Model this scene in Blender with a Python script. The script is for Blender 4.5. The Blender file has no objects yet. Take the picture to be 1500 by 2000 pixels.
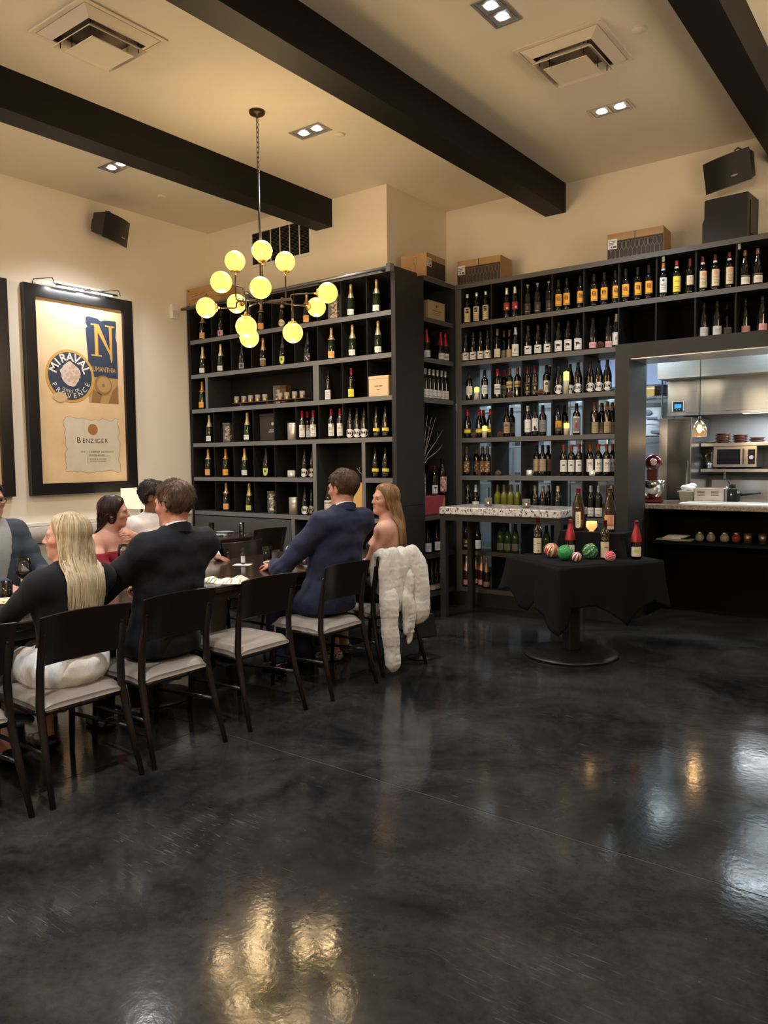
import bpy, bmesh, math, random
import numpy as np
from mathutils import Matrix, Vector
random.seed(7)
np.random.seed(7)
SC = bpy.context.scene
COL = SC.collection
PI = math.pi

# ------------------------------------------------------------------ camera
# room axes: +X runs right along the shelf walls, +Y runs away along the beams, Z up; metres
CAM_H = 1.55
cam_d = bpy.data.cameras.new('camera')
cam = bpy.data.objects.new('camera', cam_d)
COL.objects.link(cam)
yaw, pitch, roll = math.radians(-36.89233), math.radians(3.910525), math.radians(-0.645749)
fw = Vector((math.sin(yaw)*math.cos(pitch), math.cos(yaw)*math.cos(pitch), -math.sin(pitch)))
rt = Vector((math.cos(yaw), -math.sin(yaw), 0))
up = rt.cross(fw)
rt2 = rt*math.cos(roll)+up*math.sin(roll)
up2 = up*math.cos(roll)-rt*math.sin(roll)
M = Matrix((rt2, up2, -fw)).transposed().to_4x4()
M.translation = (0, 0, CAM_H)
cam.matrix_world = M
cam_d.sensor_fit = 'HORIZONTAL'
cam_d.sensor_width = 36
cam_d.lens = 36*1495.566/1500
cam_d.clip_start = 0.05
SC.camera = cam

# ------------------------------------------------------------------ view, world
SC.view_settings.view_transform = 'Standard'
SC.view_settings.look = 'None'
SC.view_settings.gamma = 1
SC.view_settings.use_curve_mapping = False
SC.view_settings.exposure = 0.0
SC.cycles.use_denoising = True
SC.cycles.max_bounces = 8
SC.cycles.diffuse_bounces = 4
SC.cycles.glossy_bounces = 4
SC.cycles.transmission_bounces = 6
SC.cycles.transparent_max_bounces = 12
SC.cycles.sample_clamp_indirect = 4
SC.cycles.caustics_reflective = False
SC.cycles.caustics_refractive = False
world = bpy.data.worlds.new('world')
SC.world = world
world.use_nodes = True
world.node_tree.nodes['Background'].inputs[0].default_value = (0.02, 0.018, 0.015, 1)
world.node_tree.nodes['Background'].inputs[1].default_value = 1.0

# lamp powers, all in one place (the lamps themselves sit in their fixtures further down)
COOL = (0.93, 0.96, 1.0)
WARM = (1.0, 0.77, 0.54)
P_DOWN = 190      # each recessed ceiling fixture over the dining side
P_DOWN2 = 120     # each recessed ceiling fixture over the open floor
P_CHAND = 84      # the globe chandelier over the table
P_CHAND2 = 250    # each globe chandelier added out of view to light the room
P_KITCHEN = 26    # each kitchen ceiling panel
P_PICTURE = 8.0   # each picture light

# ------------------------------------------------------------------ helpers
def at_mat():
    pass

MATS = {}
def mat(name, col=(0.5, 0.5, 0.5), rough=0.5, metal=0.0, spec=0.5, emit=None, estr=1.0, trans=0.0, ior=1.45, coat=0.0, alpha=1.0, sheen=0.0, sss=0.0, noise=None, bump=None, vcol=False):
    """noise=(scale, second colour, amount[, stretch]) mottles the colour; bump=(scale, strength)"""
    if name in MATS:
        return MATS[name]
    m = bpy.data.materials.new(name)
    m.use_nodes = True
    nt = m.node_tree
    b = nt.nodes['Principled BSDF']
    b.inputs['Base Color'].default_value = (*col, 1)
    b.inputs['Roughness'].default_value = rough
    b.inputs['Metallic'].default_value = metal
    b.inputs['Specular IOR Level'].default_value = spec
    b.inputs['Transmission Weight'].default_value = trans
    b.inputs['IOR'].default_value = ior
    b.inputs['Coat Weight'].default_value = coat
    b.inputs['Coat Roughness'].default_value = 0.08
    b.inputs['Alpha'].default_value = alpha
    if sheen:
        b.inputs['Sheen Weight'].default_value = sheen
        b.inputs['Sheen Roughness'].default_value = 0.5
    if sss:
        b.inputs['Subsurface Weight'].default_value = sss
        b.inputs['Subsurface Radius'].default_value = (0.02, 0.008, 0.004)
        b.inputs['Subsurface Scale'].default_value = 0.3
    if emit:
        b.inputs['Emission Color'].default_value = (*emit, 1)
        b.inputs['Emission Strength'].default_value = estr
    tc = None
    if noise or bump:
        tc = nt.nodes.new('ShaderNodeTexCoord')
    if noise:
        sc_, c2, amt = noise[:3]
        st = noise[3] if len(noise) > 3 else (1, 1, 1)
        mp = nt.nodes.new('ShaderNodeMapping')
        mp.inputs['Scale'].default_value = st
        nt.links.new(tc.outputs['Object'], mp.inputs[0])
        n = nt.nodes.new('ShaderNodeTexNoise')
        n.inputs['Scale'].default_value = sc_
        n.inputs['Detail'].default_value = 5
        n.inputs['Roughness'].default_value = 0.6
        nt.links.new(mp.outputs[0], n.inputs['Vector'])
        r = nt.nodes.new('ShaderNodeValToRGB')
        r.color_ramp.elements[0].position = 0.5-amt/2
        r.color_ramp.elements[0].color = (*col, 1)
        r.color_ramp.elements[1].position = 0.5+amt/2
        r.color_ramp.elements[1].color = (*c2, 1)
        nt.links.new(n.outputs[0], r.inputs[0])
        nt.links.new(r.outputs[0], b.inputs['Base Color'])
    if vcol:
        a = nt.nodes.new('ShaderNodeVertexColor')
        a.layer_name = 'Col'
        nt.links.new(a.outputs[0], b.inputs['Base Color'])
    if bump:
        n2 = nt.nodes.new('ShaderNodeTexNoise')
        n2.inputs['Scale'].default_value = bump[0]
        n2.inputs['Detail'].default_value = 4
        nt.links.new(tc.outputs['Object'], n2.inputs['Vector'])
        bp = nt.nodes.new('ShaderNodeBump')
        bp.inputs['Strength'].default_value = bump[1]
        bp.inputs['Distance'].default_value = 0.01
        nt.links.new(n2.outputs[0], bp.inputs['Height'])
        nt.links.new(bp.outputs[0], b.inputs['Normal'])
    MATS[name] = m
    return m


def empty(name, loc=(0, 0, 0), rz=0.0, parent=None):
    o = bpy.data.objects.new(name, None)
    o.empty_display_size = 0.05
    COL.objects.link(o)
    o.location = loc
    o.rotation_euler = (0, 0, rz)
    o.parent = parent
    return o


def tag(o, label=None, cat=None, group=None, kind=None):
    if label:
        o['label'] = label
    if cat:
        o['category'] = cat
    if group:
        o['group'] = group
    if kind:
        o['kind'] = kind
    return o


class MB:
    """collects shapes into one mesh; each face carries a material slot"""
    def __init__(self):
        self.v, self.f, self.m, self.s = [], [], [], []
        self.cur = 0
        self.smooth = False

    def mat(self, i):
        self.cur = i
        return self

    def _add(self, vs, fs, smooth=None):
        o = len(self.v)
        self.v += [tuple(p) for p in vs]
        sm = self.smooth if smooth is None else smooth
        for f in fs:
            self.f.append([i+o for i in f])
            self.m.append(self.cur)
            self.s.append(sm)
        return self

    def box(self, x0, x1, y0, y1, z0, z1, bev=0.0):
        if bev > 0:
            b = min(bev, abs(x1-x0)*.45, abs(y1-y0)*.45, abs(z1-z0)*.45)
            vs = []
            for z, ins in ((z0, b), (z0+b, 0), (z1-b, 0), (z1, b)):
                xa, xb, ya, yb = x0+ins, x1-ins, y0+ins, y1-ins
                c = b
                vs += [(xa+c, ya, z), (xb-c, ya, z), (xb, ya+c, z), (xb, yb-c, z), (xb-c, yb, z), (xa+c, yb, z), (xa, yb-c, z), (xa, ya+c, z)]
            fs = [list(range(7, -1, -1)), list(range(24, 32))]
            for k in range(3):
                for i in range(8):
                    j = (i+1) % 8
                    fs.append([k*8+i, k*8+j, k*8+8+j, k*8+8+i])
            return self._add(vs, fs, False)
        vs = [(x0, y0, z0), (x1, y0, z0), (x1, y1, z0), (x0, y1, z0), (x0, y0, z1), (x1, y0, z1), (x1, y1, z1), (x0, y1, z1)]
        return self._add(vs, [(3, 2, 1, 0), (4, 5, 6, 7), (0, 1, 5, 4), (1, 2, 6, 5), (2, 3, 7, 6), (3, 0, 4, 7)], False)

    def hexa(self, p8):
        return self._add(p8, [(3, 2, 1, 0), (4, 5, 6, 7), (0, 1, 5, 4), (1, 2, 6, 5), (2, 3, 7, 6), (3, 0, 4, 7)], False)

    def lathe(self, prof, cx=0, cy=0, cz=0, n=20, cap=True, axis='z'):
        vs, fs = [], []
        for r, z in prof:
            for i in range(n):
                a = 2*PI*i/n
                p = (r*math.cos(a), r*math.sin(a), z)
                if axis == 'x':
                    p = (p[2], p[0], p[1])
                elif axis == 'y':
                    p = (p[1], p[2], p[0])
                vs.append((cx+p[0], cy+p[1], cz+p[2]))
        k = len(prof)
        for j in range(k-1):
            for i in range(n):
                i2 = (i+1) % n
                fs.append([j*n+i, j*n+i2, (j+1)*n+i2, (j+1)*n+i])
        self._add(vs, fs, True)
        if cap:
            o = len(self.v)-k*n
            self.f.append([o+i for i in range(n-1, -1, -1)])
            self.f.append([o+(k-1)*n+i for i in range(n)])
            self.m += [self.cur]*2
            self.s += [False]*2
        return self

    def tube(self, pts, r, n=8, cap=True):
        pts = [Vector(p) for p in pts]
        rs = r if isinstance(r, (list, tuple)) else [r]*len(pts)
        vs, fs = [], []
        prev = None
        for i, p in enumerate(pts):
            if i == 0:
                t = pts[1]-p
            elif i == len(pts)-1:
                t = p-pts[i-1]
            else:
                t = (pts[i+1]-p).normalized()+(p-pts[i-1]).normalized()
            if t.length < 1e-9:
                t = Vector((0, 0, 1))
            t.normalize()
            if prev is None:
                u = t.cross(Vector((0, 0, 1)) if abs(t.z) < .9 else Vector((1, 0, 0)))
            else:
                u = prev-t*prev.dot(t)
            u.normalize()
            prev = u
            w = t.cross(u)
            for k in range(n):
                a = 2*PI*k/n
                vs.append(p+(u*math.cos(a)+w*math.sin(a))*rs[i])
        for j in range(len(pts)-1):
            for k in range(n):
                k2 = (k+1) % n
                fs.append([j*n+k, j*n+k2, (j+1)*n+k2, (j+1)*n+k])
        if cap:
            fs.append(list(range(n-1, -1, -1)))
            fs.append([(len(pts)-1)*n+k for k in range(n)])
        return self._add(vs, fs, True)

    def ball(self, c, r, nu=16, nv=10):
        rx, ry, rz = r if isinstance(r, (list, tuple)) else (r, r, r)
        vs = [(c[0], c[1], c[2]-rz)]
        for j in range(1, nv):
            t = PI*j/nv
            for i in range(nu):
                a = 2*PI*i/nu
                vs.append((c[0]+rx*math.sin(t)*math.cos(a), c[1]+ry*math.sin(t)*math.sin(a), c[2]-rz*math.cos(t)))
        vs.append((c[0], c[1], c[2]+rz))
        fs = []
        for i in range(nu):
            fs.append([0, 1+(i+1) % nu, 1+i])
        for j in range(nv-2):
            for i in range(nu):
                a, b = 1+j*nu+i, 1+j*nu+(i+1) % nu
                fs.append([a, b, b+nu, a+nu])
        o = 1+(nv-2)*nu
        for i in range(nu):
            fs.append([o+i, o+(i+1) % nu, len(vs)-1])
        return self._add(vs, fs, True)

    def prism(self, poly, fn, d0, d1):
        """poly: 2-d outline (counter-clockwise); fn(u, v, d) -> xyz"""
        n = len(poly)
        vs = [fn(u, v, d0) for u, v in poly]+[fn(u, v, d1) for u, v in poly]
        fs = [list(range(n-1, -1, -1)), list(range(n, 2*n))]
        for i in range(n):
            j = (i+1) % n
            fs.append([i, j, n+j, n+i])
        return self._add(vs, fs, False)

    def quad(self, a, b, c, d):
        return self._add([a, b, c, d], [(0, 1, 2, 3)], False)

    def grid(self, fn, nu, nv, smooth=True, closed=False):
        vs = [fn(i/nu, j/nv) for j in range(nv+1) for i in range(nu+1)]
        fs = []
        for j in range(nv):
            for i in range(nu):
                a = j*(nu+1)+i
                fs.append([a, a+1, a+nu+2, a+nu+1])
        return self._add(vs, fs, smooth)

    def mesh(self, name, mats):
        me = bpy.data.meshes.new(name)
        me.from_pydata(self.v, [], self.f)
        mats = mats if isinstance(mats, (list, tuple)) else [mats]
        for m in mats:
            me.materials.append(m)
        me.polygons.foreach_set('material_index', self.m)
        me.polygons.foreach_set('use_smooth', self.s)
        me.update()
        return me

    def build(self, name, mats, parent=None, loc=None):
        o = bpy.data.objects.new(name, self.mesh(name, mats))
        COL.objects.link(o)
        if parent:
            o.parent = parent
        if loc:
            o.location = loc
        return o


def link_mesh(name, me, parent=None, loc=(0, 0, 0), rot=(0, 0, 0), scale=None):
    o = bpy.data.objects.new(name, me)
    COL.objects.link(o)
    o.parent = parent
    o.location = loc
    o.rotation_euler = rot
    if scale:
        o.scale = scale
    return o


def copy_tree(o, parent=None):
    c = o.copy()
    COL.objects.link(c)
    c.parent = parent
    for ch in list(o.children):
        copy_tree(ch, c)
    return c


def struct(name, mb, m, parent=None):
    o = mb.build(name, m, parent)
    if parent is None:
        o['kind'] = 'structure'
    return o


TXT = {}
def text_mesh(s, size=1.0, depth=0.0, align='CENTER', spacing=1.0, shear=0.0, offset=0.0):
    """vertices and faces of a line of lettering, in the XY plane, centred on its box"""
    key = (s, size, depth, align, spacing, shear, offset)
    if key in TXT:
        return TXT[key]
    cu = bpy.data.curves.new('lettering', 'FONT')
    cu.body = s
    cu.size = size
    cu.align_x = align
    cu.align_y = 'CENTER'
    cu.extrude = depth
    cu.space_character = spacing
    cu.shear = shear
    cu.offset = offset
    cu.resolution_u = 3
    ob = bpy.data.objects.new('lettering', cu)
    COL.objects.link(ob)
    dg = bpy.context.evaluated_depsgraph_get()
    me = bpy.data.meshes.new_from_object(ob.evaluated_get(dg))
    vs = [tuple(v.co) for v in me.vertices]
    fs = [list(p.vertices) for p in me.polygons]
    bpy.data.objects.remove(ob)
    bpy.data.curves.remove(cu)
    bpy.data.meshes.remove(me)
    TXT[key] = (vs, fs)
    return vs, fs


def add_text(mb, s, size, fn, **k):
    vs, fs = text_mesh(s, size, **k)
    mb._add([fn(x, y) for x, y, z in vs], fs, False)


# ------------------------------------------------------------------ materials
paint = mat('cream_paint', (0.80, 0.73, 0.62), 0.75, spec=0.25, bump=(160, 0.05))
ceil_m = mat('ceiling_paint', (0.80, 0.74, 0.64), 0.8, spec=0.2, bump=(120, 0.04))
beam_m = mat('dark_beam', (0.0040, 0.0032, 0.0027), 0.55, spec=0.25, noise=(30, (0.0058, 0.0047, 0.0039), 0.4, (1, .1, 1)))
unit_m = mat('grey_laminate', (0.027, 0.0268, 0.0268), 0.45, spec=0.3, noise=(14, (0.032, 0.0315, 0.031), 0.5))
edge_m = mat('lit_edge_grey', (0.15, 0.15, 0.152), 0.45, spec=0.35)  # lightened to carry the downlight that falls on the front edges
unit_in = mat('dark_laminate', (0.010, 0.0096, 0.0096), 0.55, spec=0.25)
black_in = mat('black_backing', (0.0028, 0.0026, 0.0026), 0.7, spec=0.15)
steel_m = mat('brushed_steel', (0.62, 0.63, 0.63), 0.28, metal=1.0, noise=(4, (0.52, 0.53, 0.54), 0.5, (1, 1, 40)))
chrome_m = mat('chrome', (0.8, 0.8, 0.8), 0.12, metal=1.0)
brass_m = mat('antique_brass', (0.45, 0.27, 0.10), 0.3, metal=1.0)
bronze_m = mat('dark_bronze', (0.045, 0.034, 0.026), 0.4, metal=0.8)
black_m = mat('black_paint', (0.012, 0.012, 0.012), 0.4, spec=0.4)
plastic_black = mat('black_plastic', (0.016, 0.016, 0.017), 0.45, spec=0.4)
white_m = mat('white_enamel', (0.80, 0.78, 0.74), 0.4)
vent_m = mat('vent_enamel', (0.74, 0.66, 0.55), 0.5)
wood_dark = mat('dark_walnut', (0.022, 0.013, 0.009), 0.32, spec=0.5, noise=(5, (0.040, 0.023, 0.015), 0.6, (14, 1, 1)))
def clear_glass_material():
    m = bpy.data.materials.new('clear_glass')
    m.use_nodes = True
    nt = m.node_tree
    nt.nodes.remove(nt.nodes['Principled BSDF'])
    out = nt.nodes['Material Output']
    tr = nt.nodes.new('ShaderNodeBsdfTransparent')
    tr.inputs[0].default_value = (.93, .96, .96, 1)
    gl = nt.nodes.new('ShaderNodeBsdfGlossy')
    gl.inputs['Roughness'].default_value = .03
    lw = nt.nodes.new('ShaderNodeFresnel')
    lw.inputs[0].default_value = 1.6
    mx = nt.nodes.new('ShaderNodeMixShader')
    nt.links.new(lw.outputs[0], mx.inputs[0])
    nt.links.new(tr.outputs[0], mx.inputs[1])
    nt.links.new(gl.outputs[0], mx.inputs[2])
    nt.links.new(mx.outputs[0], out.inputs[0])
    MATS['clear_glass'] = m
    return m


glass_clear = clear_glass_material()
porcelain = mat('white_porcelain', (0.75, 0.76, 0.75), 0.2)
card_m = mat('brown_card', (0.42, 0.27, 0.14), 0.8, spec=0.2, noise=(25, (0.46, 0.30, 0.16), 0.5))
card_dark = mat('printed_dark_card', (0.030, 0.020, 0.014), 0.6)
print_white = mat('white_print', (0.72, 0.71, 0.70), 0.6)
print_black = mat('black_print', (0.015, 0.015, 0.018), 0.6)
# ------------------------------------------------------------------ room shell
XL, XR, YN, CZ = -7.33, 4.6, -4.6, 4.285
YA, YWA = 5.92, 6.29         # front of the champagne shelf, wall above it
YB, YWB = 7.0, 7.40          # front of the wine wall, wall above it
XC = -4.286                  # face of the corner shelf between the two
XJ = -4.645                  # wall jog
YK = 9.9                     # kitchen back wall

# floor: polished concrete slabs with sawn joints between them
def floor_material():
    m = bpy.data.materials.new('polished_concrete')
    m.use_nodes = True
    nt = m.node_tree
    b = nt.nodes['Principled BSDF']
    tc = nt.nodes.new('ShaderNodeNewGeometry')
    def noise(scale, detail, rough, dist=0.0, vec=None):
        n = nt.nodes.new('ShaderNodeTexNoise')
        n.inputs['Scale'].default_value = scale
        n.inputs['Detail'].default_value = detail
        n.inputs['Roughness'].default_value = rough
        n.inputs['Distortion'].default_value = dist
        nt.links.new(vec or tc.outputs['Position'], n.inputs['Vector'])
        return n
    def ramp(src, a, b_, ca, cb):
        r = nt.nodes.new('ShaderNodeValToRGB')
        r.color_ramp.elements[0].position = a
        r.color_ramp.elements[0].color = ca
        r.color_ramp.elements[1].position = b_
        r.color_ramp.elements[1].color = cb
        nt.links.new(src, r.inputs[0])
        return r
    def mix(kind, fac, a, b_):
        x = nt.nodes.new('ShaderNodeMix')
        x.data_type = 'RGBA'
        x.blend_type = kind
        x.clamp_result = False
        if isinstance(fac, float):
            x.inputs[0].default_value = fac
        else:
            nt.links.new(fac, x.inputs[0])
        nt.links.new(a, x.inputs[6])
        if isinstance(b_, tuple):
            x.inputs[7].default_value = b_
        else:
            nt.links.new(b_, x.inputs[7])
        return x.outputs[2]
    big = noise(1.3, 8, 0.68, 0.5)
    c = ramp(big.outputs[0], 0.36, 0.66, (0.0066, 0.0071, 0.0080, 1), (0.038, 0.037, 0.0365, 1)).outputs[0]
    fine = noise(26, 6, 0.7)
    c = mix('MULTIPLY', 0.6, c, ramp(fine.outputs[0], 0.3, 0.72, (0.5, 0.5, 0.5, 1), (1.5, 1.48, 1.45, 1)).outputs[0])
    # scuffs: thin light streaks in several directions
    rnd = noise(2.2, 2, 0.5)
    msk = ramp(noise(1.7, 4, .6).outputs[0], 0.5, 0.66, (0, 0, 0, 1), (1, 1, 1, 1))
    for i, (rz, sc) in enumerate(((0.5, (5, 60, 1)), (-0.6, (6, 75, 1)), (1.3, (5.5, 66, 1)))):
        mp = nt.nodes.new('ShaderNodeMapping')
        mp.inputs['Rotation'].default_value = (0, 0, rz)
        mp.inputs['Scale'].default_value = sc
        mp.inputs['Location'].default_value = (i*3.1, i*1.7, 0)
        nt.links.new(tc.outputs['Position'], mp.inputs[0])
        n = noise(1.6, 3, 0.5, 0.6, mp.outputs[0])
        r = ramp(n.outputs[0], 0.64, 0.72, (0, 0, 0, 1), (1, 1, 1, 1))
        f = nt.nodes.new('ShaderNodeMath')
        f.operation = 'MULTIPLY'
        nt.links.new(r.outputs[0], f.inputs[0])
        nt.links.new(msk.outputs[0], f.inputs[1])
        f2 = nt.nodes.new('ShaderNodeMath')
        f2.operation = 'MULTIPLY'
        f2.inputs[1].default_value = 0.5
        nt.links.new(f.outputs[0], f2.inputs[0])
        c = mix('MIX', f2.outputs[0], c, (0.15, 0.15, 0.15, 1))
    spk = nt.nodes.new('ShaderNodeTexVoronoi')
    spk.inputs['Scale'].default_value = 9
    nt.links.new(tc.outputs['Position'], spk.inputs['Vector'])
    c = mix('MIX', ramp(spk.outputs['Distance'], 0.02, 0.035, (0.8, 0.8, 0.8, 1), (0, 0, 0, 1)).outputs[0], c, (0.10, 0.10, 0.1, 1))
    nt.links.new(c, b.inputs['Base Color'])
    rr = ramp(noise(5, 5, 0.65).outputs[0], 0.3, 0.75, (0.07, 0.07, 0.07, 1), (0.17, 0.17, 0.17, 1))
    nt.links.new(rr.outputs[0], b.inputs['Roughness'])
    b.inputs['Specular IOR Level'].default_value = 0.5
    b.inputs['IOR'].default_value = 1.33
    bp = nt.nodes.new('ShaderNodeBump')
    bp.inputs['Strength'].default_value = 0.10
    bp.inputs['Distance'].default_value = 0.004
    bn = noise(34, 3, 0.55)
    nt.links.new(bn.outputs[0], bp.inputs['Height'])
    nt.links.new(bp.outputs[0], b.inputs['Normal'])
    return m


concrete = floor_material()
joint_m = mat('joint_filler', (0.24, 0.24, 0.235), 0.7)
floor = struct('floor', MB().box(XL-.3, XR+.3, YN-.3, YK+.3, -0.2, -0.0030), joint_m)
xs = [XL-.2, -3.47, XR+.2]
ys = [YN-.2, -2.73, 0.07, 2.87, 5.67, 7.50, YK+.2]
G = 0.0035
for i in range(len(xs)-1):
    for j in range(len(ys)-1):
        s = MB()
        s.box(xs[i]+(G if i else 0), xs[i+1]-(G if i < len(xs)-2 else 0), ys[j]+(G if j else 0), ys[j+1]-G, -0.06, 0.0)
        s.build('slab', concrete, floor)

ceiling = struct('ceiling', MB().box(XL-.3, XR+.3, YN-.3, YWB+.3, CZ, CZ+0.2), ceil_m)
wall_left = struct('wall_left', MB().box(XL-.2, XL, YN-.3, YWA+.2, 0, CZ), paint)
w = MB()
w.box(XL-.2, XJ, YWA, YWA+.2, 0, CZ)
struct('wall_back_left', w, paint)
struct('wall_jog', MB().box(XJ-.2, XJ, YWA+.2, YWB, 0, CZ), paint)
w = MB()
w.box(XJ-.2, XR+.3, YWB, YWB+.15, 2.52, CZ)           # wall above the wine wall and the pass
struct('wall_back_right', w, paint)
struct('wall_right', MB().box(XR, XR+.2, YN-.3, YWB+.2, 0, CZ), paint)
struct('wall_near', MB().box(XL-.2, XR+.2, YN-.2, YN, 0, CZ), paint)

# ceiling beams
for i, (x0, x1) in enumerate(((-5.585, -5.36), (-3.455, -3.235), (-1.335, -1.115), (0.79, 1.01), (2.91, 3.13))):
    yend = YWA if x1 < XJ else YWB
    b = struct('trim_%d' % (i+1), MB().box(x0, x1, YN, yend, 4.0, CZ), beam_m)
    b['label'] = 'dark stained ceiling beam'

# wainscot ledge along the left wall, above the banquette
led = MB()
led.box(XL, XL+.05, YN, YA-.02, 0.93, 0.965, .004)
led.box(XL, XL+.02, YN, YA-.02, 0.10, 0.93)
struct('trim_6', led, mat('ledge_paint', (0.70, 0.68, 0.64), 0.5))
struct('baseboard_left', MB().box(XL, XL+.018, YN, YA-.02, 0, 0.10), black_m)

# ------------------------------------------------------------------ ceiling fixtures
lamp_glow = mat('led_lens', (1, 1, 1), 0.4, emit=(0.90, 0.95, 1.0), estr=22)
refl_m = mat('fixture_reflector', (0.75, 0.76, 0.78), 0.25, metal=0.9)
fix_in = mat('fixture_well', (0.10, 0.10, 0.11), 0.5)

def downlight(x, y, rz, label, power, lamp=True, group=None):
    t = empty('recessed_light', (x, y, CZ), rz)
    tag(t, label, 'ceiling light', group)
    f = MB()
    a, b = 0.165, 0.092
    for p in ((-a, a, -b, -b+.016), (-a, a, b-.016, b), (-a, -a+.016, -b+.016, b-.016), (a-.016, a, -b+.016, b-.016)):
        f.box(p[0], p[1], p[2], p[3], -.006, -.0005)
    f.build('trim_frame', refl_m, t)
    for s in (-1, 1):
        h = MB()
        # square reflector cone seen just below the ceiling plane
        c = s*0.073
        h._add([(c-.07, -.07, -.004), (c+.07, -.07, -.004), (c+.07, .07, -.004), (c-.07, .07, -.004),
                (c-.042, -.042, -.0012), (c+.042, -.042, -.0012), (c+.042, .042, -.0012), (c-.042, .042, -.0012)],
               [(0, 1, 5, 4), (1, 2, 6, 5), (2, 3, 7, 6), (3, 0, 4, 7)])
        h.build('reflector', refl_m, t)
        l = MB()
        l.lathe([(0.001, -.0075), (0.030, -.0062), (0.040, -.0015)], c, 0, 0, n=18, cap=False)
        l.build('lamp_lens', lamp_glow, t)
    if lamp:
        d = bpy.data.lights.new('downlight', 'SPOT')
        d.energy = power
        d.color = COOL
        d.spot_size = math.radians(118)
        d.spot_blend = 0.8
        d.shadow_soft_size = 0.06
        lo = bpy.data.objects.new('lamp', d)
        COL.objects.link(lo)
        lo.parent = t
        lo.location = (0, 0, -0.03)
    return t


downlight(-2.357, 4.349, PI/2*1.0, 'square twin recessed ceiling light at the top edge, left of the right vent', P_DOWN2*.6)
downlight(-2.284, 6.079, 0, 'twin recessed ceiling light between the right vent and the wine wall', P_DOWN2*1.4)
downlight(-4.409, 4.911, 0, 'twin recessed ceiling light right of the chandelier canopy', P_DOWN)
downlight(-6.318, 4.357, 0, 'twin recessed ceiling light half hidden by the left beam', P_DOWN)
OFF = 'twin recessed ceiling light in the part of the room nearer than the view'
for x, y in ((-6.3, 1.6), (-4.41, 2.35), (-2.357, 1.6), (-0.25, 4.6), (-0.25, 2.0), (-4.41, -0.6), (-2.357, -0.8), (-0.25, -0.6), (1.9, 1.6), (1.9, 4.4), (-6.3, -1.0)):
    downlight(x, y, 0, OFF, P_DOWN if x < -4 else (P_DOWN*1.5 if x < -2 else P_DOWN2*.2), True, 'recessed lights out of view')


def vent(x, y, label):
    t = empty('ceiling_vent', (x, y, CZ))
    tag(t, label, 'vent')
    h = 0.305
    f = MB()
    for p in ((-h, h, -h, -h+.03), (-h, h, h-.03, h), (-h, -h+.03, -h+.03, h-.03), (h-.03, h, -h+.03, h-.03)):
        f.box(p[0], p[1], p[2], p[3], -.012, -.0005)
    f.build('vent_frame', vent_m, t)
    mb = MB()
    mb.box(-h+.03, h-.03, -h+.03, h-.03, -.004, -.001)
    mb.build('dark_throat', mat('vent_throat', (0.20, 0.17, 0.14), .8), t)
    def cone(name, o, i, z0, z1):
        c = MB()
        v = []
        for r, z in ((o, z0), (o, z0-.006), (i, z1-.006), (i, z1)):
            v += [(-r, -r, z), (r, -r, z), (r, r, z), (-r, r, z)]
        fs = []
        for k in range(4):
            for a in range(4):
                b = (a+1) % 4
                fs.append([k*4+a, k*4+b, ((k+1) % 4)*4+b, ((k+1) % 4)*4+a])
        c._add(v, fs)
        return c.build(name, vent_m, t)
    cone('outer_vane', h-.035, h-.10, -.006, -.045)
    cone('middle_vane', 0.205, 0.15, -.085, -.035)
    c = MB()
    v = [(-.15, -.15, -.118), (.15, -.15, -.118), (.15, .15, -.118), (-.15, .15, -.118), (-.055, -.055, -.098), (.055, -.055, -.098), (.055, .055, -.098), (-.055, .055, -.098),
         (-.15, -.15, -.112), (.15, -.15, -.112), (.15, .15, -.112), (-.15, .15, -.112)]
    c._add(v, [(0, 1, 5, 4), (1, 2, 6, 5), (2, 3, 7, 6), (3, 0, 4, 7), (4, 5, 6, 7), (8, 11, 10, 9), (0, 8, 9, 1), (1, 9, 10, 2), (2, 10, 11, 3), (3, 11, 8, 0)])
    c.build('centre_plate', vent_m, t)
    for sx, sy in ((1, 1), (-1, 1), (1, -1), (-1, -1)):
        r = MB()
        r.tube([(sx*.17, sy*.17, -.004), (sx*.17, sy*.17, -.095)], .004, 6)
        r.tube([(sx*.12, sy*.12, -.004), (sx*.12, sy*.12, -.11)], .003, 6)
        r.build('hanger', bronze_m, t)


vent(-4.50, 3.01, 'cream square ceiling vent above the dining table, top left')
vent(-2.185, 5.115, 'cream square ceiling vent at top right, over the round-based table')

for (x, y), lb in zip(((-1.734, 5.085), (-4.258, 5.108), (-6.666, 5.119)),
                      ('white sprinkler cap on the ceiling right of the right vent', 'white sprinkler cap beside the light near the chandelier', 'white sprinkler cap on the ceiling left of the left beam')):
    m = MB()
    m.lathe([(0.040, 0.0), (0.043, -.004), (0.043, -.008), (0.036, -.013), (0.001, -.014)], n=24, cap=False)
    m.lathe([(0.050, -.0005), (0.050, -.003), (0.043, -.003)], n=24, cap=False)
    tag(m.build('sprinkler_cap', ceil_m, None, (x, y, CZ)), lb, 'sprinkler')

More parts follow.
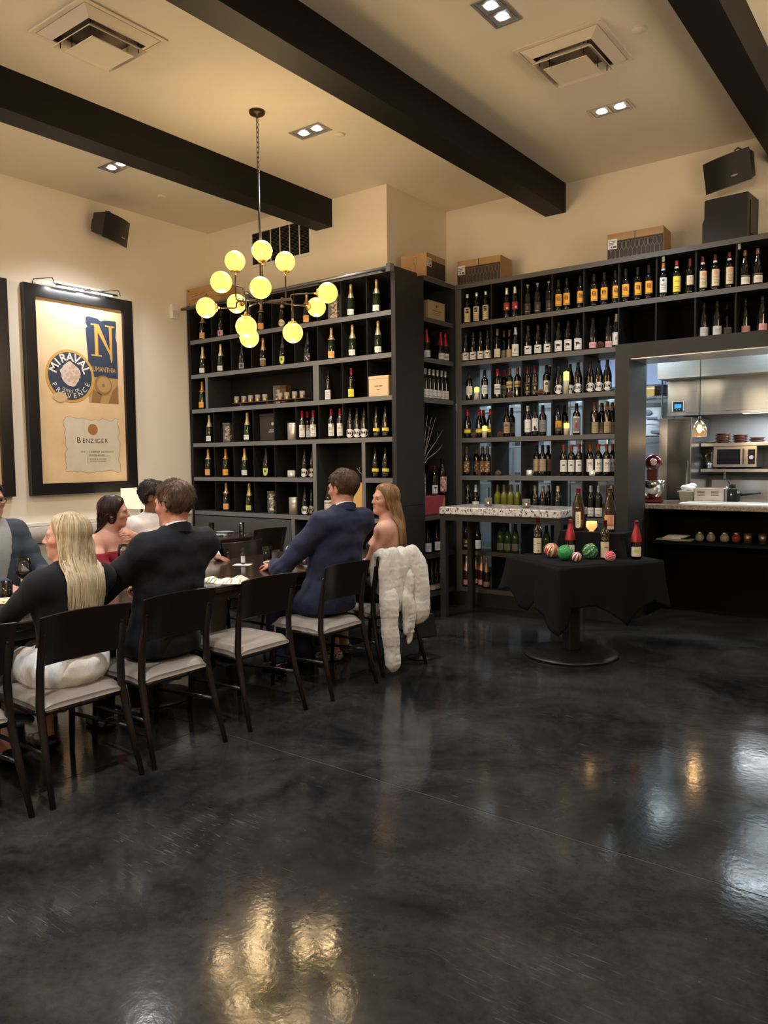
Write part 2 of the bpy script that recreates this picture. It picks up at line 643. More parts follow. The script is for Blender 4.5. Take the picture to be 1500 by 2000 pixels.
# ------------------------------------------------------------------ chandelier
globe_m = mat('opal_globe', (0.25, 0.20, 0.04), 0.35, emit=(1.0, 0.72, 0.085), estr=2.4)
def chandelier(loc, label, power, detail=True):
    t = empty('globe_chandelier', (loc[0], loc[1], CZ))
    tag(t, label, 'chandelier', None if detail else 'added chandeliers out of view')
    m = MB()
    m.lathe([(0.001, 0), (0.062, 0), (0.062, -.018), (0.055, -.026), (0.012, -.030), (0.010, -.05), (0.001, -.05)], n=24, cap=False)
    m.build('canopy', bronze_m, t)
    # chain of links
    z = -.045
    for k in range(11):
        l = MB()
        pts = []
        for i in range(13):
            a = 2*PI*i/12
            u, v = 0.010*math.cos(a), 0.024*math.sin(a)
            pts.append((u if k % 2 else 0, 0 if k % 2 else u, z-.022+v))
        l.tube(pts, .0028, 6, cap=False)
        l.build('chain_link', bronze_m, t)
        z -= .038
    ZT = z
    m = MB()
    m.tube([(0, 0, ZT+.01), (0, 0, -1.47)], .008, 10)
    m.ball((0, 0, ZT), .014, 12, 8)
    m.build('stem', bronze_m, t)
    # globes: (x, y, z below ceiling, end direction), stem joints
    R_ = 0.079
    for path, c, d in GLOBES:
        a = MB()
        pts = [Vector(p) for p in path]
        # round each bend
        out = [pts[0]]
        for i in range(1, len(pts)-1):
            p, q, r = pts[i-1], pts[i], pts[i+1]
            e = min(.03, (q-p).length*.4, (r-q).length*.4)
            a0, a1 = q+(p-q).normalized()*e, q+(r-q).normalized()*e
            for k in range(5):
                s = k/4
                out.append(a0*(1-s)**2+q*2*s*(1-s)+a1*s*s)
        out.append(pts[-1])
        a.tube(out, .0065, 8)
        arm = a.build('arm', bronze_m, t)
        dv = Vector(d)
        cv = Vector(c)
        cup = MB()
        base = cv-dv*R_
        q = dv.to_track_quat('Z', 'Y')
        prof = [(0.008, -.030), (0.010, -.012), (0.020, -.008), (0.036, -.002), (0.036, .003), (0.030, .010)]
        vs, fs = [], []
        n = 16
        for r, zz in prof:
            for i in range(n):
                an = 2*PI*i/n
                vs.append(base+q @ Vector((r*math.cos(an), r*math.sin(an), zz)))
        for j in range(len(prof)-1):
            for i in range(n):
                i2 = (i+1) % n
                fs.append([j*n+i, j*n+i2, (j+1)*n+i2, (j+1)*n+i])
        cup._add(vs, fs, True)
        cup.build('globe_cup', brass_m, arm)
        g = MB()
        g.ball(cv, R_, 24, 16)
        g.build('globe', globe_m, arm)
    m = MB()
    m.ball((0, 0, -1.47), .024, 12, 8)
    m.build('hub', bronze_m, t)
    if detail:           # unseen point lamp just outside every globe, giving its light
        d = bpy.data.lights.new('globe_lamp', 'POINT')
        d.energy = power/12
        d.color = (1.0, 0.69, 0.37)
        d.shadow_soft_size = .035
        for path, c, dr in GLOBES:
            lo = bpy.data.objects.new('lamp', d)
            COL.objects.link(lo)
            lo.parent = t
            lo.location = (c[0], c[1], c[2]-R_-.045 if c[2] < -1.3 and c[0] < .3 else c[2]+R_+.045)
        return t
    d = bpy.data.lights.new('chandelier_lamp', 'POINT')
    d.energy = power
    d.color = WARM
    d.shadow_soft_size = 0.35
    lo = bpy.data.objects.new('lamp', d)
    COL.objects.link(lo)
    lo.parent = t
    lo.location = (0, 0, -1.30)
    return t
GLOBES = [
    ([(0.0, 0.0, -1.47), (0.154, -0.129, -1.47), (0.154, -0.129, -1.204)], (0.154, -0.129, -1.125), (0, 0, 1)),
    ([(0.0, 0.0, -1.47), (-0.117, -0.16, -1.47), (-0.117, -0.16, -1.244)], (-0.117, -0.16, -1.165), (0, 0, 1)),
    ([(0.0, 0.0, -1.47), (0.106, 0.172, -1.47), (0.106, 0.172, -1.218)], (0.106, 0.172, -1.139), (0, 0, 1)),
    ([(0.0, 0.0, -1.47), (0.016, -0.199, -1.47), (0.016, -0.199, -1.398), (0.029, -0.363, -1.398)], (0.035, -0.442, -1.398), (0.079, -0.997, 0.0)),
    ([(0.0, 0.0, -1.47), (-0.139, -0.134, -1.47), (-0.139, -0.134, -1.522), (-0.253, -0.243, -1.522)], (-0.31, -0.298, -1.522), (-0.721, -0.693, 0.0)),
    ([(0.0, 0.0, -1.47), (-0.174, 0.041, -1.47), (-0.174, 0.041, -1.42), (-0.309, 0.074, -1.42)], (-0.386, 0.092, -1.42), (-0.973, 0.232, 0.0)),
    ([(0.0, 0.0, -1.47), (0.304, -0.299, -1.471)], (0.36, -0.354, -1.471), (0.713, -0.701, -0.001)),
    ([(0.0, 0.0, -1.47), (0.219, 0.111, -1.47), (0.219, 0.111, -1.426), (0.417, 0.21, -1.426)], (0.487, 0.246, -1.426), (0.893, 0.451, 0.0)),
    ([(0.0, 0.0, -1.47), (0.115, 0.43, -1.453)], (0.135, 0.506, -1.453), (0.258, 0.966, 0.032)),
    ([(0.0, 0.0, -1.47), (0.195, -0.35, -1.47), (0.195, -0.35, -1.653)], (0.195, -0.35, -1.732), (0, 0, -1)),
    ([(0.0, 0.0, -1.47), (-0.217, 0.068, -1.47), (-0.217, 0.068, -1.644)], (-0.217, 0.068, -1.723), (0, 0, -1)),
    ([(0.0, 0.0, -1.47), (0.279, 0.063, -1.47), (0.279, 0.063, -1.656)], (0.279, 0.063, -1.735), (0, 0, -1)),
]

chandelier((-4.489, 4.382), 'brass chandelier with twelve glowing yellow globes over the dining table', P_CHAND)
OFFC = 'brass globe chandelier added out of view to light the ceiling'
for p in ((-0.05, 5.3), (-4.489, -1.6), (-0.2, -1.9)):  # unseen copies, placed to brighten the ceiling and the right-hand wall
    chandelier(p, OFFC, P_CHAND2 if p[1] < 0 else P_CHAND2*.3, False)
# ------------------------------------------------------------------ shelf units
RZ = [2.962, 2.565, 2.162, 1.767, 1.372, 0.975]      # tops of the shelf boards, both walls
TH = 0.046
unit_edge = unit_m

def part_box(name, parent, m, *a, bev=0.0):
    if parent.name in ('champagne_shelf', 'wine_wall', 'corner_shelf') and name in ('shelf', 'post', 'top_board'):
        # downlight painted as a lighter colour on the face towards the room
        b = MB().box(*a)
        b.m[3 if parent.name == 'corner_shelf' else 2] = 1
        return b.build(name, [m, edge_m if parent.name == 'champagne_shelf' else edge_lit2], parent)
    return MB().box(*a, bev).build(name, m, parent)


edge_lit2 = mat('dim_lit_edge_grey', (0.105, 0.103, 0.102), 0.45, spec=0.35)  # weaker painted light for the wine wall and corner shelf
door_m = mat('door_laminate', (0.075, 0.075, 0.074), 0.45, spec=0.35)


# --- champagne shelf on the left
ua = empty('champagne_shelf', (0, 0, 0))
tag(ua, 'tall dark grey shelf of champagne compartments on the back left wall', 'shelf unit')
xa0, xa1 = -7.30, -4.335
yb_ = YWA-.012
part_box('top_board', ua, unit_m, xa0, -4.286, YA-.01, YWA-.002, 3.315, 3.36)
part_box('side_panel', ua, unit_in, xa0, xa0+.045, YA, yb_, 0, 3.315)
part_box('end_panel', ua, unit_m, xa1, XC, YA, 6.40, 1.10, 3.315)
part_box('end_panel', ua, unit_m, xa1, XC, YA, 6.40, 0, 1.096)
part_box('back_panel', ua, black_in, xa0+.045, xa1, yb_, YWA-.002, 0.06, 3.315)
part_box('toe_kick', ua, black_in, xa0+.045, xa1, YA+.05, yb_, 0, .06)
for i, z in enumerate(RZ):
    if i == 4:
        part_box('shelf', ua, unit_m, xa0+.045, -5.36, YA, yb_, z-TH, z)
        part_box('shelf', ua, unit_m, -4.665, xa1, YA, yb_, z-TH, z)
    else:
        part_box('shelf', ua, unit_m, xa0+.045, xa1, YA, yb_, z-TH, z)
DIV = [-6.895, -6.57, -6.245, -5.92, -5.597, -5.275, -4.955, -4.635]
def divs(xs_, z0, z1):
    for x in xs_:
        part_box('divider', ua, unit_in, x-.006, x+.006, YA+.012, yb_, z0, z1)
divs(DIV, RZ[0], 3.315)
divs(DIV, RZ[1], RZ[0]-TH)
divs(DIV[6:], RZ[2], RZ[1]-TH)
divs(DIV, RZ[3], RZ[2]-TH)
divs(DIV[:5], RZ[4], RZ[3]-TH)
divs(DIV[:5], RZ[5], RZ[4]-TH)
part_box('post', ua, unit_m, -7.01, -6.965, YA, yb_, RZ[2], RZ[1]-TH)
part_box('post', ua, unit_m, -5.335, -5.255, YA, yb_, RZ[2], RZ[1]-TH)
part_box('post', ua, unit_m, -5.36, -5.31, YA, yb_, RZ[5], RZ[3]-TH)
part_box('post', ua, unit_m, -4.71, -4.665, YA, yb_, RZ[5], RZ[3]-TH)
part_box('cubby_back', ua, unit_in, -6.965, -5.335, yb_-.01, yb_-.001, RZ[2], RZ[1]-TH)
part_box('cubby_back', ua, unit_in, -5.31, -4.71, yb_-.01, yb_-.001, RZ[5], RZ[3]-TH)
part_box('cabinet_door', ua, door_m, xa0+.05, -5.69, YA-.004, YA+.018, 0.07, RZ[5]-TH-.012)
part_box('post', ua, unit_m, -5.68, -5.63, YA, yb_, 0.06, RZ[5]-TH)
part_box('shelf', ua, unit_m, -5.63, xa1, YA, yb_, 0.49, 0.535)
part_box('shelf', ua, unit_m, -5.63, xa1, YA, yb_, 0.06, 0.10)
r = MB()
r.tube([(XL+.01, YA-.055, 3.325), (xa1+.045, YA-.055, 3.34)], .016, 12)
r.build('ladder_rail', mat('rail_steel', (0.20, 0.21, 0.225), .3, metal=.8), ua)
for x in (-7.2, -6.2, -5.2, -4.40):
    part_box('rail_bracket', ua, unit_m, x-.012, x+.012, YA-.06, YA-.01, 3.318, 3.350)
part_box('rail_end', ua, mat('rail_steel'), xa1+.002, XC, YA-.075, YA-.012, 3.30, 3.375)

# --- corner shelf between the two
uc = empty('corner_shelf', (0, 0, 0))
tag(uc, 'narrow dark corner shelf unit joining the champagne shelf and the wine wall', 'shelf unit')
part_box('top_board', uc, unit_m, XJ+.004, XC, 6.40, YB, 3.315, 3.36)
part_box('back_panel', uc, black_in, XJ+.003, XJ+.02, 6.40, YB-.05, 0.06, 3.315)
part_box('corner_post', uc, unit_m, XJ+.02, XC+.002, YB-.05, YB-.002, 0.0, 3.315)
for z in (RZ[0], RZ[1], RZ[2], RZ[5], .58, .185):
    part_box('shelf', uc, unit_m, XJ+.02, XC, 6.40, YB-.05, z-TH, z)
part_box('toe_kick', uc, black_in, XJ+.02, XC-.03, 6.40, YB-.05, 0, .138)

# --- wine wall on the right
ub = empty('wine_wall', (0, 0, 0))
tag(ub, 'long dark grey wine wall of open shelves, right, facing the room', 'shelf unit')
xb0, xb1, xb2 = -4.284, -2.56, -0.30
yb2 = YWB-.012
part_box('top_board', ub, unit_m, xb0, xb2, YB-.01, YWB-.002, 3.315, 3.36)
part_box('post', ub, unit_m, xb0, -4.215, YB, yb2, 0.14, 3.315)
part_box('end_panel', ub, unit_m, xb2-.045, xb2, YB, yb2, 2.58, 3.315)
for z in (RZ[0], RZ[1]):
    part_box('shelf', ub, unit_m, -4.215, xb1-.0 if z == RZ[1] else xb2-.045, YB, yb2, z-TH, z)
for z in (RZ[2], RZ[3], RZ[4], RZ[5], .58, .185):
    part_box('shelf', ub, unit_m, -4.215, xb1, YB, yb2, z-TH, z)
DB = [-3.865, -3.525, -3.20, -2.88]
DB2 = [-2.545, -2.205, -1.87, -1.545, -1.21, -0.87, -0.55]
def divb(xs_, z0, z1, m=unit_in):
    for x in xs_:
        part_box('divider', ub, m, x-.007, x+.007, YB+.01, yb2, z0, z1)
divb(DB+DB2, RZ[0], 3.315)
divb(DB, RZ[1], RZ[0]-TH)
divb(DB2, 2.58, RZ[0]-TH)
for a, b in ((RZ[2], RZ[1]), (RZ[3], RZ[2]), (RZ[4], RZ[3]), (RZ[5], RZ[4]), (.58, RZ[5]), (.185, .58)):
    divb(DB, a, b-TH)
part_box('back_panel', ub, black_in, -4.215, xb2-.045, yb2, YWB-.002, RZ[1]-TH, 3.315)
part_box('plinth', ub, unit_m, -4.284, -2.43, YB-.012, yb2+.06, 0.0, 0.139)
# opening frame of the kitchen pass
part_box('pass_post', ub, unit_m, -2.56, -2.43, YB-.02, 7.465, 0.139, 2.446)
part_box('pass_header', ub, unit_m, -2.56, xb2, YB-.02, 7.465, 2.446, 2.578)
part_box('pass_post', ub, unit_m, xb2-.13, xb2, YB-.02, 7.465, 0, 2.446)
for x in (-2.15, -1.53):
    part_box('shelf_clip', ub, steel_m, x-.012, x+.012, YB+.02, YB+.03, 3.27, 3.314)
# wall beside the pass, to the right of it
w = MB()
w.box(xb2, XR+.1, YB+.02, YWB, 0, 2.52)
struct('wall_pass', w, paint)

# ------------------------------------------------------------------ things on top of the shelves and on the walls
def carton(x, y, z, w_, d_, h_, rz, name, label, glasses=True):
    t = empty(name, (x, y, z), rz)
    tag(t, label, 'box')
    g = .0015
    b = MB()
    b.box(-w_/2, w_/2, -d_/2, d_/2, 0, h_)
    b.build('carton_body', card_m, t)
    # printed dark band on the front with a row of stemmed glasses
    p = MB()
    p.box(-w_/2+.002, w_/2-.002, -d_/2-.0012, -d_/2, .002, h_*.72)
    p.build('dark_print', card_dark, t)
    if glasses:
        n = 12
        q = MB()
        cw = (w_-.03)/n
        for i in range(n):
            cx = -w_/2+.015+cw*(i+.5)
            yy = -d_/2-.002
            zb = h_*.06
            for (ax, az), (bx, bz) in (((0, zb), (0, zb+h_*.26)), ((0, zb+h_*.26), (-cw*.42, zb+h_*.36)), ((0, zb+h_*.26), (cw*.42, zb+h_*.36)),
                                       ((-cw*.42, zb+h_*.36), (-cw*.34, zb+h_*.58)), ((cw*.42, zb+h_*.36), (cw*.34, zb+h_*.58)), ((-cw*.34, zb+h_*.58), (cw*.34, zb+h_*.58)), ((-cw*.3, zb), (cw*.3, zb))):
                q.tube([(cx+ax, yy, az), (cx+bx, yy, bz)], .0013, 4, cap=False)
        q.build('glass_print', mat('pale_print', (0.33, 0.30, 0.26), .6), t)
    l = MB()
    l.box(-w_/2+.004, -w_/2+.09, -d_/2-.003, -d_/2-.0013, h_*.42, h_*.80)
    l.mat(1)
    for k in range(3):
        l.box(-w_/2+.012, -w_/2+.075-.01*k, -d_/2-.0034, -d_/2-.003, h_*(.70-.06*k), h_*(.72-.06*k))
    l.box(-w_/2+.035, -w_/2+.045, -d_/2-.0034, -d_/2-.003, h_*.46, h_*.52)
    l.box(-w_/2+.052, -w_/2+.084, -d_/2-.0034, -d_/2-.003, h_*.46, h_*.52)
    l.build('shipping_label', [print_white, print_black], t)
    s = MB()
    s.box(-.003, .003, -d_/2-.0022, -d_/2-.001, .002, h_-.002)
    s.box(-.003, .003, -d_/2, d_/2, h_, h_+.0008)
    s.build('flap_seam', card_dark, t)
    return t


carton(-4.03, 7.165, 3.3605, 0.49, 0.28, 0.245, 0.06, 'glassware_carton', 'brown glassware carton on the wine wall, at the wall corner')
carton(-2.42, 7.175, 3.3605, 0.50, 0.26, 0.235, 0.05, 'glassware_carton', 'brown glassware carton on the wine wall, left of the subwoofer')
t = carton(-4.42, 6.60, 3.3605, 0.36, 0.30, 0.225, PI/2+.03, 'glassware_carton', 'brown carton on top of the corner shelf', False)
# outline glass drawn on the side of that carton
q = MB()
for dx, s_ in ((-.02, 1.0), (-.09, .5)):
    pts = [(dx-.02, -.0, .14*s_), (dx-.016, 0, .19*s_), (dx+.016, 0, .19*s_), (dx+.02, 0, .14*s_), (dx, 0, .11*s_), (dx-.02, 0, .14*s_)]
    q.tube([(-.1815, -p[0]-.04, p[2]) for p in pts], .0012, 4, cap=False)
    q.tube([(-.1815, -dx-.04, .11*s_), (-.1815, -dx-.04, .01)], .0012, 4, cap=False)
q.build('glass_print', print_black, t)

# wooden wine crate on the champagne shelf, far left
t = empty('wooden_wine_crate', (-7.02, 6.06, 3.3605), 0.0)
tag(t, 'pine wine crate lying on the champagne shelf beside the left wall', 'crate')
crate_m = mat('pine_crate', (0.40, 0.23, 0.10), .6, noise=(3, (0.52, 0.32, 0.15), .7, (1, 1, 9)))
for k, (a, b) in enumerate(((0, .066), (.067, .133), (.134, .20))):
    MB().box(-.28, .28, -.13, -.115, a, b, .002).build('plank', crate_m, t)
    MB().box(-.28, .28, .115, .13, a, b, .002).build('plank', crate_m, t)
for x in (-.28, .265):
    MB().box(x, x+.015, -.115, .115, 0, .20, .002).build('end_board', crate_m, t)
MB().box(-.265, .265, -.115, .115, .004, .012).build('bottom_board', crate_m, t)
MB().box(-.265, .265, -.115, .115, .188, .198).build('lid_board', crate_m, t)
kn = MB()
for x, z in ((-.25, .175), (.06, .10), (-.24, .03)):
    kn.lathe([(.001, -.0012), (.010, -.0008), (.012, 0)], x, -.13, z, 10, False, axis='y')
kn.build('knot', mat('knot_brown', (.12, .05, .02), .6), t)
br = MB()
br.tube([(-.20, -.1306, .10), (-.02, -.1306, .118), (.03, -.1306, .125)], .0022, 4)
br.tube([(-.20, -.1306, .07), (.02, -.1306, .078)], .0016, 4)
br.build('brand', mat('burnt_brand', (.14, .06, .025), .6), t)

# return air grille on the wall above the champagne shelf
t = empty('return_grille', (-6.12, YWA, 3.965))
tag(t, 'white return air grille with black louvres high on the back wall', 'grille')
f = MB()
for a in ((-.47, .47, -.205, -.175), (-.47, .47, .175, .205), (-.47, -.44, -.175, .175), (.44, .47, -.175, .175)):
    f.box(a[0], a[1], -.012, 0, a[2], a[3])
f.build('grille_frame', white_m, t)
for k in range(1, 6):
    x = -.44+.88*k/6
    MB().box(x-.005, x+.005, -.010, 0, -.175, .175).build('mullion', white_m, t)
MB().box(-.44, .44, -.002, -.0005, -.175, .175).build('grille_void', black_in, t)
lv = MB()
for k in range(22):
    z = -.172+.35*k/22
    lv.hexa([(-.44, -.009, z), (.44, -.009, z), (.44, -.002, z+.007), (-.44, -.002, z+.007), (-.44, -.009, z+.0015), (.44, -.009, z+.0015), (.44, -.002, z+.0085), (-.44, -.002, z+.0085)])
tag(lv.build('louvres', mat('louvre_grey', (.06, .055, .05), .5), t), kind='stuff')

# wall loudspeakers
def speaker(loc, rz, tilt, label):
    t = empty('wall_speaker', loc, rz)
    t.rotation_euler = (tilt, 0, rz)
    tag(t, label, 'speaker')
    b = MB()
    # body narrows towards the wall: front at -Y
    zf0, zf1, zb0, zb1 = -.135, .135, -.09, .10
    b.hexa([(-.215, -.10, zf0), (.215, -.10, zf0), (.12, .10, zb0), (-.12, .10, zb0), (-.215, -.10, zf1*.75), (.215, -.10, zf1*.75), (.12, .10, zb1), (-.12, .10, zb1)])
    b.build('cabinet', plastic_black, t)
    g = MB()
    def fr(u, v):
        x = -.225+.45*u
        return (x, -.105-.035*math.sin(PI*u), zf0-.008+(.255)*v)
    g.grid(fr, 12, 4)
    g.grid(lambda u, v: (-.225+.45*u, -.10-(.005+.035*math.sin(PI*u))*v, zf0-.008), 12, 1)
    g.grid(lambda u, v: (-.225+.45*u, -.105-.035*math.sin(PI*u)+(.005+.035*math.sin(PI*u))*v, zf0-.008+.255), 12, 1)
    g.build('speaker_grille', black_m, t)
    MB().box(.06, .12, -.139, -.128, -.075, -.066).build('badge', steel_m, t)
    MB().box(-.04, .04, .10, .165, -.05, .05).build('wall_bracket', black_m, t)
    c = MB()
    c.tube([(.02, .02, .10), (.02, .0, .15), (.03, .03, .165), (.04, .09, .14), (.04, .14, .05)], .006, 8)
    c.build('cable', black_m, t)
    return t


speaker((-7.145, 4.80, 3.99), PI/2+0.42, 0.20, 'black loudspeaker mounted high on the left wall')
speaker((-1.62, 7.22, 4.00), -0.42, 0.20, 'black loudspeaker mounted high on the right wall')
t = empty('subwoofer', (-1.64, 7.18, 3.3605), -0.08)
tag(t, 'black subwoofer box standing on the wine wall under the loudspeaker', 'speaker')
b = MB()
b.prism([(-.18, 0), (.185, 0), (.185, .37), (-.155, .37), (-.165, .36), (-.165, .21), (-.18, .18)], lambda u, v, d: (u, d, v), .15, -.15)
b.build('cabinet', plastic_black, t)
MB().box(.187, .19, -.08, .08, .05, .32).build('port_panel', black_m, t)

# white sensor box on the left wall
t = empty('sensor_box', (XL, 5.74, 3.28))
tag(t, 'small white sensor box on the left wall beside the champagne shelf', 'sensor')
MB().box(0, .045, -.045, .045, -.08, .08, .006).build('case', white_m, t)
MB().box(.045, .048, -.03, .03, -.06, .01, .001).build('lens', mat('sensor_lens', (.6, .6, .6), .3), t)
# ------------------------------------------------------------------ bottles
PROFILE = {
    'champ': [(.0, 0), (.038, 0), (.0435, .004), (.0440, .02), (.0440, .120), (.0425, .145), (.036, .180), (.026, .215), (.0175, .245), (.0150, .265), (.0145, .300), (.0155, .302), (.0155, .308), (.0140, .312), (.0145, .322), (.010, .328), (0, .329)],
    'bord': [(.0, 0), (.033, 0), (.0370, .004), (.0375, .02), (.0375, .185), (.0355, .200), (.028, .215), (.0185, .228), (.0150, .240), (.0142, .295), (.0150, .296), (.0150, .303), (.0, .304)],
    'burg': [(.0, 0), (.036, 0), (.0405, .004), (.041, .02), (.041, .140), (.0385, .165), (.031, .195), (.0225, .222), (.0165, .245), (.0145, .262), (.0142, .290), (.0152, .291), (.0152, .297), (0, .298)],
    'mag': [(.0, 0), (.043, 0), (.0490, .005), (.050, .025), (.050, .170), (.0475, .195), (.038, .232), (.0265, .268), (.0190, .295), (.0170, .312), (.0168, .340), (.0180, .341), (.0180, .348), (0, .349)],
    'tall': [(.0, 0), (.041, 0), (.0455, .005), (.046, .025), (.046, .245), (.043, .265), (.033, .282), (.022, .296), (.0175, .31), (.0165, .370), (.0178, .371), (.0178, .380), (0, .381)],
}
def prof_r(kind, z):
    p = PROFILE[kind]
    for (r0, z0), (r1, z1) in zip(p, p[1:]):
        if z0 <= z <= z1 and z1 > z0:
            return r0+(r1-r0)*(z-z0)/(z1-z0)
    return p[-2][0]


GLASS = {
    'black': mat('bottle_black', (.004, .004, .005), .06, spec=.6, coat=.5),
    'green': mat('bottle_green', (.006, .014, .007), .06, spec=.6, coat=.5),
    'olive': mat('bottle_olive', (.16, .16, .02), .06, trans=.35, spec=.6),
    'leaf': mat('bottle_leaf', (.045, .075, .012), .06, trans=.2, spec=.6),
    'clear': mat('bottle_clear', (.10, .10, .11), .06, trans=.4, spec=.6),
    'brown': mat('bottle_brown', (.03, .014, .006), .06, spec=.6, coat=.4),
}
PCOL = dict(white=(.72, .71, .68), cream=(.66, .58, .42), tan=(.34, .25, .15), peach=(.72, .36, .20), pink=(.62, .33, .36), orange=(.80, .36, .03), yellow=(.80, .66, .05),
            gold=(.50, .33, .10), palegold=(.58, .46, .24), rosegold=(.62, .38, .26), red=(.33, .02, .03), wax=(.36, .035, .05), maroon=(.10, .015, .02), silver=(.5, .5, .52), grey=(.20, .19, .18),
            black=(.012, .012, .014), dark=(.03, .026, .024), blue=(.10, .13, .3), teal=(.02, .22, .26), lime=(.58, .60, .10), brown=(.16, .08, .035), rust=(.40, .10, .03), green=(.03, .12, .04), floral=(.45, .25, .22), amber=(.55, .25, .03))
def pm(c, metal=False):
    return mat(('foil_' if metal else 'paper_')+c, PCOL[c], .35 if metal else .6, metal=.55 if metal else 0.0)


BM = {}
def bottle_glass(kind, glass):
    k = ('g', kind, glass)
    if k not in BM:
        BM[k] = MB().lathe([p for p in PROFILE[kind]], n=20, cap=False).mesh('bottle_glass', GLASS[glass])
    return BM[k]


def bottle_foil(kind, col, z0, flare):
    k = ('f', kind, col, z0, flare)
    if k not in BM:
        p = PROFILE[kind]
        zt = p[-1][1]
        pr = [(prof_r(kind, z0)+.0012+flare*.006, z0)]
        if flare:
            pr.append((prof_r(kind, z0)+.0012+flare*.007, z0+.010))
            pr.append((prof_r(kind, z0+.014)+.0012, z0+.014))
        pr += [(r+.0012, z) for r, z in p if z > z0+.016 and r > .001]
        pr.append((.0, zt+.0015))
        BM[k] = MB().lathe(pr, n=18, cap=False).mesh('foil', pm(col, True))
    return BM[k]


def bottle_label(kind, d):
    """curved paper label facing -Y, printed marks as thin raised patches"""
    k = ('l', kind, d['name'])
    if k in BM:
        return BM[k]
    z0, z1, w = d['lab']
    r = prof_r(kind, (z0+z1)/2)+.0006
    cols = [d['paper']]
    mb = MB()
    def wrap(x, z, off):
        a = -PI/2+x/r
        rr = r+off if d.get('straight', 1) else prof_r(kind, z)+.0006+off
        return (rr*math.cos(a), rr*math.sin(a), z)
    def patch(x0, x1, za, zb, col, off):
        if col not in cols:
            cols.append(col)
        mb.mat(cols.index(col))
        n = max(1, int(abs(x1-x0)/.010))
        mb.grid(lambda u, v: wrap(x0+(x1-x0)*u, za+(zb-za)*v, off), n, 1, True)
    def ell(cx, cz, rx, rz, col, off, n=22):
        if col not in cols:
            cols.append(col)
        mb.mat(cols.index(col))
        vs = [wrap(cx, cz, off)]
        for q in (.5, 1.0):
            vs += [wrap(cx+q*rx*math.cos(2*PI*i/n), cz+q*rz*math.sin(2*PI*i/n), off) for i in range(n)]
        fs = [[0, 1+i, 1+(i+1) % n] for i in range(n)]
        fs += [[1+i, 1+n+i, 1+n+(i+1) % n, 1+(i+1) % n] for i in range(n)]
        mb._add(vs, fs, True)
    sh = d.get('shape', 'rect')
    if sh == 'rect':
        patch(-w, w, z0, z1, d['paper'], 0)
    elif sh == 'oval':
        ell(0, (z0+z1)/2, w, (z1-z0)/2, d['paper'], 0)
    elif sh == 'round_rect':
        n = 8
        mb.mat(0)
        H_, W_ = z1-z0, w
        c = .010
        def rr_(u, v):
            z = z0+H_*v
            e = min(z-z0, z1-z)
            ins = c-math.sqrt(max(0, c*c-(c-e)**2)) if e < c else 0
            return wrap((-W_+ins)+(2*(W_-ins))*u, z, 0)
        vs = [0, .03, .08, .16, .84, .92, .97, 1]
        for a, b in zip(vs, vs[1:]):
            mb.grid(lambda u, v: rr_(u, a+(b-a)*v), n, 1, True)
    elif sh == 'shield':
        mb.mat(0)
        mb.grid(lambda u, v: wrap((-w+2*w*u)*min(1, .12+1.25*math.sqrt(v)) if v < .5 else (-w+2*w*u), z0+(z1-z0)*v, 0), 8, 8, True)
    elif sh == 'tab':
        patch(-w, w, z0+.015, z1, d['paper'], 0)
        ell(0, z0+.015, w, .014, d['paper'], 0)
    for p in d.get('prints', ()):
        if p[0] == 'rect':
            patch(p[1]*w, p[2]*w, z0+(z1-z0)*p[3], z0+(z1-z0)*p[4], p[5], .0006)
        elif p[0] == 'oval':
            ell(p[1]*w, z0+(z1-z0)*p[2], p[3]*w, p[4]*(z1-z0), p[5], .0006)
        elif p[0] == 'text':
            if p[4] not in cols:
                cols.append(p[4])
            mb.mat(cols.index(p[4]))
            add_text(mb, p[1], p[3], lambda x, z: wrap(x+(p[5]*w if len(p) > 5 else 0), z0+(z1-z0)*p[2]+z, .0012), offset=p[6] if len(p) > 6 else 0.0)
        elif p[0] == 'lines':      # rows of small print
            rnd = random.Random(hash(d['name']) % 999 if False else len(d['name'])*7)
            _, za, zb, n, col = p
            for i in range(n):
                z = za+(zb-za)*(i+.5)/n
                a = -.7+rnd.random()*.25
                e = .7-rnd.random()*.25
                while a < e:
                    b = min(e, a+.12+rnd.random()*.3)
                    patch(a*w, b*w, z0+(z1-z0)*(z-.022), z0+(z1-z0)*(z+.022), col, .0006)
                    a = b+.08
    BM[k] = mb.mesh('label', [pm(c) for c in cols])
    return BM[k]


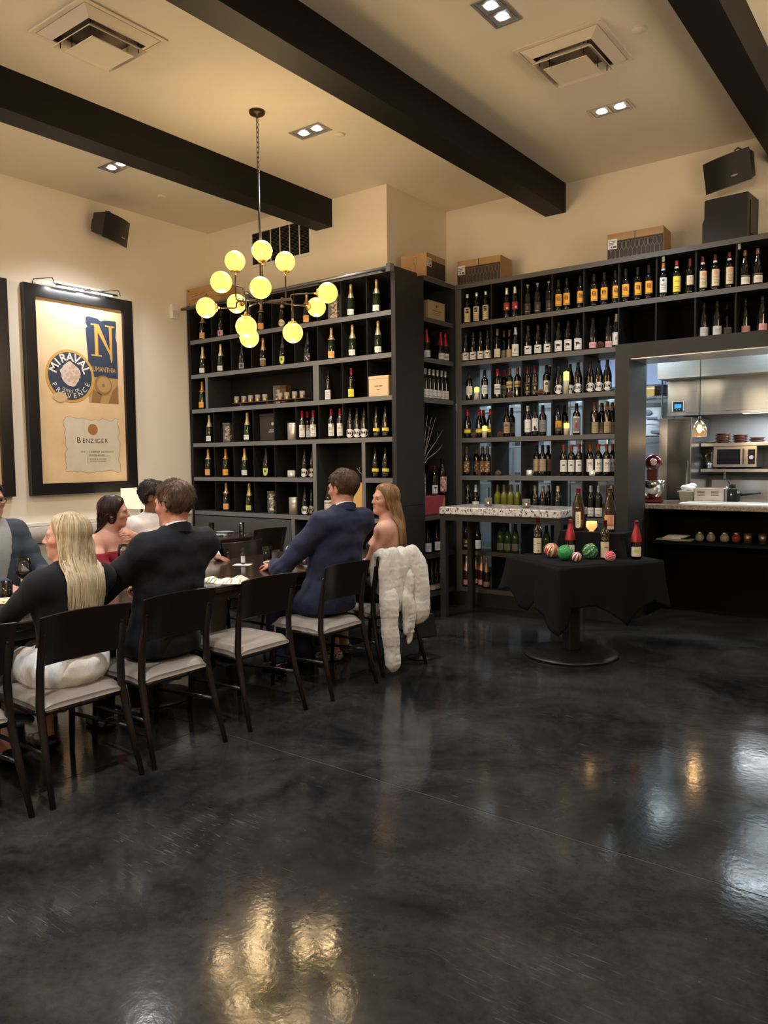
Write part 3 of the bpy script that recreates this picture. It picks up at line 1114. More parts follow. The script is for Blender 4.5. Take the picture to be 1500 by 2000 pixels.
L = ('lines', .15, .55, 3, 'grey')
L1 = ('lines', .3, .7, 2, 'grey')
DESIGN = {
    # champagne
    'vcrose': dict(kind='champ', glass='green', foil='rosegold', flare=1, fz=.205, paper='peach', lab=(.022, .088, .036), prints=(('rect', -.7, .7, .3, .62, 'orange'), ('lines', .62, .8, 1, 'rust')), adj='rose-foil peach-label', noun='champagne bottle'),
    'vcyellow': dict(kind='champ', glass='green', foil='amber', flare=1, fz=.205, paper='orange', lab=(.022, .088, .036), prints=(('lines', .35, .75, 2, 'brown'),), adj='gold-foil orange-label', noun='champagne bottle'),
    'moet': dict(kind='champ', glass='green', foil='palegold', flare=0, fz=.190, paper='white', lab=(.024, .078, .036), prints=(('lines', .3, .75, 2, 'grey'),), adj='gold-foil white-label', noun='champagne bottle'),
    'moetgreen': dict(kind='champ', glass='green', foil='palegold', flare=0, fz=.190, paper='lime', lab=(.024, .078, .036), prints=(('lines', .3, .75, 2, 'grey'),), adj='gold-foil pale-green-label', noun='champagne bottle'),
    'nectar': dict(kind='champ', glass='black', foil='gold', flare=0, fz=.195, paper='brown', lab=(.022, .100, .036), prints=(('rect', -1, 1, .86, 1.0, 'white'), ('lines', .2, .7, 3, 'gold')), adj='gold-foil brown-label', noun='champagne bottle'),
    'dom': dict(kind='champ', glass='black', foil='dark', flare=0, fz=.19, paper='lime', lab=(.016, .098, .030), shape='shield', prints=(('oval', 0, .62, .35, .2, 'green'),), adj='dark-foil green shield-label', noun='champagne bottle'),
    'darkchamp': dict(kind='champ', glass='black', foil='black', flare=0, fz=.19, paper='grey', lab=(.020, .082, .034), prints=(('oval', 0, .5, .5, .3, 'dark'), ('lines', .1, .3, 1, 'white')), adj='black-foil grey-label', noun='champagne bottle'),
    'floral': dict(kind='champ', glass='black', foil='black', flare=0, fz=.19, paper='dark', lab=(.012, .095, .038), prints=tuple(('oval', -.7+.35*i, .2+.6*((i*37) % 10)/10, .14, .12, 'pink' if i % 2 else 'silver') for i in range(5)), adj='black-foil flower-label', noun='champagne bottle'),
    'pinklab': dict(kind='champ', glass='black', foil='dark', flare=1, fz=.205, paper='pink', lab=(.022, .080, .036), prints=(('oval', 0, .5, .3, .3, 'red'),), adj='dark-foil pink-label', noun='champagne bottle'),
    'ovallab': dict(kind='champ', glass='black', foil='palegold', flare=0, fz=.215, paper='cream', lab=(.016, .088, .038), shape='oval', prints=(('lines', .4, .65, 2, 'grey'),), adj='gold-foil oval-label', noun='champagne bottle'),
    'rosepink': dict(kind='champ', glass='brown', foil='rosegold', flare=0, fz=.175, paper='pink', lab=(.022, .072, .038), prints=(L1,), adj='copper-foil pink-label', noun='sparkling bottle'),
    'graffiti': dict(kind='bord', glass='black', foil='black', fz=.235, paper='white', lab=(.010, .105, .033), prints=(('lines', .15, .85, 6, 'blue'),), adj='white scribble-label', noun='wine bottle'),
    'redyellow': dict(kind='bord', glass='black', foil='wax', fz=.24, paper='yellow', lab=(.018, .095, .034), prints=(('lines', .5, .7, 1, 'black'), ('rect', -.6, -.2, .3, .36, 'black')), adj='red-foil yellow-label', noun='wine bottle'),
    'yellowblk': dict(kind='burg', glass='black', foil='black', fz=.24, paper='yellow', lab=(.055, .092, .038), prints=(('rect', -1, .2, 0, .22, 'black'), ('rect', .2, 1, 0, .1, 'black'), ('lines', -.9, -.2, 2, 'yellow')), adj='black yellow-label', noun='wine bottle'),
    'redwhite': dict(kind='bord', glass='black', foil='red', fz=.235, paper='white', lab=(.030, .155, .034), prints=(('text', '257', .60, .030, 'dark'), ('lines', .08, .3, 2, 'grey'), ('rect', .3, 1, .75, 1.0, 'tan')), adj='red-foil white-label', noun='wine bottle'),
    # round CA labels
    'ca': dict(kind='burg', glass='black', foil='black', fz=.235, paper='white', lab=(.008, .094, .050), shape='oval', prints=(('text', 'CA', .52, .032, 'black', -.12), ('text', '>', .52, .010, 'grey', .72)), adj='round CA-label', noun='wine bottle'),
    # wine wall, top rows
    'stripe': dict(kind='bord', glass='black', foil='white', fz=.265, paper='cream', lab=(.012, .160, .036), prints=(('rect', -.55, .35, .60, .92, 'black'), ('lines', .65, .85, 2, 'cream'), ('rect', -1, 1, .48, .52, 'gold'), ('rect', -1, 1, .34, .37, 'grey'), ('rect', -1, 1, .2, .23, 'grey'), ('rect', -1, 1, .06, .09, 'gold')), adj='white-cap striped-label', noun='wine bottle'),
    'redlab': dict(kind='bord', glass='black', foil='white', fz=.235, paper='red', lab=(.075, .150, .034), prints=(('lines', .55, .8, 1, 'pink'), ('oval', .2, .3, .35, .15, 'white')), adj='white-cap red-label', noun='wine bottle'),
    'darkart': dict(kind='bord', glass='black', foil='silver', fz=.285, paper='dark', lab=(.012, .115, .034), prints=(('oval', 0, .55, .3, .2, 'brown'), ('lines', .1, .3, 1, 'silver')), adj='silver-cap dark-label', noun='wine bottle'),
    'orange': dict(kind='bord', glass='black', foil='black', fz=.235, paper='orange', lab=(.060, .160, .034), prints=tuple(('rect', -.42, .30, .36+.075*i, .40+.075*i, 'black') for i in range(6))+(('rect', -.55, -.42, .42, .75, 'black'), ('rect', .3, .42, .36, .7, 'black'), ('rect', -1, 1, -.12, -.03, 'gold')), adj='orange woodcut-label', noun='wine bottle'),
    'ambercap': dict(kind='bord', glass='black', foil='amber', fz=.26, paper='white', lab=(.040, .170, .033), prints=(('oval', 0, .82, .3, .09, 'blue'), ('lines', .15, .6, 4, 'blue')), adj='amber-cap white-label', noun='wine bottle'),
    'yellowred': dict(kind='bord', glass='black', foil='wax', fz=.26, paper='yellow', lab=(.030, .165, .035), prints=(('lines', .6, .75, 1, 'brown'), ('lines', .1, .4, 2, 'brown')), adj='red-cap yellow-label', noun='wine bottle'),
    'redcap': dict(kind='bord', glass='black', foil='maroon', fz=.235, paper='cream', lab=(.075, .155, .034), prints=(('oval', 0, .75, .15, .12, 'gold'), ('lines', .2, .5, 2, 'gold')), adj='maroon-cap half-label', noun='wine bottle'),
    'creamred': dict(kind='bord', glass='black', foil='maroon', fz=.25, paper='cream', lab=(.035, .175, .035), prints=(('oval', 0, .8, .5, .14, 'peach'), ('lines', .15, .6, 5, 'tan')), adj='maroon-cap cream-label', noun='wine bottle'),
    'lowwhite': dict(kind='burg', glass='black', foil='brown', fz=.25, paper='white', lab=(.015, .075, .041), prints=(('lines', .4, .7, 2, 'tan'), ('rect', -1, 1, 1.10, 1.24, 'grey')), adj='brown-cap low-white-label', noun='wine bottle'),
    'animal': dict(kind='burg', glass='black', foil='dark', fz=.245, paper='white', lab=(.016, .095, .040), prints=(('oval', -.1, .66, .4, .07, 'black'), ('rect', -.35, -.25, .5, .66, 'black'), ('rect', .1, .2, .5, .66, 'black'), ('oval', .3, .74, .14, .06, 'black'), ('lines', .15, .4, 2, 'grey')), adj='white animal-label', noun='wine bottle'),
    'feather': dict(kind='burg', glass='black', foil='black', fz=.245, paper='white', lab=(.012, .115, .041), prints=(('lines', .84, .92, 1, 'grey'), ('oval', -.1, .62, .5, .08, 'dark'), ('oval', .1, .5, .5, .06, 'brown'), ('rect', -.5, -.3, .3, .6, 'dark'), ('lines', .1, .25, 1, 'grey')), adj='white wing-label', noun='wine bottle'),
    'creamlow': dict(kind='bord', glass='black', foil='brown', fz=.235, paper='cream', lab=(.014, .100, .036), prints=(('lines', .5, .75, 1, 'gold'), ('lines', .15, .4, 2, 'tan')), adj='brown-cap cream-label', noun='wine bottle'),
    'bigwhite': dict(kind='burg', glass='black', foil='silver', fz=.225, paper='white', lab=(.010, .125, .042), prints=(('oval', .15, .6, .28, .2, 'silver'), ('oval', -.1, .5, .15, .15, 'grey'), ('lines', .1, .25, 1, 'grey')), adj='silver-cap large white-label', noun='wine bottle'),
    'pinklow': dict(kind='burg', glass='black', foil='black', fz=.235, paper='pink', lab=(.012, .065, .040), prints=(L1,), adj='dark low-pink-label', noun='wine bottle'),
    'dimwhite': dict(kind='burg', glass='black', foil='black', fz=.24, paper='silver', lab=(.010, .085, .040), prints=(('lines', .3, .8, 3, 'grey'),), adj='dim silver-label', noun='wine bottle'),
    'plainwhite': dict(kind='bord', glass='black', foil='black', fz=.235, paper='white', lab=(.055, .145, .035), prints=(('lines', .6, .8, 1, 'tan'), L), adj='black-cap white-label', noun='wine bottle'),
    'sepia': dict(kind='bord', glass='black', foil='red', fz=.235, paper='white', lab=(.045, .145, .035), prints=(('rect', -.7, .7, .40, .62, 'grey'), ('lines', .72, .85, 1, 'dark'), ('lines', .12, .32, 2, 'grey')), adj='red-cap house-label', noun='wine bottle'),
    'bronze': dict(kind='bord', glass='black', foil='brown', fz=.235, paper='gold', lab=(.105, .165, .036), prints=(('rect', -1, 1, .30, .55, 'brown'), ('rect', -1, 1, .92, 1.0, 'white')), adj='bronze band-label', noun='wine bottle'),
    'diamond': dict(kind='bord', glass='black', foil='maroon', fz=.235, paper='black', lab=(.03, .14, .034), prints=(('lines', .72, .88, 1, 'amber'), ('oval', 0, .45, .25, .14, 'gold'), ('lines', .05, .2, 2, 'tan')), adj='black gold-diamond-label', noun='wine bottle'),
    'oaktree': dict(kind='bord', glass='black', foil='black', fz=.235, paper='cream', lab=(.035, .150, .035), prints=(('oval', -.1, .72, .35, .14, 'green'), ('lines', .15, .5, 4, 'tan')), adj='cream tree-label', noun='wine bottle'),
    'yellowred2': dict(kind='burg', glass='black', foil='red', fz=.235, paper='yellow', lab=(.045, .100, .038), prints=(('rect', -1, 1, .0, .2, 'dark'), ('rect', -1, 1, .8, 1, 'brown'), ('lines', .35, .65, 1, 'brown')), adj='red-cap yellow-band', noun='wine bottle'),
    'tanlab': dict(kind='bord', glass='black', foil='black', fz=.235, paper='tan', lab=(.040, .150, .036), prints=(('oval', 0, .7, .6, .12, 'brown'), ('lines', .2, .5, 2, 'brown')), adj='tan crest-label', noun='wine bottle'),
    'mountain': dict(kind='bord', glass='black', foil='black', fz=.235, paper='white', lab=(.050, .175, .036), prints=(('oval', -.05, .22, .3, .2, 'black'), ('oval', .25, .12, .3, .1, 'black'), ('lines', .75, .88, 1, 'grey')), adj='white hill-label', noun='wine bottle'),
    'whitecap': dict(kind='bord', glass='black', foil='white', fz=.255, paper='white', lab=(.040, .165, .036), prints=(('lines', .75, .88, 1, 'grey'), ('lines', .15, .35, 2, 'grey')), adj='white-cap white-label', noun='wine bottle'),
    'greylab': dict(kind='bord', glass='black', foil='black', fz=.235, paper='grey', lab=(.040, .155, .035), prints=(('lines', .3, .7, 2, 'dark'),), adj='plain grey-label', noun='wine bottle'),
    'sunset': dict(kind='bord', glass='black', foil='black', fz=.235, paper='dark', lab=(.040, .145, .035), prints=(('rect', -.85, .85, .35, .95, 'amber'), ('rect', -.5, -.2, .35, .65, 'brown'), ('rect', .1, .4, .35, .75, 'brown'), ('lines', .05, .25, 2, 'tan')), adj='sunset picture-label', noun='wine bottle'),
    'figure': dict(kind='bord', glass='black', foil='black', fz=.235, paper='white', lab=(.020, .175, .036), prints=(('rect', -.85, .85, .08, .92, 'grey'), ('oval', .05, .45, .28, .2, 'red'), ('oval', 0, .70, .12, .06, 'peach'), ('rect', -.3, .3, .08, .22, 'dark')), adj='red-figure picture-label', noun='wine bottle'),
    'khaki': dict(kind='bord', glass='black', foil='brown', fz=.225, paper='tan', lab=(.010, .115, .037), prints=(('lines', .55, .75, 1, 'brown'),), adj='brown-cap khaki-label', noun='wine bottle'),
    'ornate': dict(kind='bord', glass='black', foil='brown', fz=.235, paper='brown', lab=(.035, .150, .035), prints=tuple(('oval', -.6+.3*(i % 5), .1+.17*(i//2), .16, .07, 'palegold' if i % 2 else 'tan') for i in range(10)), adj='ornate brown-label', noun='wine bottle'),
    'parch': dict(kind='bord', glass='black', foil='black', fz=.235, paper='tan', lab=(.045, .165, .036), prints=(('lines', .5, .7, 1, 'brown'), ('rect', -1, 1, .4, .42, 'brown')), adj='parchment-label', noun='wine bottle'),
    'leafred': dict(kind='bord', glass='black', foil='rust', fz=.245, paper='white', lab=(.040, .155, .036), prints=(('oval', 0, .56, .4, .06, 'green'), ('lines', .78, .9, 1, 'grey'), ('lines', .2, .4, 2, 'silver')), adj='red-cap leaf-label', noun='wine bottle'),
    'm': dict(kind='bord', glass='black', foil='rust', fz=.245, paper='white', lab=(.040, .160, .036), prints=(('text', 'M', .60, .048, 'brown'), ('lines', .2, .4, 2, 'silver')), adj='rust-cap M-label', noun='wine bottle'),
    'wavy': dict(kind='bord', glass='black', foil='silver', fz=.245, paper='white', lab=(.012, .095, .040), prints=(('lines', .65, .8, 1, 'grey'), ('rect', -1, -.4, .18, .23, 'black'), ('rect', -.4, .1, .24, .29, 'black'), ('rect', .1, .6, .15, .20, 'black'), ('rect', .6, 1, .22, .27, 'black')), adj='silver-cap wave-label', noun='wine bottle'),
    'pinkcap': dict(kind='burg', glass='black', foil='wax', fz=.16, paper='white', lab=(.014, .082, .039), prints=(L1,), adj='wax-red-neck white-label', noun='wine bottle'),
    'whitewine': dict(kind='bord', glass='olive', foil='olive2', fz=.235, paper='white', lab=(.014, .090, .036), prints=(('oval', 0, .35, .2, .16, 'grey'), ('lines', .6, .8, 1, 'grey')), adj='yellow-green white-label', noun='wine bottle'),
    'darkgold': dict(kind='burg', glass='black', foil='grey', fz=.24, paper='white', lab=(.010, .055, .039), prints=(('rect', -1, 1, .9, 1.25, 'gold'),), adj='grey-cap low-label', noun='wine bottle'),
    'tealdip': dict(kind='burg', glass='green', foil='cream', fz=.245, paper='teal', lab=(.0, .03, .041), prints=(), adj='cream-cap teal-label', noun='wine bottle'),
    'greenb': dict(kind='burg', glass='leaf', foil='black', fz=.25, paper='grey', lab=(.025, .095, .039), prints=(L1,), adj='green grey-label', noun='wine bottle'),
    'goldblk': dict(kind='bord', glass='black', foil='black', fz=.235, paper='dark', lab=(.03, .12, .034), prints=(('oval', 0, .65, .4, .15, 'gold'), ('rect', -.7, .7, .05, .25, 'tan')), adj='black gold-print', noun='wine bottle'),
    'whitelow': dict(kind='burg', glass='black', foil='black', fz=.24, paper='white', lab=(.020, .110, .040), prints=(L1,), adj='dark white-label', noun='wine bottle'),
    'palm': dict(kind='bord', glass='black', foil='maroon', fz=.27, paper='white', lab=(.010, .105, .036), prints=(('oval', 0, .72, .4, .10, 'black'), ('rect', -.07, .07, .2, .7, 'black'), ('rect', -1, 1, 0, .14, 'grey')), adj='palm-tree-label', noun='wine bottle'),
    'flowerlab': dict(kind='tall', glass='black', foil='black', fz=.32, paper='floral', lab=(.035, .190, .045), prints=tuple(('oval', -.8+.4*(i % 5), .08+.12*(i//3)+.03*(i % 2), .16, .06, ('pink', 'white', 'dark', 'peach')[i % 4]) for i in range(22)), adj='flower-print', noun='wine bottle'),
    'magwhite': dict(kind='mag', glass='black', foil='black', fz=.29, paper='white', lab=(.045, .160, .047), prints=(('rect', -1, .9, .74, .82, 'maroon'), ('lines', .2, .6, 3, 'grey')), adj='large white-label', noun='wine bottle'),
    # on the cloth table
    'quilt': dict(kind='bord', glass='black', foil='maroon', fz=.245, paper='cream', lab=(.012, .135, .037), prints=(('rect', -.1, .7, .62, .70, 'grey'), ('rect', -.75, -.5, .52, .58, 'grey'), ('rect', .1, .4, .10, .20, 'brown')), adj='gold-lettered cream-label', noun='wine bottle'),
    'waxred': dict(kind='burg', glass='black', foil='wax', fz=.135, paper='white', lab=(.022, .098, .043), shape='round_rect', prints=(('oval', 0, .55, .45, .2, 'lime'), ('lines', .45, .65, 1, 'gold')), adj='red-wax-dipped white-label', noun='wine bottle'),
    'tabmag': dict(kind='mag', glass='brown', foil='red', fz=.315, paper='white', lab=(.020, .155, .020), shape='tab', prints=(('rect', -.12, .12, .75, .82, 'dark'), ('rect', -.12, .12, .63, .70, 'dark'), ('rect', -.12, .12, .51, .58, 'dark'), ('rect', -.12, .12, .39, .46, 'dark'), ('rect', -.12, .12, .27, .34, 'dark')), adj='red-cap tall-tab-label', noun='wine magnum'),
    'artmag': dict(kind='mag', glass='brown', foil='brown', fz=.315, paper='cream', lab=(.020, .135, .040), prints=(('rect', -.9, .9, .35, .95, 'peach'), ('rect', -1, 1, .26, .34, 'rust'), ('oval', .3, .65, .3, .2, 'pink')), adj='brown-cap art-label', noun='wine magnum'),
}
PCOL['olive2'] = (.10, .095, .03)
for k_ in DESIGN:
    DESIGN[k_]['name'] = k_
ORD = ['first', 'second', 'third', 'fourth', 'fifth', 'sixth', 'seventh', 'eighth', 'ninth', 'tenth', 'eleventh']
NUM = ['zero', 'one', 'two', 'three', 'four', 'five', 'six', 'seven', 'eight', 'nine', 'ten', 'eleven']

def bottle(design, x, y, z, rz, label, group):
    d = DESIGN[design]
    k = d['kind']
    o = link_mesh('wine_bottle' if 'champagne' not in d['noun'] else 'champagne_bottle', bottle_glass(k, d['glass']), None, (x, y, z), (0, 0, rz))
    tag(o, label, 'bottle', group)
    link_mesh('foil', bottle_foil(k, d['foil'], d['fz'], d.get('flare', 0)), o)
    link_mesh('label', bottle_label(k, d), o)
    if design in ('quilt',):
        q = MB()
        r = prof_r(k, .165)+.0010
        def wr(u, v):
            a = -PI/2+u/r
            return (r*math.cos(a), r*math.sin(a), .160+v)
        add_text(q, 'QUI', .030, wr)
        link_mesh('gold_lettering', q.mesh('gold_lettering', pm('palegold', True)), o)
    if design in ('ambercap', 'yellowred', 'creamred'):
        key = ('band', k)
        if key not in BM:
            BM[key] = MB().lathe([(prof_r(k, .236)+.0016, .236), (prof_r(k, .252)+.0016, .252)], n=16, cap=False).mesh('neck_band', pm('white'))
        link_mesh('neck_band', BM[key], o)
    return o


def place_bottles(table, place, face):
    """table rows: (design, x, y, z); face = heading of the labels"""
    cnt, seen = {}, {}
    for r_ in table:
        cnt[r_[0]] = cnt.get(r_[0], 0)+1
    rnd = random.Random(place)
    for dsg, x, y, z in table:
        d = DESIGN[dsg]
        i = seen.get(dsg, 0)
        seen[dsg] = i+1
        if cnt[dsg] == 1:
            lb = '%s %s, %s' % (d['adj'], d['noun'], place)
        else:
            lb = '%s of %s %s %ss, %s' % (ORD[i], NUM[cnt[dsg]], d['adj'], d['noun'], place)
        bottle(dsg, x, y, z+.0003, face+rnd.uniform(-.14, .14), lb, '%s %ss' % (d['adj'], d['noun']) if cnt[dsg] > 1 else None)
# where each bottle stands (design, x, y, z)
place_bottles([
    ('vcrose', -7.124, 6.005, 2.962),
    ('pinklab', -6.803, 6.005, 2.962),
    ('floral', -6.471, 6.005, 2.962),
    ('vcrose', -6.154, 6.005, 2.962),
    ('ovallab', -5.835, 6.005, 2.962),
    ('vcrose', -5.48, 6.005, 2.962),
    ('moet', -4.888, 6.005, 2.962),
    ('moet', -4.567, 6.005, 2.962),
], 'top row, champagne shelf', .42)
place_bottles([
    ('moet', -7.14, 6.005, 2.565),
    ('moet', -6.827, 6.005, 2.565),
    ('darkchamp', -6.469, 6.005, 2.565),
    ('nectar', -6.135, 6.005, 2.565),
    ('dom', -5.839, 6.005, 2.565),
    ('floral', -5.476, 6.005, 2.565),
    ('vcrose', -5.151, 6.005, 2.565),
    ('moet', -4.875, 6.005, 2.565),
    ('moet', -4.554, 6.005, 2.565),
], 'second row, champagne shelf', .42)
place_bottles([
    ('vcyellow', -7.166, 6.005, 2.162),
    ('graffiti', -5.201, 6.005, 2.162),
    ('redyellow', -4.896, 6.005, 2.162),
], 'third row, champagne shelf', .42)
place_bottles([
    ('moet', -7.055, 6.005, 1.767),
    ('moet', -6.413, 6.005, 1.767),
    ('redwhite', -5.551, 5.98, 1.767),
    ('redwhite', -5.551, 6.06, 1.767),
    ('redwhite', -5.393, 5.98, 1.767),
    ('redwhite', -5.147, 5.98, 1.767),
    ('redwhite', -5.03, 5.98, 1.767),
    ('ca', -4.905, 5.99, 1.767),
    ('ca', -4.823, 6.0, 1.767),
    ('ca', -4.741, 6.01, 1.767),
    ('yellowblk', -4.581, 6.0, 1.767),
    ('yellowblk', -4.469, 6.0, 1.767),
], 'fourth row, champagne shelf', .42)
place_bottles([
    ('vcrose', -7.089, 6.005, 1.372),
    ('vcyellow', -6.785, 6.005, 1.372),
    ('moet', -6.468, 6.005, 1.372),
    ('dom', -6.124, 6.005, 1.372),
    ('ca', -5.544, 6.0, 1.372),
    ('ca', -5.518, 6.08, 1.372),
    ('yellowblk', -4.6, 6.0, 1.372),
    ('yellowblk', -4.474, 6.0, 1.372),
], 'fifth row, champagne shelf', .42)
place_bottles([
    ('vcrose', -6.791, 6.005, 0.975),
    ('moetgreen', -6.406, 6.005, 0.975),
    ('ca', -5.548, 6.0, 0.975),
    ('ca', -5.535, 6.084, 0.975),
    ('magwhite', -5.233, 6.02, 0.975),
], 'sixth row, champagne shelf', .42)
place_bottles([
    ('whitelow', -5.606, 6.02, 0.535),
    ('whitelow', -5.52, 6.0, 0.535),
    ('whitelow', -5.486, 6.076, 0.535),
    ('whitelow', -5.383, 6.01, 0.535),
    ('whitelow', -5.255, 6.01, 0.535),
], 'low cupboard, champagne shelf', .42)
place_bottles([
    ('stripe', -4.173, 7.055, 2.962),
    ('stripe', -4.062, 7.055, 2.962),
    ('stripe', -3.953, 7.055, 2.962),
    ('redlab', -3.712, 7.055, 2.962),
    ('redlab', -3.62, 7.055, 2.962),
    ('darkart', -3.479, 7.055, 2.962),
    ('darkart', -3.374, 7.055, 2.962),
    ('darkart', -3.254, 7.055, 2.962),
    ('orange', -3.154, 7.055, 2.962),
    ('orange', -3.068, 7.055, 2.962),
    ('orange', -2.934, 7.055, 2.962),
    ('orange', -2.798, 7.055, 2.962),
    ('orange', -2.698, 7.055, 2.962),
    ('orange', -2.591, 7.055, 2.962),
    ('orange', -2.496, 7.055, 2.962),
    ('orange', -2.387, 7.055, 2.962),
    ('orange', -2.286, 7.055, 2.962),
    ('ambercap', -2.159, 7.055, 2.962),
    ('yellowred', -2.043, 7.055, 2.962),
    ('redcap', -1.93, 7.055, 2.962),
    ('creamred', -1.824, 7.055, 2.962),
    ('creamred', -1.723, 7.055, 2.962),
    ('creamred', -1.609, 7.055, 2.962),
    ('lowwhite', -1.488, 7.055, 2.962),
    ('lowwhite', -1.39, 7.055, 2.962),
], 'top row, wine wall', .42)
place_bottles([
    ('animal', -4.194, 7.055, 2.565),
    ('animal', -4.104, 7.055, 2.565),
    ('animal', -4.015, 7.055, 2.565),
    ('animal', -3.93, 7.055, 2.565),
    ('creamlow', -3.819, 7.055, 2.565),
    ('creamlow', -3.82, 7.2, 2.565),
    ('creamlow', -3.745, 7.18, 2.565),
    ('bigwhite', -3.614, 7.055, 2.565),
    ('animal', -3.475, 7.055, 2.565),
    ('animal', -3.367, 7.055, 2.565),
    ('animal', -3.269, 7.055, 2.565),
    ('feather', -3.151, 7.055, 2.565),
    ('feather', -3.053, 7.055, 2.565),
    ('feather', -2.952, 7.055, 2.565),
    ('pinklow', -2.805, 7.056, 2.565),
    ('pinklow', -2.666, 7.093, 2.565),
], 'second row, wine wall', .42)
place_bottles([
    ('bigwhite', -2.595, 7.1, 2.58),
    ('dimwhite', -1.821, 7.1, 2.58),
    ('dimwhite', -1.711, 7.1, 2.58),
    ('dimwhite', -1.66, 7.24, 2.58),
    ('pinklow', -1.495, 7.14, 2.58),
    ('pinklow', -1.355, 7.1, 2.58),
], 'shelf over the kitchen pass', .42)
place_bottles([
    ('plainwhite', -4.152, 7.055, 2.162),
    ('plainwhite', -3.968, 7.055, 2.162),
    ('sepia', -3.819, 7.055, 2.162),
    ('sepia', -3.819, 7.2, 2.162),
    ('bronze', -3.7, 7.094, 2.162),
    ('bronze', -3.605, 7.082, 2.162),
    ('diamond', -3.479, 7.055, 2.162),
    ('diamond', -3.403, 7.055, 2.162),
    ('oaktree', -3.297, 7.1, 2.162),
    ('oaktree', -3.316, 7.22, 2.162),
    ('ca', -3.151, 7.06, 2.162),
    ('ca', -3.067, 7.14, 2.162),
    ('ca', -2.952, 7.06, 2.162),
    ('ca', -2.831, 7.06, 2.162),
    ('ca', -2.747, 7.06, 2.162),
    ('ca', -2.664, 7.06, 2.162),
], 'third row, wine wall', .42)
place_bottles([
    ('yellowred2', -4.175, 7.055, 1.767),
    ('yellowred2', -4.06, 7.102, 1.767),
    ('yellowred2', -4.08, 7.22, 1.767),
    ('yellowred2', -3.92, 7.087, 1.767),
    ('tanlab', -3.724, 7.08, 1.767),
    ('tanlab', -3.732, 7.2, 1.767),
    ('whitecap', -3.479, 7.055, 1.767),
    ('whitecap', -3.479, 7.22, 1.767),
    ('mountain', -3.398, 7.055, 1.767),
    ('greylab', -3.315, 7.055, 1.767),
    ('sunset', -3.154, 7.055, 1.767),
    ('sunset', -3.154, 7.22, 1.767),
    ('figure', -2.963, 7.055, 1.767),
    ('khaki', -2.783, 7.055, 1.767),
    ('khaki', -2.755, 7.17, 1.767),
    ('khaki', -2.658, 7.055, 1.767),
    ('khaki', -2.663, 7.2, 1.767),
], 'fourth row, wine wall', .42)
place_bottles([
    ('ornate', -4.187, 7.055, 1.372),
    ('ornate', -4.151, 7.2, 1.372),
    ('ornate', -4.019, 7.1, 1.372),
    ('ornate', -3.939, 7.055, 1.372),
    ('parch', -3.393, 7.088, 1.372),
    ('parch', -3.316, 7.055, 1.372),
    ('parch', -3.305, 7.16, 1.372),
    ('leafred', -3.092, 7.055, 1.372),
    ('leafred', -3.012, 7.055, 1.372),
    ('leafred', -2.934, 7.055, 1.372),
    ('m', -2.834, 7.077, 1.372),
    ('m', -2.75, 7.08, 1.372),
    ('m', -2.662, 7.055, 1.372),
    ('m', -2.659, 7.2, 1.372),
], 'fifth row, wine wall', .42)
place_bottles([
    ('darkgold', -4.202, 7.1, 0.975),
    ('bigwhite', -4.078, 7.055, 0.975),
    ('whitewine', -3.819, 7.055, 0.975),
    ('whitewine', -3.743, 7.055, 0.975),
    ('whitewine', -3.667, 7.055, 0.975),
    ('whitewine', -3.591, 7.055, 0.975),
    ('darkgold', -3.475, 7.2, 0.975),
    ('darkgold', -3.396, 7.055, 0.975),
    ('darkgold', -3.312, 7.055, 0.975),
    ('darkgold', -3.319, 7.2, 0.975),
    ('tealdip', -3.151, 7.055, 0.975),
    ('wavy', -2.814, 7.055, 0.975),
    ('wavy', -2.738, 7.055, 0.975),
    ('wavy', -2.612, 7.055, 0.975),
], 'sixth row, wine wall', .42)
place_bottles([
    ('goldblk', -4.196, 7.055, 0.58),
    ('whitelow', -4.058, 7.055, 0.58),
    ('greenb', -3.787, 7.055, 0.58),
    ('greenb', -3.704, 7.055, 0.58),
    ('greenb', -3.616, 7.055, 0.58),
    ('greenb', -3.273, 7.055, 0.58),
], 'seventh row, wine wall', .42)
place_bottles([
    ('rosepink', -4.192, 7.055, 0.185),
    ('rosepink', -4.15, 7.18, 0.185),
    ('rosepink', -4.058, 7.14, 0.185),
    ('rosepink', -3.954, 7.055, 0.185),
], 'bottom row, wine wall', .42)
place_bottles([
    ('pinkcap', -4.356, 6.55, 2.565),
    ('pinkcap', -4.356, 6.815, 2.565),
    ('pinkcap', -4.356, 6.905, 2.565),
], 'second row, corner shelf', .95)
place_bottles([
    ('wavy', -4.356, 6.442, 2.162),
    ('wavy', -4.356, 6.519, 2.162),
    ('wavy', -4.356, 6.595, 2.162),
    ('wavy', -4.356, 6.671, 2.162),
    ('wavy', -4.356, 6.748, 2.162),
    ('wavy', -4.356, 6.825, 2.162),
    ('wavy', -4.356, 6.901, 2.162),
], 'third row, corner shelf', .95)
place_bottles([
    ('palm', -4.356, 6.675, 1.175),
    ('flowerlab', -4.356, 6.833, 1.175),
], 'red-draped box, corner shelf', .95)
place_bottles([
    ('whitelow', -4.356, 6.543, 0.58),
    ('whitelow', -4.356, 6.717, 0.58),
    ('whitelow', -4.356, 6.867, 0.58),
], 'sixth row, corner shelf', .95)
place_bottles([
    ('darkgold', -4.356, 6.518, 0.185),
    ('darkgold', -4.356, 6.614, 0.185),
    ('darkgold', -4.356, 6.699, 0.185),
    ('darkgold', -4.356, 6.782, 0.185),
], 'bottom row, corner shelf', .95)
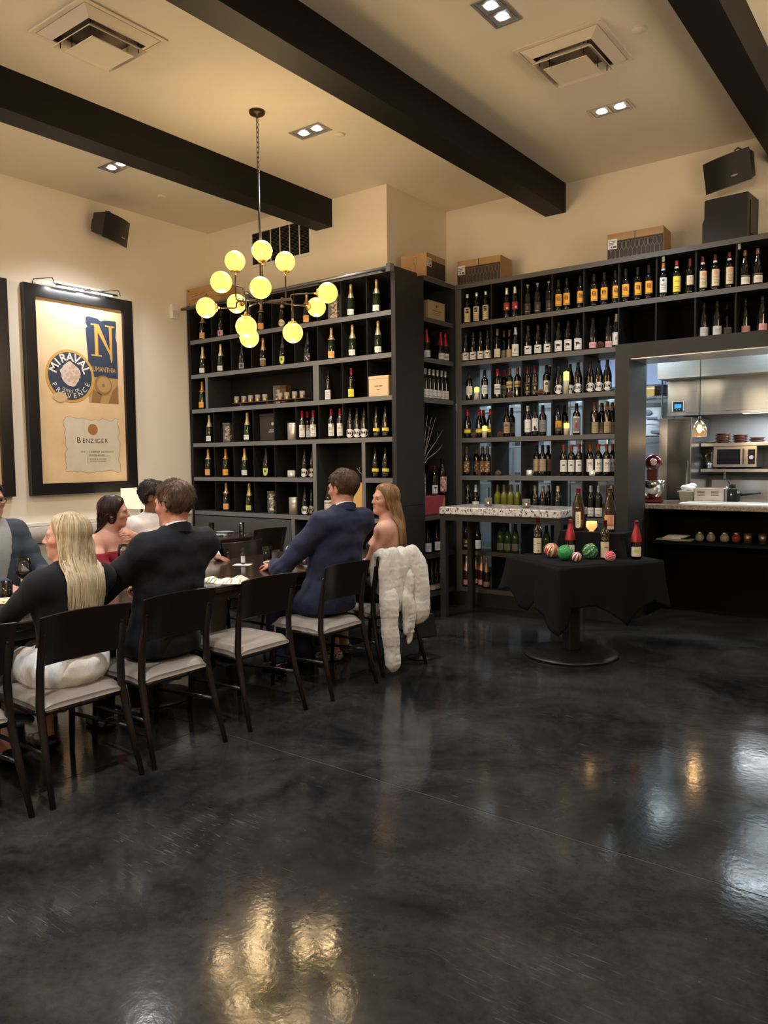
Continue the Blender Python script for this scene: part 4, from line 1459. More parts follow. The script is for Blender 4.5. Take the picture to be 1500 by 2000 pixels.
# ------------------------------------------------------------------ kitchen behind the pass
kw = mat('kitchen_wall', (0.42, 0.45, 0.47), .5)
KC = 2.95
struct('wall_kitchen_back', MB().box(-6.4, XR+.2, YK, YK+.15, 0, KC), kw)
struct('wall_kitchen_left', MB().box(-6.4, -6.2, 7.4, YK, 0, KC), kw)
struct('wall_kitchen_front', MB().box(-6.2, XJ-.2, 7.4, 7.55, 0, CZ), kw)
struct('ceiling_kitchen', MB().box(-6.4, XR+.3, YWB+.15, YK+.15, KC, KC+.1), mat('kitchen_ceiling', (.7, .72, .73), .7))
panel_m = mat('light_panel', (1, 1, 1), .5, emit=(.86, .94, 1.0), estr=5)
for x, lb in ((-5.0, 'left end of the kitchen ceiling'), (-3.3, 'kitchen ceiling behind the wine wall'), (-1.3, 'kitchen ceiling behind the pass'), (.9, 'right end of the kitchen ceiling')):
    t = empty('ceiling_panel_light', (x, 8.35, KC))
    tag(t, 'white fluorescent panel light, '+lb, 'ceiling light')
    MB().box(-.55, .55, -.28, .28, -.02, -.001).build('panel_frame', white_m, t)
    MB().box(-.52, .52, -.25, .25, -.024, -.0201).build('diffuser', panel_m, t)
    d = bpy.data.lights.new('panel_lamp', 'AREA')
    d.shape = 'RECTANGLE'
    d.size, d.size_y = 1.04, .5
    d.energy = P_KITCHEN
    d.color = (.74, .90, 1.0)
    lo = bpy.data.objects.new('lamp', d)
    COL.objects.link(lo)
    lo.parent = t
    lo.location = (0, 0, -.03)

# stainless lining of the header
granite_b = mat('brown_granite', (0.16, 0.125, 0.085), .15, noise=(60, (0.33, 0.28, 0.22), .25), coat=.3)
t = empty('kitchen_counter', (0, 0, 0))
tag(t, 'granite topped kitchen counter in the pass', 'counter')
part_box('granite_top', t, granite_b, -2.86, -.432, 7.47, 8.25, 1.045, 1.09, bev=.004)
part_box('front_panel', t, black_in, -2.86, -.432, 8.05, 8.08, 0.0, 1.045)
part_box('under_shelf', t, black_in, -2.428, -.432, 7.60, 8.05, .70, .725)
part_box('side_panel', t, black_in, -2.428, -2.40, 7.47, 8.05, 0, 1.045)
soff = MB()
soff.box(-2.428, -.432, 7.0, 7.46, 2.4355, 2.4455)
t2 = tag(soff.build('pass_soffit_lining', mat('satin_steel', (.55, .57, .58), .35, metal=1.0)), 'stainless lining under the header of the pass', 'lining')

t = empty('extractor_hood', (0, 0, 0))
tag(t, 'stainless extractor hood along the kitchen back wall', 'hood')
hood_m = mat('hood_steel', (.56, .58, .58), .30, metal=1.0, noise=(2, (.48, .50, .50), .6, (1, 1, 30)))
part_box('plenum', t, hood_m, -2.79, -.2, 8.95, YK-.01, 2.43, KC-.001)
part_box('canopy', t, hood_m, -2.77, -.2, 9.28, YK-.01, 2.05, 2.43)
part_box('drip_lip', t, steel_m, -2.77, -.2, 9.24, 9.30, 2.02, 2.06, bev=.004)
part_box('hood_lamp', t, panel_m, -2.0, -1.2, 9.45, 9.6, 2.03, 2.049)
d = bpy.data.lights.new('hood_lamp', 'AREA')
d.size, d.size_y, d.shape = .7, .12, 'RECTANGLE'
d.energy = 9
d.color = (.9, .95, 1)
lo = bpy.data.objects.new('lamp', d)
COL.objects.link(lo)
lo.parent = t
lo.location = (-1.6, 9.5, 2.01)

t = empty('thermostat', (-2.645, 9.279, 2.13))
tag(t, 'thermostat with a lit blue screen on the hood front', 'thermostat')
part_box('case', t, white_m, -.07, .07, -.02, 0, -.062, .062, bev=.005)
part_box('face', t, black_m, -.055, .055, -.024, -.02, -.055, .055)
part_box('screen', t, mat('blue_screen', (.02, .1, .4), .3, emit=(.03, .32, 1), estr=1.2), -.038, .038, -.026, -.024, -.02, .025)
for x in (-.018, .018):
    MB().ball((x, -.025, -.038), .005, 8, 6).build('button', white_m, t)

t = empty('tall_refrigerator', (-2.60, 9.46, 0))
tag(t, 'tall stainless refrigerator under the left end of the hood', 'refrigerator')
part_box('cabinet', t, steel_m, -.20, .16, -.38, .38, .05, 1.99)
part_box('door', t, mat('dark_steel', (.20, .21, .22), .25, metal=1.0), -.10, .155, -.41, -.381, .30, 1.98, bev=.004)
part_box('handle', t, chrome_m, .12, .14, -.45, -.412, .9, 1.5, bev=.004)

def wall_shelf(z, label):
    t = empty('steel_wall_shelf', (-1.40, 9.66, z))
    tag(t, label, 'shelf')
    part_box('shelf_board', t, steel_m, -1.03, 1.1, -.22, .22, -.04, 0, bev=.004)
    for x in (-.8, 0, .8):
        part_box('bracket', t, steel_m, x-.01, x+.01, -.05, .22, -.12, -.04)
wall_shelf(1.70, 'upper stainless kitchen shelf stacked with brown platters')
wall_shelf(1.40, 'lower stainless kitchen shelf carrying the microwave')
t = empty('microwave_oven', (-2.06, 9.62, 1.4005))
tag(t, 'stainless microwave oven on the lower kitchen shelf', 'microwave')
part_box('case', t, steel_m, -.235, .235, -.17, .17, .018, .262, bev=.006)
part_box('window', t, mat('oven_glass', (.012, .014, .02), .1), -.19, .06, -.176, -.17, .05, .225)
part_box('door_frame', t, steel_m, -.225, .10, -.174, -.1705, .03, .25)
part_box('door_handle', t, chrome_m, .082, .104, -.20, -.176, .05, .23, bev=.005)
part_box('control_panel', t, black_m, .14, .215, -.174, -.17, .05, .22)
MB().lathe([(.022, -.19), (.022, -.174)], .178, 0, .13, 14, axis='y').build('dial', white_m, t)
for x in (-.2, .2):
    part_box('foot', t, black_m, x-.02, x+.02, -.15, .15, 0, .018)
brown_cer = mat('brown_stoneware', (.13, .045, .025), .25, noise=(8, (.22, .09, .045), .5))
pl = MB()
pl.lathe([(.001, 0), (.07, 0), (.085, .004), (.120, .018), (.121, .021), (.085, .009), (.001, .006)], n=22, cap=False)
plm = pl.mesh('platter', brown_cer)
for s, (x, y, n, nm) in enumerate(((-2.215, 9.56, 6, 'left'), (-2.035, 9.60, 5, 'middle'), (-1.855, 9.58, 3, 'right'))):
    for k in range(n):
        o = link_mesh('stoneware_platter', plm, None, (x+.004*math.sin(k*3+s), y, 1.7003+k*.0175), (0, 0, k), (.7, .7, 1))
        tag(o, '%s from bottom in the %s stack of brown stoneware platters' % (ORD[k], nm), 'plate', 'brown platters on the kitchen shelf')
o = link_mesh('serving_plate', pl.mesh('serving_plate', porcelain), None, (-2.36, 9.57, 1.7003), (0, 0, 0))
o.scale = (.55, .55, .9)
tag(o, 'white plate on the upper kitchen shelf beside the platters', 'plate')

t = empty('glass_pendant', (-2.10, 8.10, KC))
tag(t, 'small amber glass pendant lamp hanging in the pass', 'pendant lamp')
MB().tube([(0, 0, 0), (0, 0, -1.03)], .004, 6).build('cord', black_m, t)
MB().lathe([(.001, -1.0), (.012, -1.0), (.018, -1.03), (.03, -1.05), (.03, -1.06), (.001, -1.06)], n=16, cap=False).build('socket', bronze_m, t)
MB().lathe([(.028, -1.045), (.045, -1.065), (.060, -1.10), (.068, -1.15), (.070, -1.205)], n=22, cap=False).build('shade', mat('amber_glass', (.75, .55, .25), .05, trans=.85, alpha=.45), t)
MB().ball((0, 0, -1.125), (.026, .026, .040), 14, 10).build('bulb', mat('warm_bulb', (1, .8, .4), .3, emit=(1, .62, .22), estr=14), t)
d = bpy.data.lights.new('pendant_lamp', 'POINT')
d.energy = 3
d.color = (1, .6, .25)
d.shadow_soft_size = .03
lo = bpy.data.objects.new('lamp', d)
COL.objects.link(lo)
lo.parent = t
lo.location = (0, 0, -1.23)

# stand mixer on the counter, seen from behind and side
t = empty('stand_mixer', (-2.60, 8.0, 1.0903), 0.35)
t.location = (-2.515, 7.93, 1.0903)
t.scale = (1.18, 1.18, 1.18)
tag(t, 'dark red stand mixer on the left end of the kitchen counter', 'mixer')
mx = mat('mixer_red', (.14, .004, .012), .18, coat=.6)
b = MB()
b.prism([(-.11, 0), (.11, 0), (.115, .03), (.075, .06), (.055, .15), (.06, .28), (-.06, .28), (-.055, .15), (-.075, .06), (-.115, .03)], lambda u, v, d: (u*.75, d, v), .10, -.03)
b.box(-.085, .085, -.22, .10, 0, .028, .008)
b.build('stand', mx, t)
hd = MB()
hd.lathe([(.001, -.24), (.05, -.235), (.068, -.19), (.072, -.05), (.070, .06), (.055, .12), (.001, .135)], 0, 0, .345, 20, False, axis='y')
hd.build('head', mx, t)
hb = MB()
hb.lathe([(.0735, -.06), (.0745, -.05), (.0745, -.04), (.0735, -.03)], 0, 0, .345, 20, False, axis='y')
hb.build('chrome_band', chrome_m, t)
MB().lathe([(.02, -.26), (.028, -.255), (.028, -.235)], 0, 0, .345, 14, True, axis='y').build('nose_cap', chrome_m, t)
MB().lathe([(.03, .028), (.05, .04), (.085, .09), (.098, .15), (.10, .19), (.096, .19), (.08, .09), (.001, .05)], 0, -.12, 0, 22, False).build('bowl', chrome_m, t)
MB().tube([(.06, 0, .33), (.085, 0, .33)], .012, 8).build('knob', black_m, t)
for x in (-.07, .07):
    MB().ball((x, .06, .004), (.012, .012, .004), 8, 6).build('foot', black_m, t)

t = empty('steel_toaster_box', (-1.97, 8.06, 1.0903), 0.0)
tag(t, 'brushed steel toaster with side vents on the kitchen counter', 'toaster')
part_box('case', t, steel_m, -.14, .15, -.10, .10, .004, .145, bev=.008)
for x in (-.07, .06):
    for k in range(4):
        part_box('vent_slot', t, black_m, x-.035, x+.035, -.1015, -.1003, .07+.012*k, .075+.012*k)
part_box('crumb_tray', t, white_m, -.05, .06, -.112, -.1003, .012, .026)
t = empty('black_flask', (-1.755, 7.98, 1.0903))
tag(t, 'black insulated flask standing right of the toaster', 'flask')
MB().lathe([(.001, 0), (.045, 0), (.048, .01), (.046, .13), (.036, .15), (.001, .15)], n=18, cap=False).build('body', black_m, t)
MB().lathe([(.001, .15), (.030, .15), (.030, .185), (.001, .188)], n=16, cap=False).build('lid', plastic_black, t)
MB().tube([(-.02, 0, .17), (-.045, 0, .23)], .006, 6).build('spout', black_m, t)
MB().ball((0, -.047, .085), .009, 8, 6).build('badge', white_m, t)
t = empty('cutting_board', (-1.50, 7.66, 1.0903))
tag(t, 'long white cutting board along the counter of the pass', 'cutting board')
part_box('board', t, mat('white_plastic', (.75, .78, .78), .35), -.62, .62, -.16, .16, 0, .02, bev=.004)
part_box('rim_strip', t, mat('grey_plastic', (.35, .38, .38), .4), -.61, .61, -.05, -.04, .0201, .024)
t = empty('saute_pan', (-2.0, 9.0, 1.05))
kit_top = empty('steel_work_table', (-1.35, 9.35, 0))
tag(kit_top, 'stainless work table against the kitchen back wall', 'table')
part_box('table_top', kit_top, steel_m, -1.05, 1.0, -.5, .5, 1.00, 1.04, bev=.004)
for x in (-1.0, .95):
    for y in (-.45, .45):
        part_box('leg', kit_top, steel_m, x-.02, x+.02, y-.02, y+.02, 0, 1.0)
part_box('splash_panel', kit_top, steel_m, -1.05, 1.0, .50, .53, 1.04, 1.26)
t.location = (-2.08, 9.15, 1.0403)
tag(t, 'dark saute pan with a lid on the work table behind the toaster', 'pan')
MB().lathe([(.001, 0), (.13, 0), (.15, .01), (.155, .09), (.16, .095), (.150, .09), (.14, .012), (.001, .008)], n=24, cap=False).build('pan_body', mat('dark_pan', (.03, .03, .032), .4, metal=.5), t)
MB().lathe([(.157, .096), (.12, .125), (.02, .14), (.015, .165), (.001, .167)], n=24, cap=False).build('lid', steel_m, t)
MB().tube([(.15, 0, .075), (.36, -.02, .10)], .012, 8).build('handle', black_m, t)
t = empty('utensil_crock', (-2.36, 9.6, 1.4005))
t.scale = (.75, .75, .8)
tag(t, 'steel crock of utensils left of the microwave', 'crock')
MB().lathe([(.001, 0), (.06, 0), (.062, .10), (.056, .10), (.054, .006), (.001, .006)], n=18, cap=False).build('pot', steel_m, t)
for k in range(6):
    a = k*1.05
    u = MB()
    e = (.07*math.cos(a), .07*math.sin(a), .19+.02*(k % 3))
    u.tube([(.02*math.cos(a), .02*math.sin(a), .01), e], .004, 6)
    u.ball(e, (.016, .008, .02), 8, 6)
    u.build('utensil', steel_m if k % 2 else mat('wood_spoon', (.3, .17, .07), .6), t)

# dry store seen at the left edge of the pass
t = empty('wire_store_shelf', (-3.25, 9.55, 0))
tag(t, 'wire store shelf at the left edge of the pass', 'shelf')
for z in (.9, 1.80, 2.27):
    s = MB()
    for k in range(9):
        s.tube([(-.45, -.25+.0625*k, z), (.42, -.25+.0625*k, z)], .004, 5)
    s.tube([(-.45, -.26, z-.02), (.42, -.26, z-.02)], .005, 5)
    s.build('wire_shelf', chrome_m, t)
for x in (-.44, .41):
    for y in (-.25, .25):
        MB().tube([(x, y, 0), (x, y, 2.5)], .011, 8).build('post', chrome_m, t)
bag_m = mat('flour_sack', (.66, .70, .74), .7)
t = empty('flour_bag', (-3.02, 9.48, 1.805))
tag(t, 'white printed flour bag on the wire store shelf', 'bag')
g = MB()
g.grid(lambda u, v: ((.15-.02*abs(math.sin(v*PI)))*math.cos(2*PI*u)*(1-.25*v**6), .08*math.sin(2*PI*u)*(1-.75*v**3), .001+.34*v), 20, 10)
g.build('sack', bag_m, t)
q = MB()
q.box(-.04, .10, -.083, -.081, .20, .225)
q.box(-.06, .11, -.083, -.081, .135, .140)
q.box(.02, .12, -.083, -.081, .03, .06)
q.ball((-.02, -.07, .28), (.05, .012, .035), 12, 8)
q.build('print', mat('grey_blue_print', (.2, .25, .33), .6), t)
t = empty('yellow_carton', (-3.08, 9.45, 2.276))
tag(t, 'yellow food carton on top of the wire store shelf', 'box')
part_box('carton', t, mat('ochre_card', (.55, .36, .08), .6), -.14, .13, -.09, .09, 0, .12)
part_box('lid_band', t, white_m, -.141, .131, -.091, .091, .085, .10)
t = empty('blue_lit_wall_box', (-3.3, 9.72, 2.42))
tag(t, 'cabinet standing in for a white wall lit blue, beside the extractor hood', 'cabinet')
wc = mat('blue_lit_white', (.42, .52, .80), .25)  # blue light on a white wall, put into the colour
part_box('body', t, wc, -.5, .44, -.15, .17, 0, .5)
part_box('door', t, wc, -.48, -.04, -.168, -.1505, .01, .49, bev=.003)
part_box('door', t, wc, -.02, .42, -.168, -.1505, .01, .49, bev=.003)
t = empty('white_mixing_bowl', (-2.62, 8.75, 0))
t = empty('prep_tub', (-2.20, 8.12, 1.0903))
tag(t, 'translucent prep tub of white cloths beside the mixer', 'tub')
g = MB()
g.hexa([(-.06, -.08, 0), (.06, -.08, 0), (.06, .08, 0), (-.06, .08, 0), (-.075, -.095, .10), (.075, -.095, .10), (.075, .095, .10), (-.075, .095, .10)])
g.build('tub', mat('milky_plastic', (.5, .5, .45), .3), t)
part_box('rim', t, white_m, -.085, .085, -.105, .105, .10, .108)
g = MB()
for k in range(5):
    g.ball((.03*math.sin(k*2.1), .04*math.cos(k*1.7), .125+.008*k), (.045, .05, .028), 10, 8)
g.build('cloth_bundle', mat('white_cloth', (.8, .82, .84), .8), t)
bpy.data.objects.remove(bpy.data.objects['white_mixing_bowl'])

# glass store behind the wine wall, glimpsed through its open back
t = empty('glass_store_rack', (-4.1, 8.75, 0))
tag(t, 'steel rack of stacked glassware glimpsed through the wine wall', 'rack')
for z in (.35, .80, 1.25, 1.70, 2.15):
    part_box('rack_shelf', t, steel_m, -1.35, 1.0, -.2, .2, z-.02, z)
for x in (-1.34, -.55, .25, .98):
    for y in (-.19, .19):
        part_box('rack_post', t, steel_m, x-.015, x+.015, y-.015, y+.015, 0, 2.4)
store_m = MB().lathe([(.001, 0), (.032, 0), (.04, .12), (.038, .12), (.030, .006), (.001, .006)], n=12, cap=False).mesh('store_glass', mat('store_glass', (.55, .62, .66), .1, spec=.6, alpha=.5))
k_ = 0
for z, nm in ((.80, 'lowest'), (1.25, 'second'), (1.70, 'third'), (2.15, 'top')):
    for i in range(11):
        o = link_mesh('store_tumbler', store_m, None, (-5.30+.2*i+.03*((i*7) % 3), 8.68+.05*((i*5) % 3), z+.0005))
        tag(o, 'stored tumbler %s on the %s loaded shelf of the glass rack' % (['first', 'second', 'third', 'fourth', 'fifth', 'sixth', 'seventh', 'eighth', 'ninth', 'tenth', 'eleventh'][i]+' from left', nm), 'glass', 'tumblers in the glass rack')
for x, h_, w_ in ((-3.72, 1.55, .5), (-5.35, 2.0, .55)):
    t = empty('steel_locker', (x, 9.5, 0))
    tag(t, 'dark steel locker behind the wine wall, %s one' % ('right' if x > -4 else 'left'), 'locker')
    part_box('locker_body', t, mat('dark_steel'), -w_/2, w_/2, -.25, .25, 0, h_, bev=.004)
    part_box('locker_door', t, steel_m, -w_/2+.02, w_/2-.02, -.268, -.2505, .06, h_-.04, bev=.003)
    part_box('handle', t, chrome_m, w_/2-.08, w_/2-.06, -.29, -.2685, h_*.5, h_*.5+.15)

# things on the dark shelf under the counter
t = empty('folded_napkin_tray', (-2.22, 7.78, .7253))
tag(t, 'pale tray of folded napkins under the kitchen counter', 'tray')
part_box('tray', t, mat('pale_wood', (.45, .40, .30), .6), -.17, .17, -.11, .11, 0, .012, bev=.003)
for k in range(3):
    part_box('napkin', t, mat('white_cloth'), -.12+.02*k, .06+.03*k, -.06, .07, .0122+.012*k, .0236+.012*k, bev=.004)
for k, (x, c, nm) in enumerate(((-2.00, (.30, .28, .26), 'clear'), (-1.90, (.28, .26, .25), 'smoky'), (-1.78, (.35, .33, .32), 'pale'), (-1.68, (.30, .04, .05), 'red'))):
    m = MB()
    m.lathe([(.001, 0), (.030, 0), (.040, .015), (.042, .045), (.032, .065), (.028, .07), (.028, .085), (.001, .086)], n=18, cap=False)
    o = m.build('spice_jar', mat('jar_'+nm, c, .15, coat=.4), None, (x, 7.78+.02*k, .7253))
    MB().lathe([(.031, .078), (.031, .095), (.001, .096)], n=16, cap=False).build('lid', steel_m, o)
    tag(o, '%s lidded jar on the shelf under the kitchen counter' % nm, 'jar')
for k, x in enumerate((-1.58, -1.45)):
    m = MB()
    m.lathe([(.001, 0), (.035, 0), (.038, .09), (.036, .09), (.033, .004), (.001, .004)], n=18, cap=False)
    o = m.build('copper_tumbler', mat('copper_cup', (.55, .35, .26), .3, metal=.9), None, (x, 7.85, .7253))
    MB().lathe([(.0385, .055), (.0387, .06), (.0385, .065)], n=18, cap=False).build('band', steel_m, o)
    tag(o, '%s copper tumbler under the kitchen counter' % ('left' if k == 0 else 'right'), 'cup')
# ------------------------------------------------------------------ small things on the shelves
cork_m = mat('cork', (.42, .25, .13), .8, noise=(40, (.58, .40, .24), .4))
def cork_jar(x, y, z, label, h=.22, w_=.085, pale=False):
    t = empty('cork_jar', (x, y, z+.0003), .3)
    tag(t, label, 'jar')
    hw = w_/2
    rnd = random.Random(int(x*100))
    g = MB()
    cyl = [(0.010, -.021), (0.0105, .021)]
    for k in range(int(h*150)):
        zz = .012+(h-.05)*rnd.random()
        a, b = rnd.random()*PI, (rnd.random()-.5)*1.2
        c = Vector((rnd.uniform(-hw+.016, hw-.016), rnd.uniform(-hw+.016, hw-.016), zz+.008))
        d = Vector((math.cos(a)*math.cos(b), math.sin(a)*math.cos(b), math.sin(b)))*.016
        g.tube([c-d, c+d], .010, 7)
    tag(g.build('corks', mat('cork_pale', (.66, .58, .44), .8) if pale else cork_m, t), kind='stuff')
    c = MB()
    c.box(-hw, hw, -hw, hw, 0, .006)
    for sx in (-1, 1):
        for sy in (-1, 1):
            c.box(sx*hw-.0025, sx*hw+.0025, sy*hw-.0025, sy*hw+.0025, 0, h)
    c.build('glass_edges', glass_clear, t)
    p = MB()
    for a in range(4):
        s, q = math.sin(a*PI/2), math.cos(a*PI/2)
        p.quad(*[(px*q-py*s, px*s+py*q, pz) for px, py, pz in ((-hw, -hw, .006), (hw, -hw, .006), (hw, -hw, h), (-hw, -hw, h))])
    p.build('glass_wall', mat('thin_glass', (.9, .95, .95), .03, spec=.6, alpha=.10), t)
    l = MB()
    l.box(-hw-.003, hw+.003, -hw-.003, hw+.003, h, h+.012, .002)
    l.build('lid', mat('lid_grey', (.12, .12, .12), .4), t)
    return t


cork_jar(-5.115, 6.02, RZ[0], 'square glass jar full of corks, top row of champagne shelf', .26, .10)
cork_jar(-6.747, 6.02, RZ[3], 'square glass jar of corks, fourth row of champagne shelf', .21, .09)
cork_jar(-6.06, 6.02, RZ[5], 'square glass jar of pale corks, sixth row of champagne shelf', .23, .075, True)

def gift_box(name, x0, x1, y0, y1, z, h, m, label, prints=None, lid=True):
    t = empty(name, ((x0+x1)/2, (y0+y1)/2, z+.0003))
    tag(t, label, 'box')
    a, b = (x1-x0)/2, (y1-y0)/2
    MB().box(-a, a, -b, b, 0, h-.03, .002).build('box_base', m, t)
    MB().box(-a-.0015, a+.0015, -b-.0015, b+.0015, h-.0295, h, .002).build('box_lid', m, t)
    if prints:
        q = MB()
        prints(q, a, b, h)
        q.build('print', prints.m, t)
    return t


def pr1(q, a, b, h):
    for k in range(6):
        q.box(-.045+.016*k, -.034+.016*k, -b-.0022, -b-.0016, h*.5-.006, h*.5+.006)
    q.box(-.02, .015, -b-.0022, -b-.0016, h*.33-.003, h*.33+.002)
pr1.m = mat('tan_print', (.25, .17, .09), .6)
gift_box('wine_gift_box', -4.625, -4.385, 5.935, 6.15, RZ[2], .195, mat('cream_card', (.62, .47, .30), .6), 'cream card gift box, third row of champagne shelf', pr1)
def pr2(q, a, b, h):
    for k in range(5):
        q.box(a*.42-.03+.014*k, a*.42-.019+.014*k, -b-.0022, -b-.0016, h*.40-.006, h*.40+.006)
        q.box(a*.42-.045+.017*k, a*.42-.031+.017*k, -b-.0022, -b-.0016, h*.33-.006, h*.33+.006)
    q.lathe([(.001, -b-.0022), (.018, -b-.002)], a*.55, 0, h*.62, 14, False, axis='y')
pr2.m = mat('silver_print', (.45, .44, .42), .5)
gift_box('wine_gift_box', -6.20, -5.93-.012, 5.99, 6.2, RZ[3], .30, mat('black_card', (.030, .025, .023), .5), 'black gift box with silver print, fourth row of champagne shelf', pr2)
for z, lb, tx in ((RZ[3], 'silver canister, fourth row of champagne shelf, beside red-foil bottles', ''), (RZ[5], 'silver canister lettered NIT, sixth row of champagne shelf', 'NIT')):
    t = empty('metal_canister', (-5.70, 6.0, z+.0003))
    tag(t, lb, 'canister')
    MB().lathe([(.001, 0), (.062, 0), (.065, .004), (.065, .160), (.062, .163)], n=28, cap=False).build('body', mat('satin_tin', (.50, .48, .44), .35, metal=.8), t)
    MB().lathe([(.066, .163), (.066, .180), (.060, .184), (.001, .185)], n=28, cap=False).build('lid', mat('satin_tin'), t)
    if tx:
        q = MB()
        add_text(q, tx, .030, lambda u, v: (.0662*math.cos(-PI/2+.55+u/.066), .0662*math.sin(-PI/2+.55+u/.066), .115+v))
        q.build('lettering', print_black, t)

candle_glow = mat('candle_glow', (.95, .85, .3), .5, emit=(1.0, .72, .08), estr=1.6)
def votive(x, y, z, label, r=.036, h=.062, tint=(.75, .75, .72), alpha=.35, glow=4):
    t = empty('votive_candle', (x, y, z+.0003))
    tag(t, label, 'candle')
    MB().lathe([(.001, 0), (r*.8, 0), (r, .006), (r, h), (r*.95, h), (r*.93, .010), (.001, .008)], n=22, cap=False).build('glass_cup', mat('votive_glass_%d' % int(tint[0]*100), tint, .08, spec=.6, alpha=alpha), t)
    MB().lathe([(.001, .010), (r*.62, .010), (r*.62, .024), (.001, .024)], n=16, cap=False).build('tealight', mat('wax_white', (.85, .82, .72), .5), t)
    MB().ball((0, 0, .034), (.005, .005, .010), 8, 6).build('flame', mat('flame', (1, .8, .4), .5, emit=(1, .75, .35), estr=8*glow), t)
    return t


votive(-5.73, 5.985, RZ[4], 'clear glass votive candle, fifth row of champagne shelf', .042, .075)
votive(-3.455, 7.05, RZ[4], 'clear glass votive left of parchment-label bottles, wine wall', .030, .058)
votive(-2.79, 7.022, RZ[4], 'clear glass votive before the M-label bottles, wine wall', .028, .058)
votive(-3.649, 6.55, 1.085, 'smoked glass votive on granite table, left one', .038, .085, (.16, .16, .10), .6)
votive(-3.218, 6.50, 1.085, 'smoked glass votive on granite table, right one', .038, .085, (.16, .16, .10), .6)

def led_candle(x, y, z, h, r, label):
    t = empty('pillar_candle', (x, y, z+.0003))
    tag(t, label, 'candle')
    MB().lathe([(.001, 0), (r, 0), (r, h*.62)], n=20, cap=False).build('wax_body', mat('ivory_wax', (.78, .72, .55), .5, sss=.2), t)
    MB().lathe([(r, h*.62), (r, h), (r*.9, h+.004), (r*.8, h-.004), (.001, h-.010)], n=20, cap=False).build('glowing_top', candle_glow, t)
    MB().tube([(0, 0, h-.012), (0, 0, h+.012)], .003, 6).build('wick', candle_glow, t)


led_candle(-4.050, 7.032, RZ[2], .125, .026, 'lit ivory pillar candle, third row of wine wall, left end')
led_candle(-3.060, 7.030, RZ[2], .21, .026, 'tall lit ivory pillar candle among CA bottles, wine wall')
led_candle(-3.955, 7.026, RZ[3], .115, .025, 'lit ivory pillar candle, fourth row of wine wall, left end')
led_candle(-3.055, 7.030, RZ[3], .110, .026, 'lit ivory pillar candle right of sunset-label bottles, wine wall')

def pine_cone(x, y, z, r, label):
    t = empty('pine_cone', (x, y, z+r*.82), random.random()*6)
    t.rotation_euler = (.9, .3, random.random()*6)
    tag(t, label, 'pine cone')
    b = MB()
    b.ball((0, 0, 0), (r*.62, r*.62, r*.85), 12, 8)
    b.build('core', mat('cone_core', (.05, .022, .012), .8), t)
    s = MB()
    n = 46
    for k in range(n):
        f = (k+.5)/n
        zz = (-.8+1.65*f)*r
        rr = math.sqrt(max(.02, 1-(zz/r*.95)**2))*r
        a = k*2.39996
        c, sn = math.cos(a), math.sin(a)
        w_ = r*.24
        p0 = Vector((c*rr*.45, sn*rr*.45, zz-r*.05))
        p1 = Vector((c*rr*1.02, sn*rr*1.02, zz+r*.12))
        tv = Vector((-sn, c, 0))*w_
        s.mat(0)._add([p0-tv*.5, p0+tv*.5, p1+tv, p1-tv, p0-tv*.5+Vector((0, 0, -.002)), p0+tv*.5+Vector((0, 0, -.002)), p1+tv+Vector((0, 0, -.004)), p1-tv+Vector((0, 0, -.004))], [(0, 1, 2, 3), (7, 6, 5, 4), (3, 2, 6, 7), (0, 3, 7, 4), (1, 5, 6, 2)])
        s.mat(1)._add([p1+tv+Vector((0, 0, .0012)), p1-tv+Vector((0, 0, .0012)), (p1-tv)*.93+(p0)*.07+Vector((0, 0, .0014)), (p1+tv)*.93+p0*.07+Vector((0, 0, .0014))], [(0, 1, 2, 3)])
    s.build('scales', [mat('cone_scale', (.13, .06, .035), .7), mat('cone_tip', (.42, .28, .22), .7)], t)


for x, r_, rr, lb in ((-3.66, 2, .034, 'third row, before the bronze band bottles'), (-3.325, 2, .034, 'third row, beside the gold-diamond bottles'), (-4.085, 3, .032, 'fourth row, before the yellow-band bottles'), (-3.775, 3, .030, 'fourth row, left of the tan crest bottles'),
                      (-4.03, 4, .030, 'fifth row, before the ornate bottles'), (-3.80, 4, .028, 'fifth row, alone in second bay'), (-2.725, 1, .036, 'second row, between pink-label bottles')):
    pine_cone(x, 7.028 if r_ != 1 else 7.035, RZ[r_], rr, 'brown pine cone, wine wall, '+lb)

# flight tray of tumblers in the wide compartment
t = empty('tumbler_tray', (-6.07, 6.02, RZ[2]+.0003))
tag(t, 'thin raised wooden tray in the wide compartment, champagne shelf', 'tray')
MB().box(-.56, .56, -.045, .045, .038, .045, .002).build('tray_board', mat('tray_wood', (.10, .07, .05), .5), t)
for x in (-.42, 0, .42):
    MB().box(x-.004, x+.004, -.04, .04, 0, .038).build('tray_foot', mat('tray_wood'), t)
gl = MB()
gl.lathe([(.001, .0), (.025, .0), (.028, .002), (.029, .075), (.0275, .075), (.0265, .010), (.001, .010)], n=18, cap=False)
glm = gl.mesh('tumbler', mat('smoky_glass', (.42, .38, .30), .08, spec=.6, alpha=.55))
bd = MB().lathe([(.0292, .004), (.0294, .006), (.0294, .030), (.0292, .032)], n=18, cap=False).mesh('gold_band', mat('gilt_band', (.35, .25, .12), .3, metal=.7))
for k, x in enumerate((-6.582, -6.464, -6.357, -6.243, -6.13, -5.896, -5.796, -5.683, -5.572)):
    o = link_mesh('tumbler_glass', glm, None, (x, 6.01, RZ[2]+.0457))
    link_mesh('gold_band', bd, o)
    tag(o, '%s from left of nine smoky tumblers on the champagne shelf tray' % ORD[k], 'glass', 'tumblers on the tray')
cork_jar(-6.035, 6.125, RZ[2], 'tall cork jar behind the tumblers, champagne shelf', .20, .085)
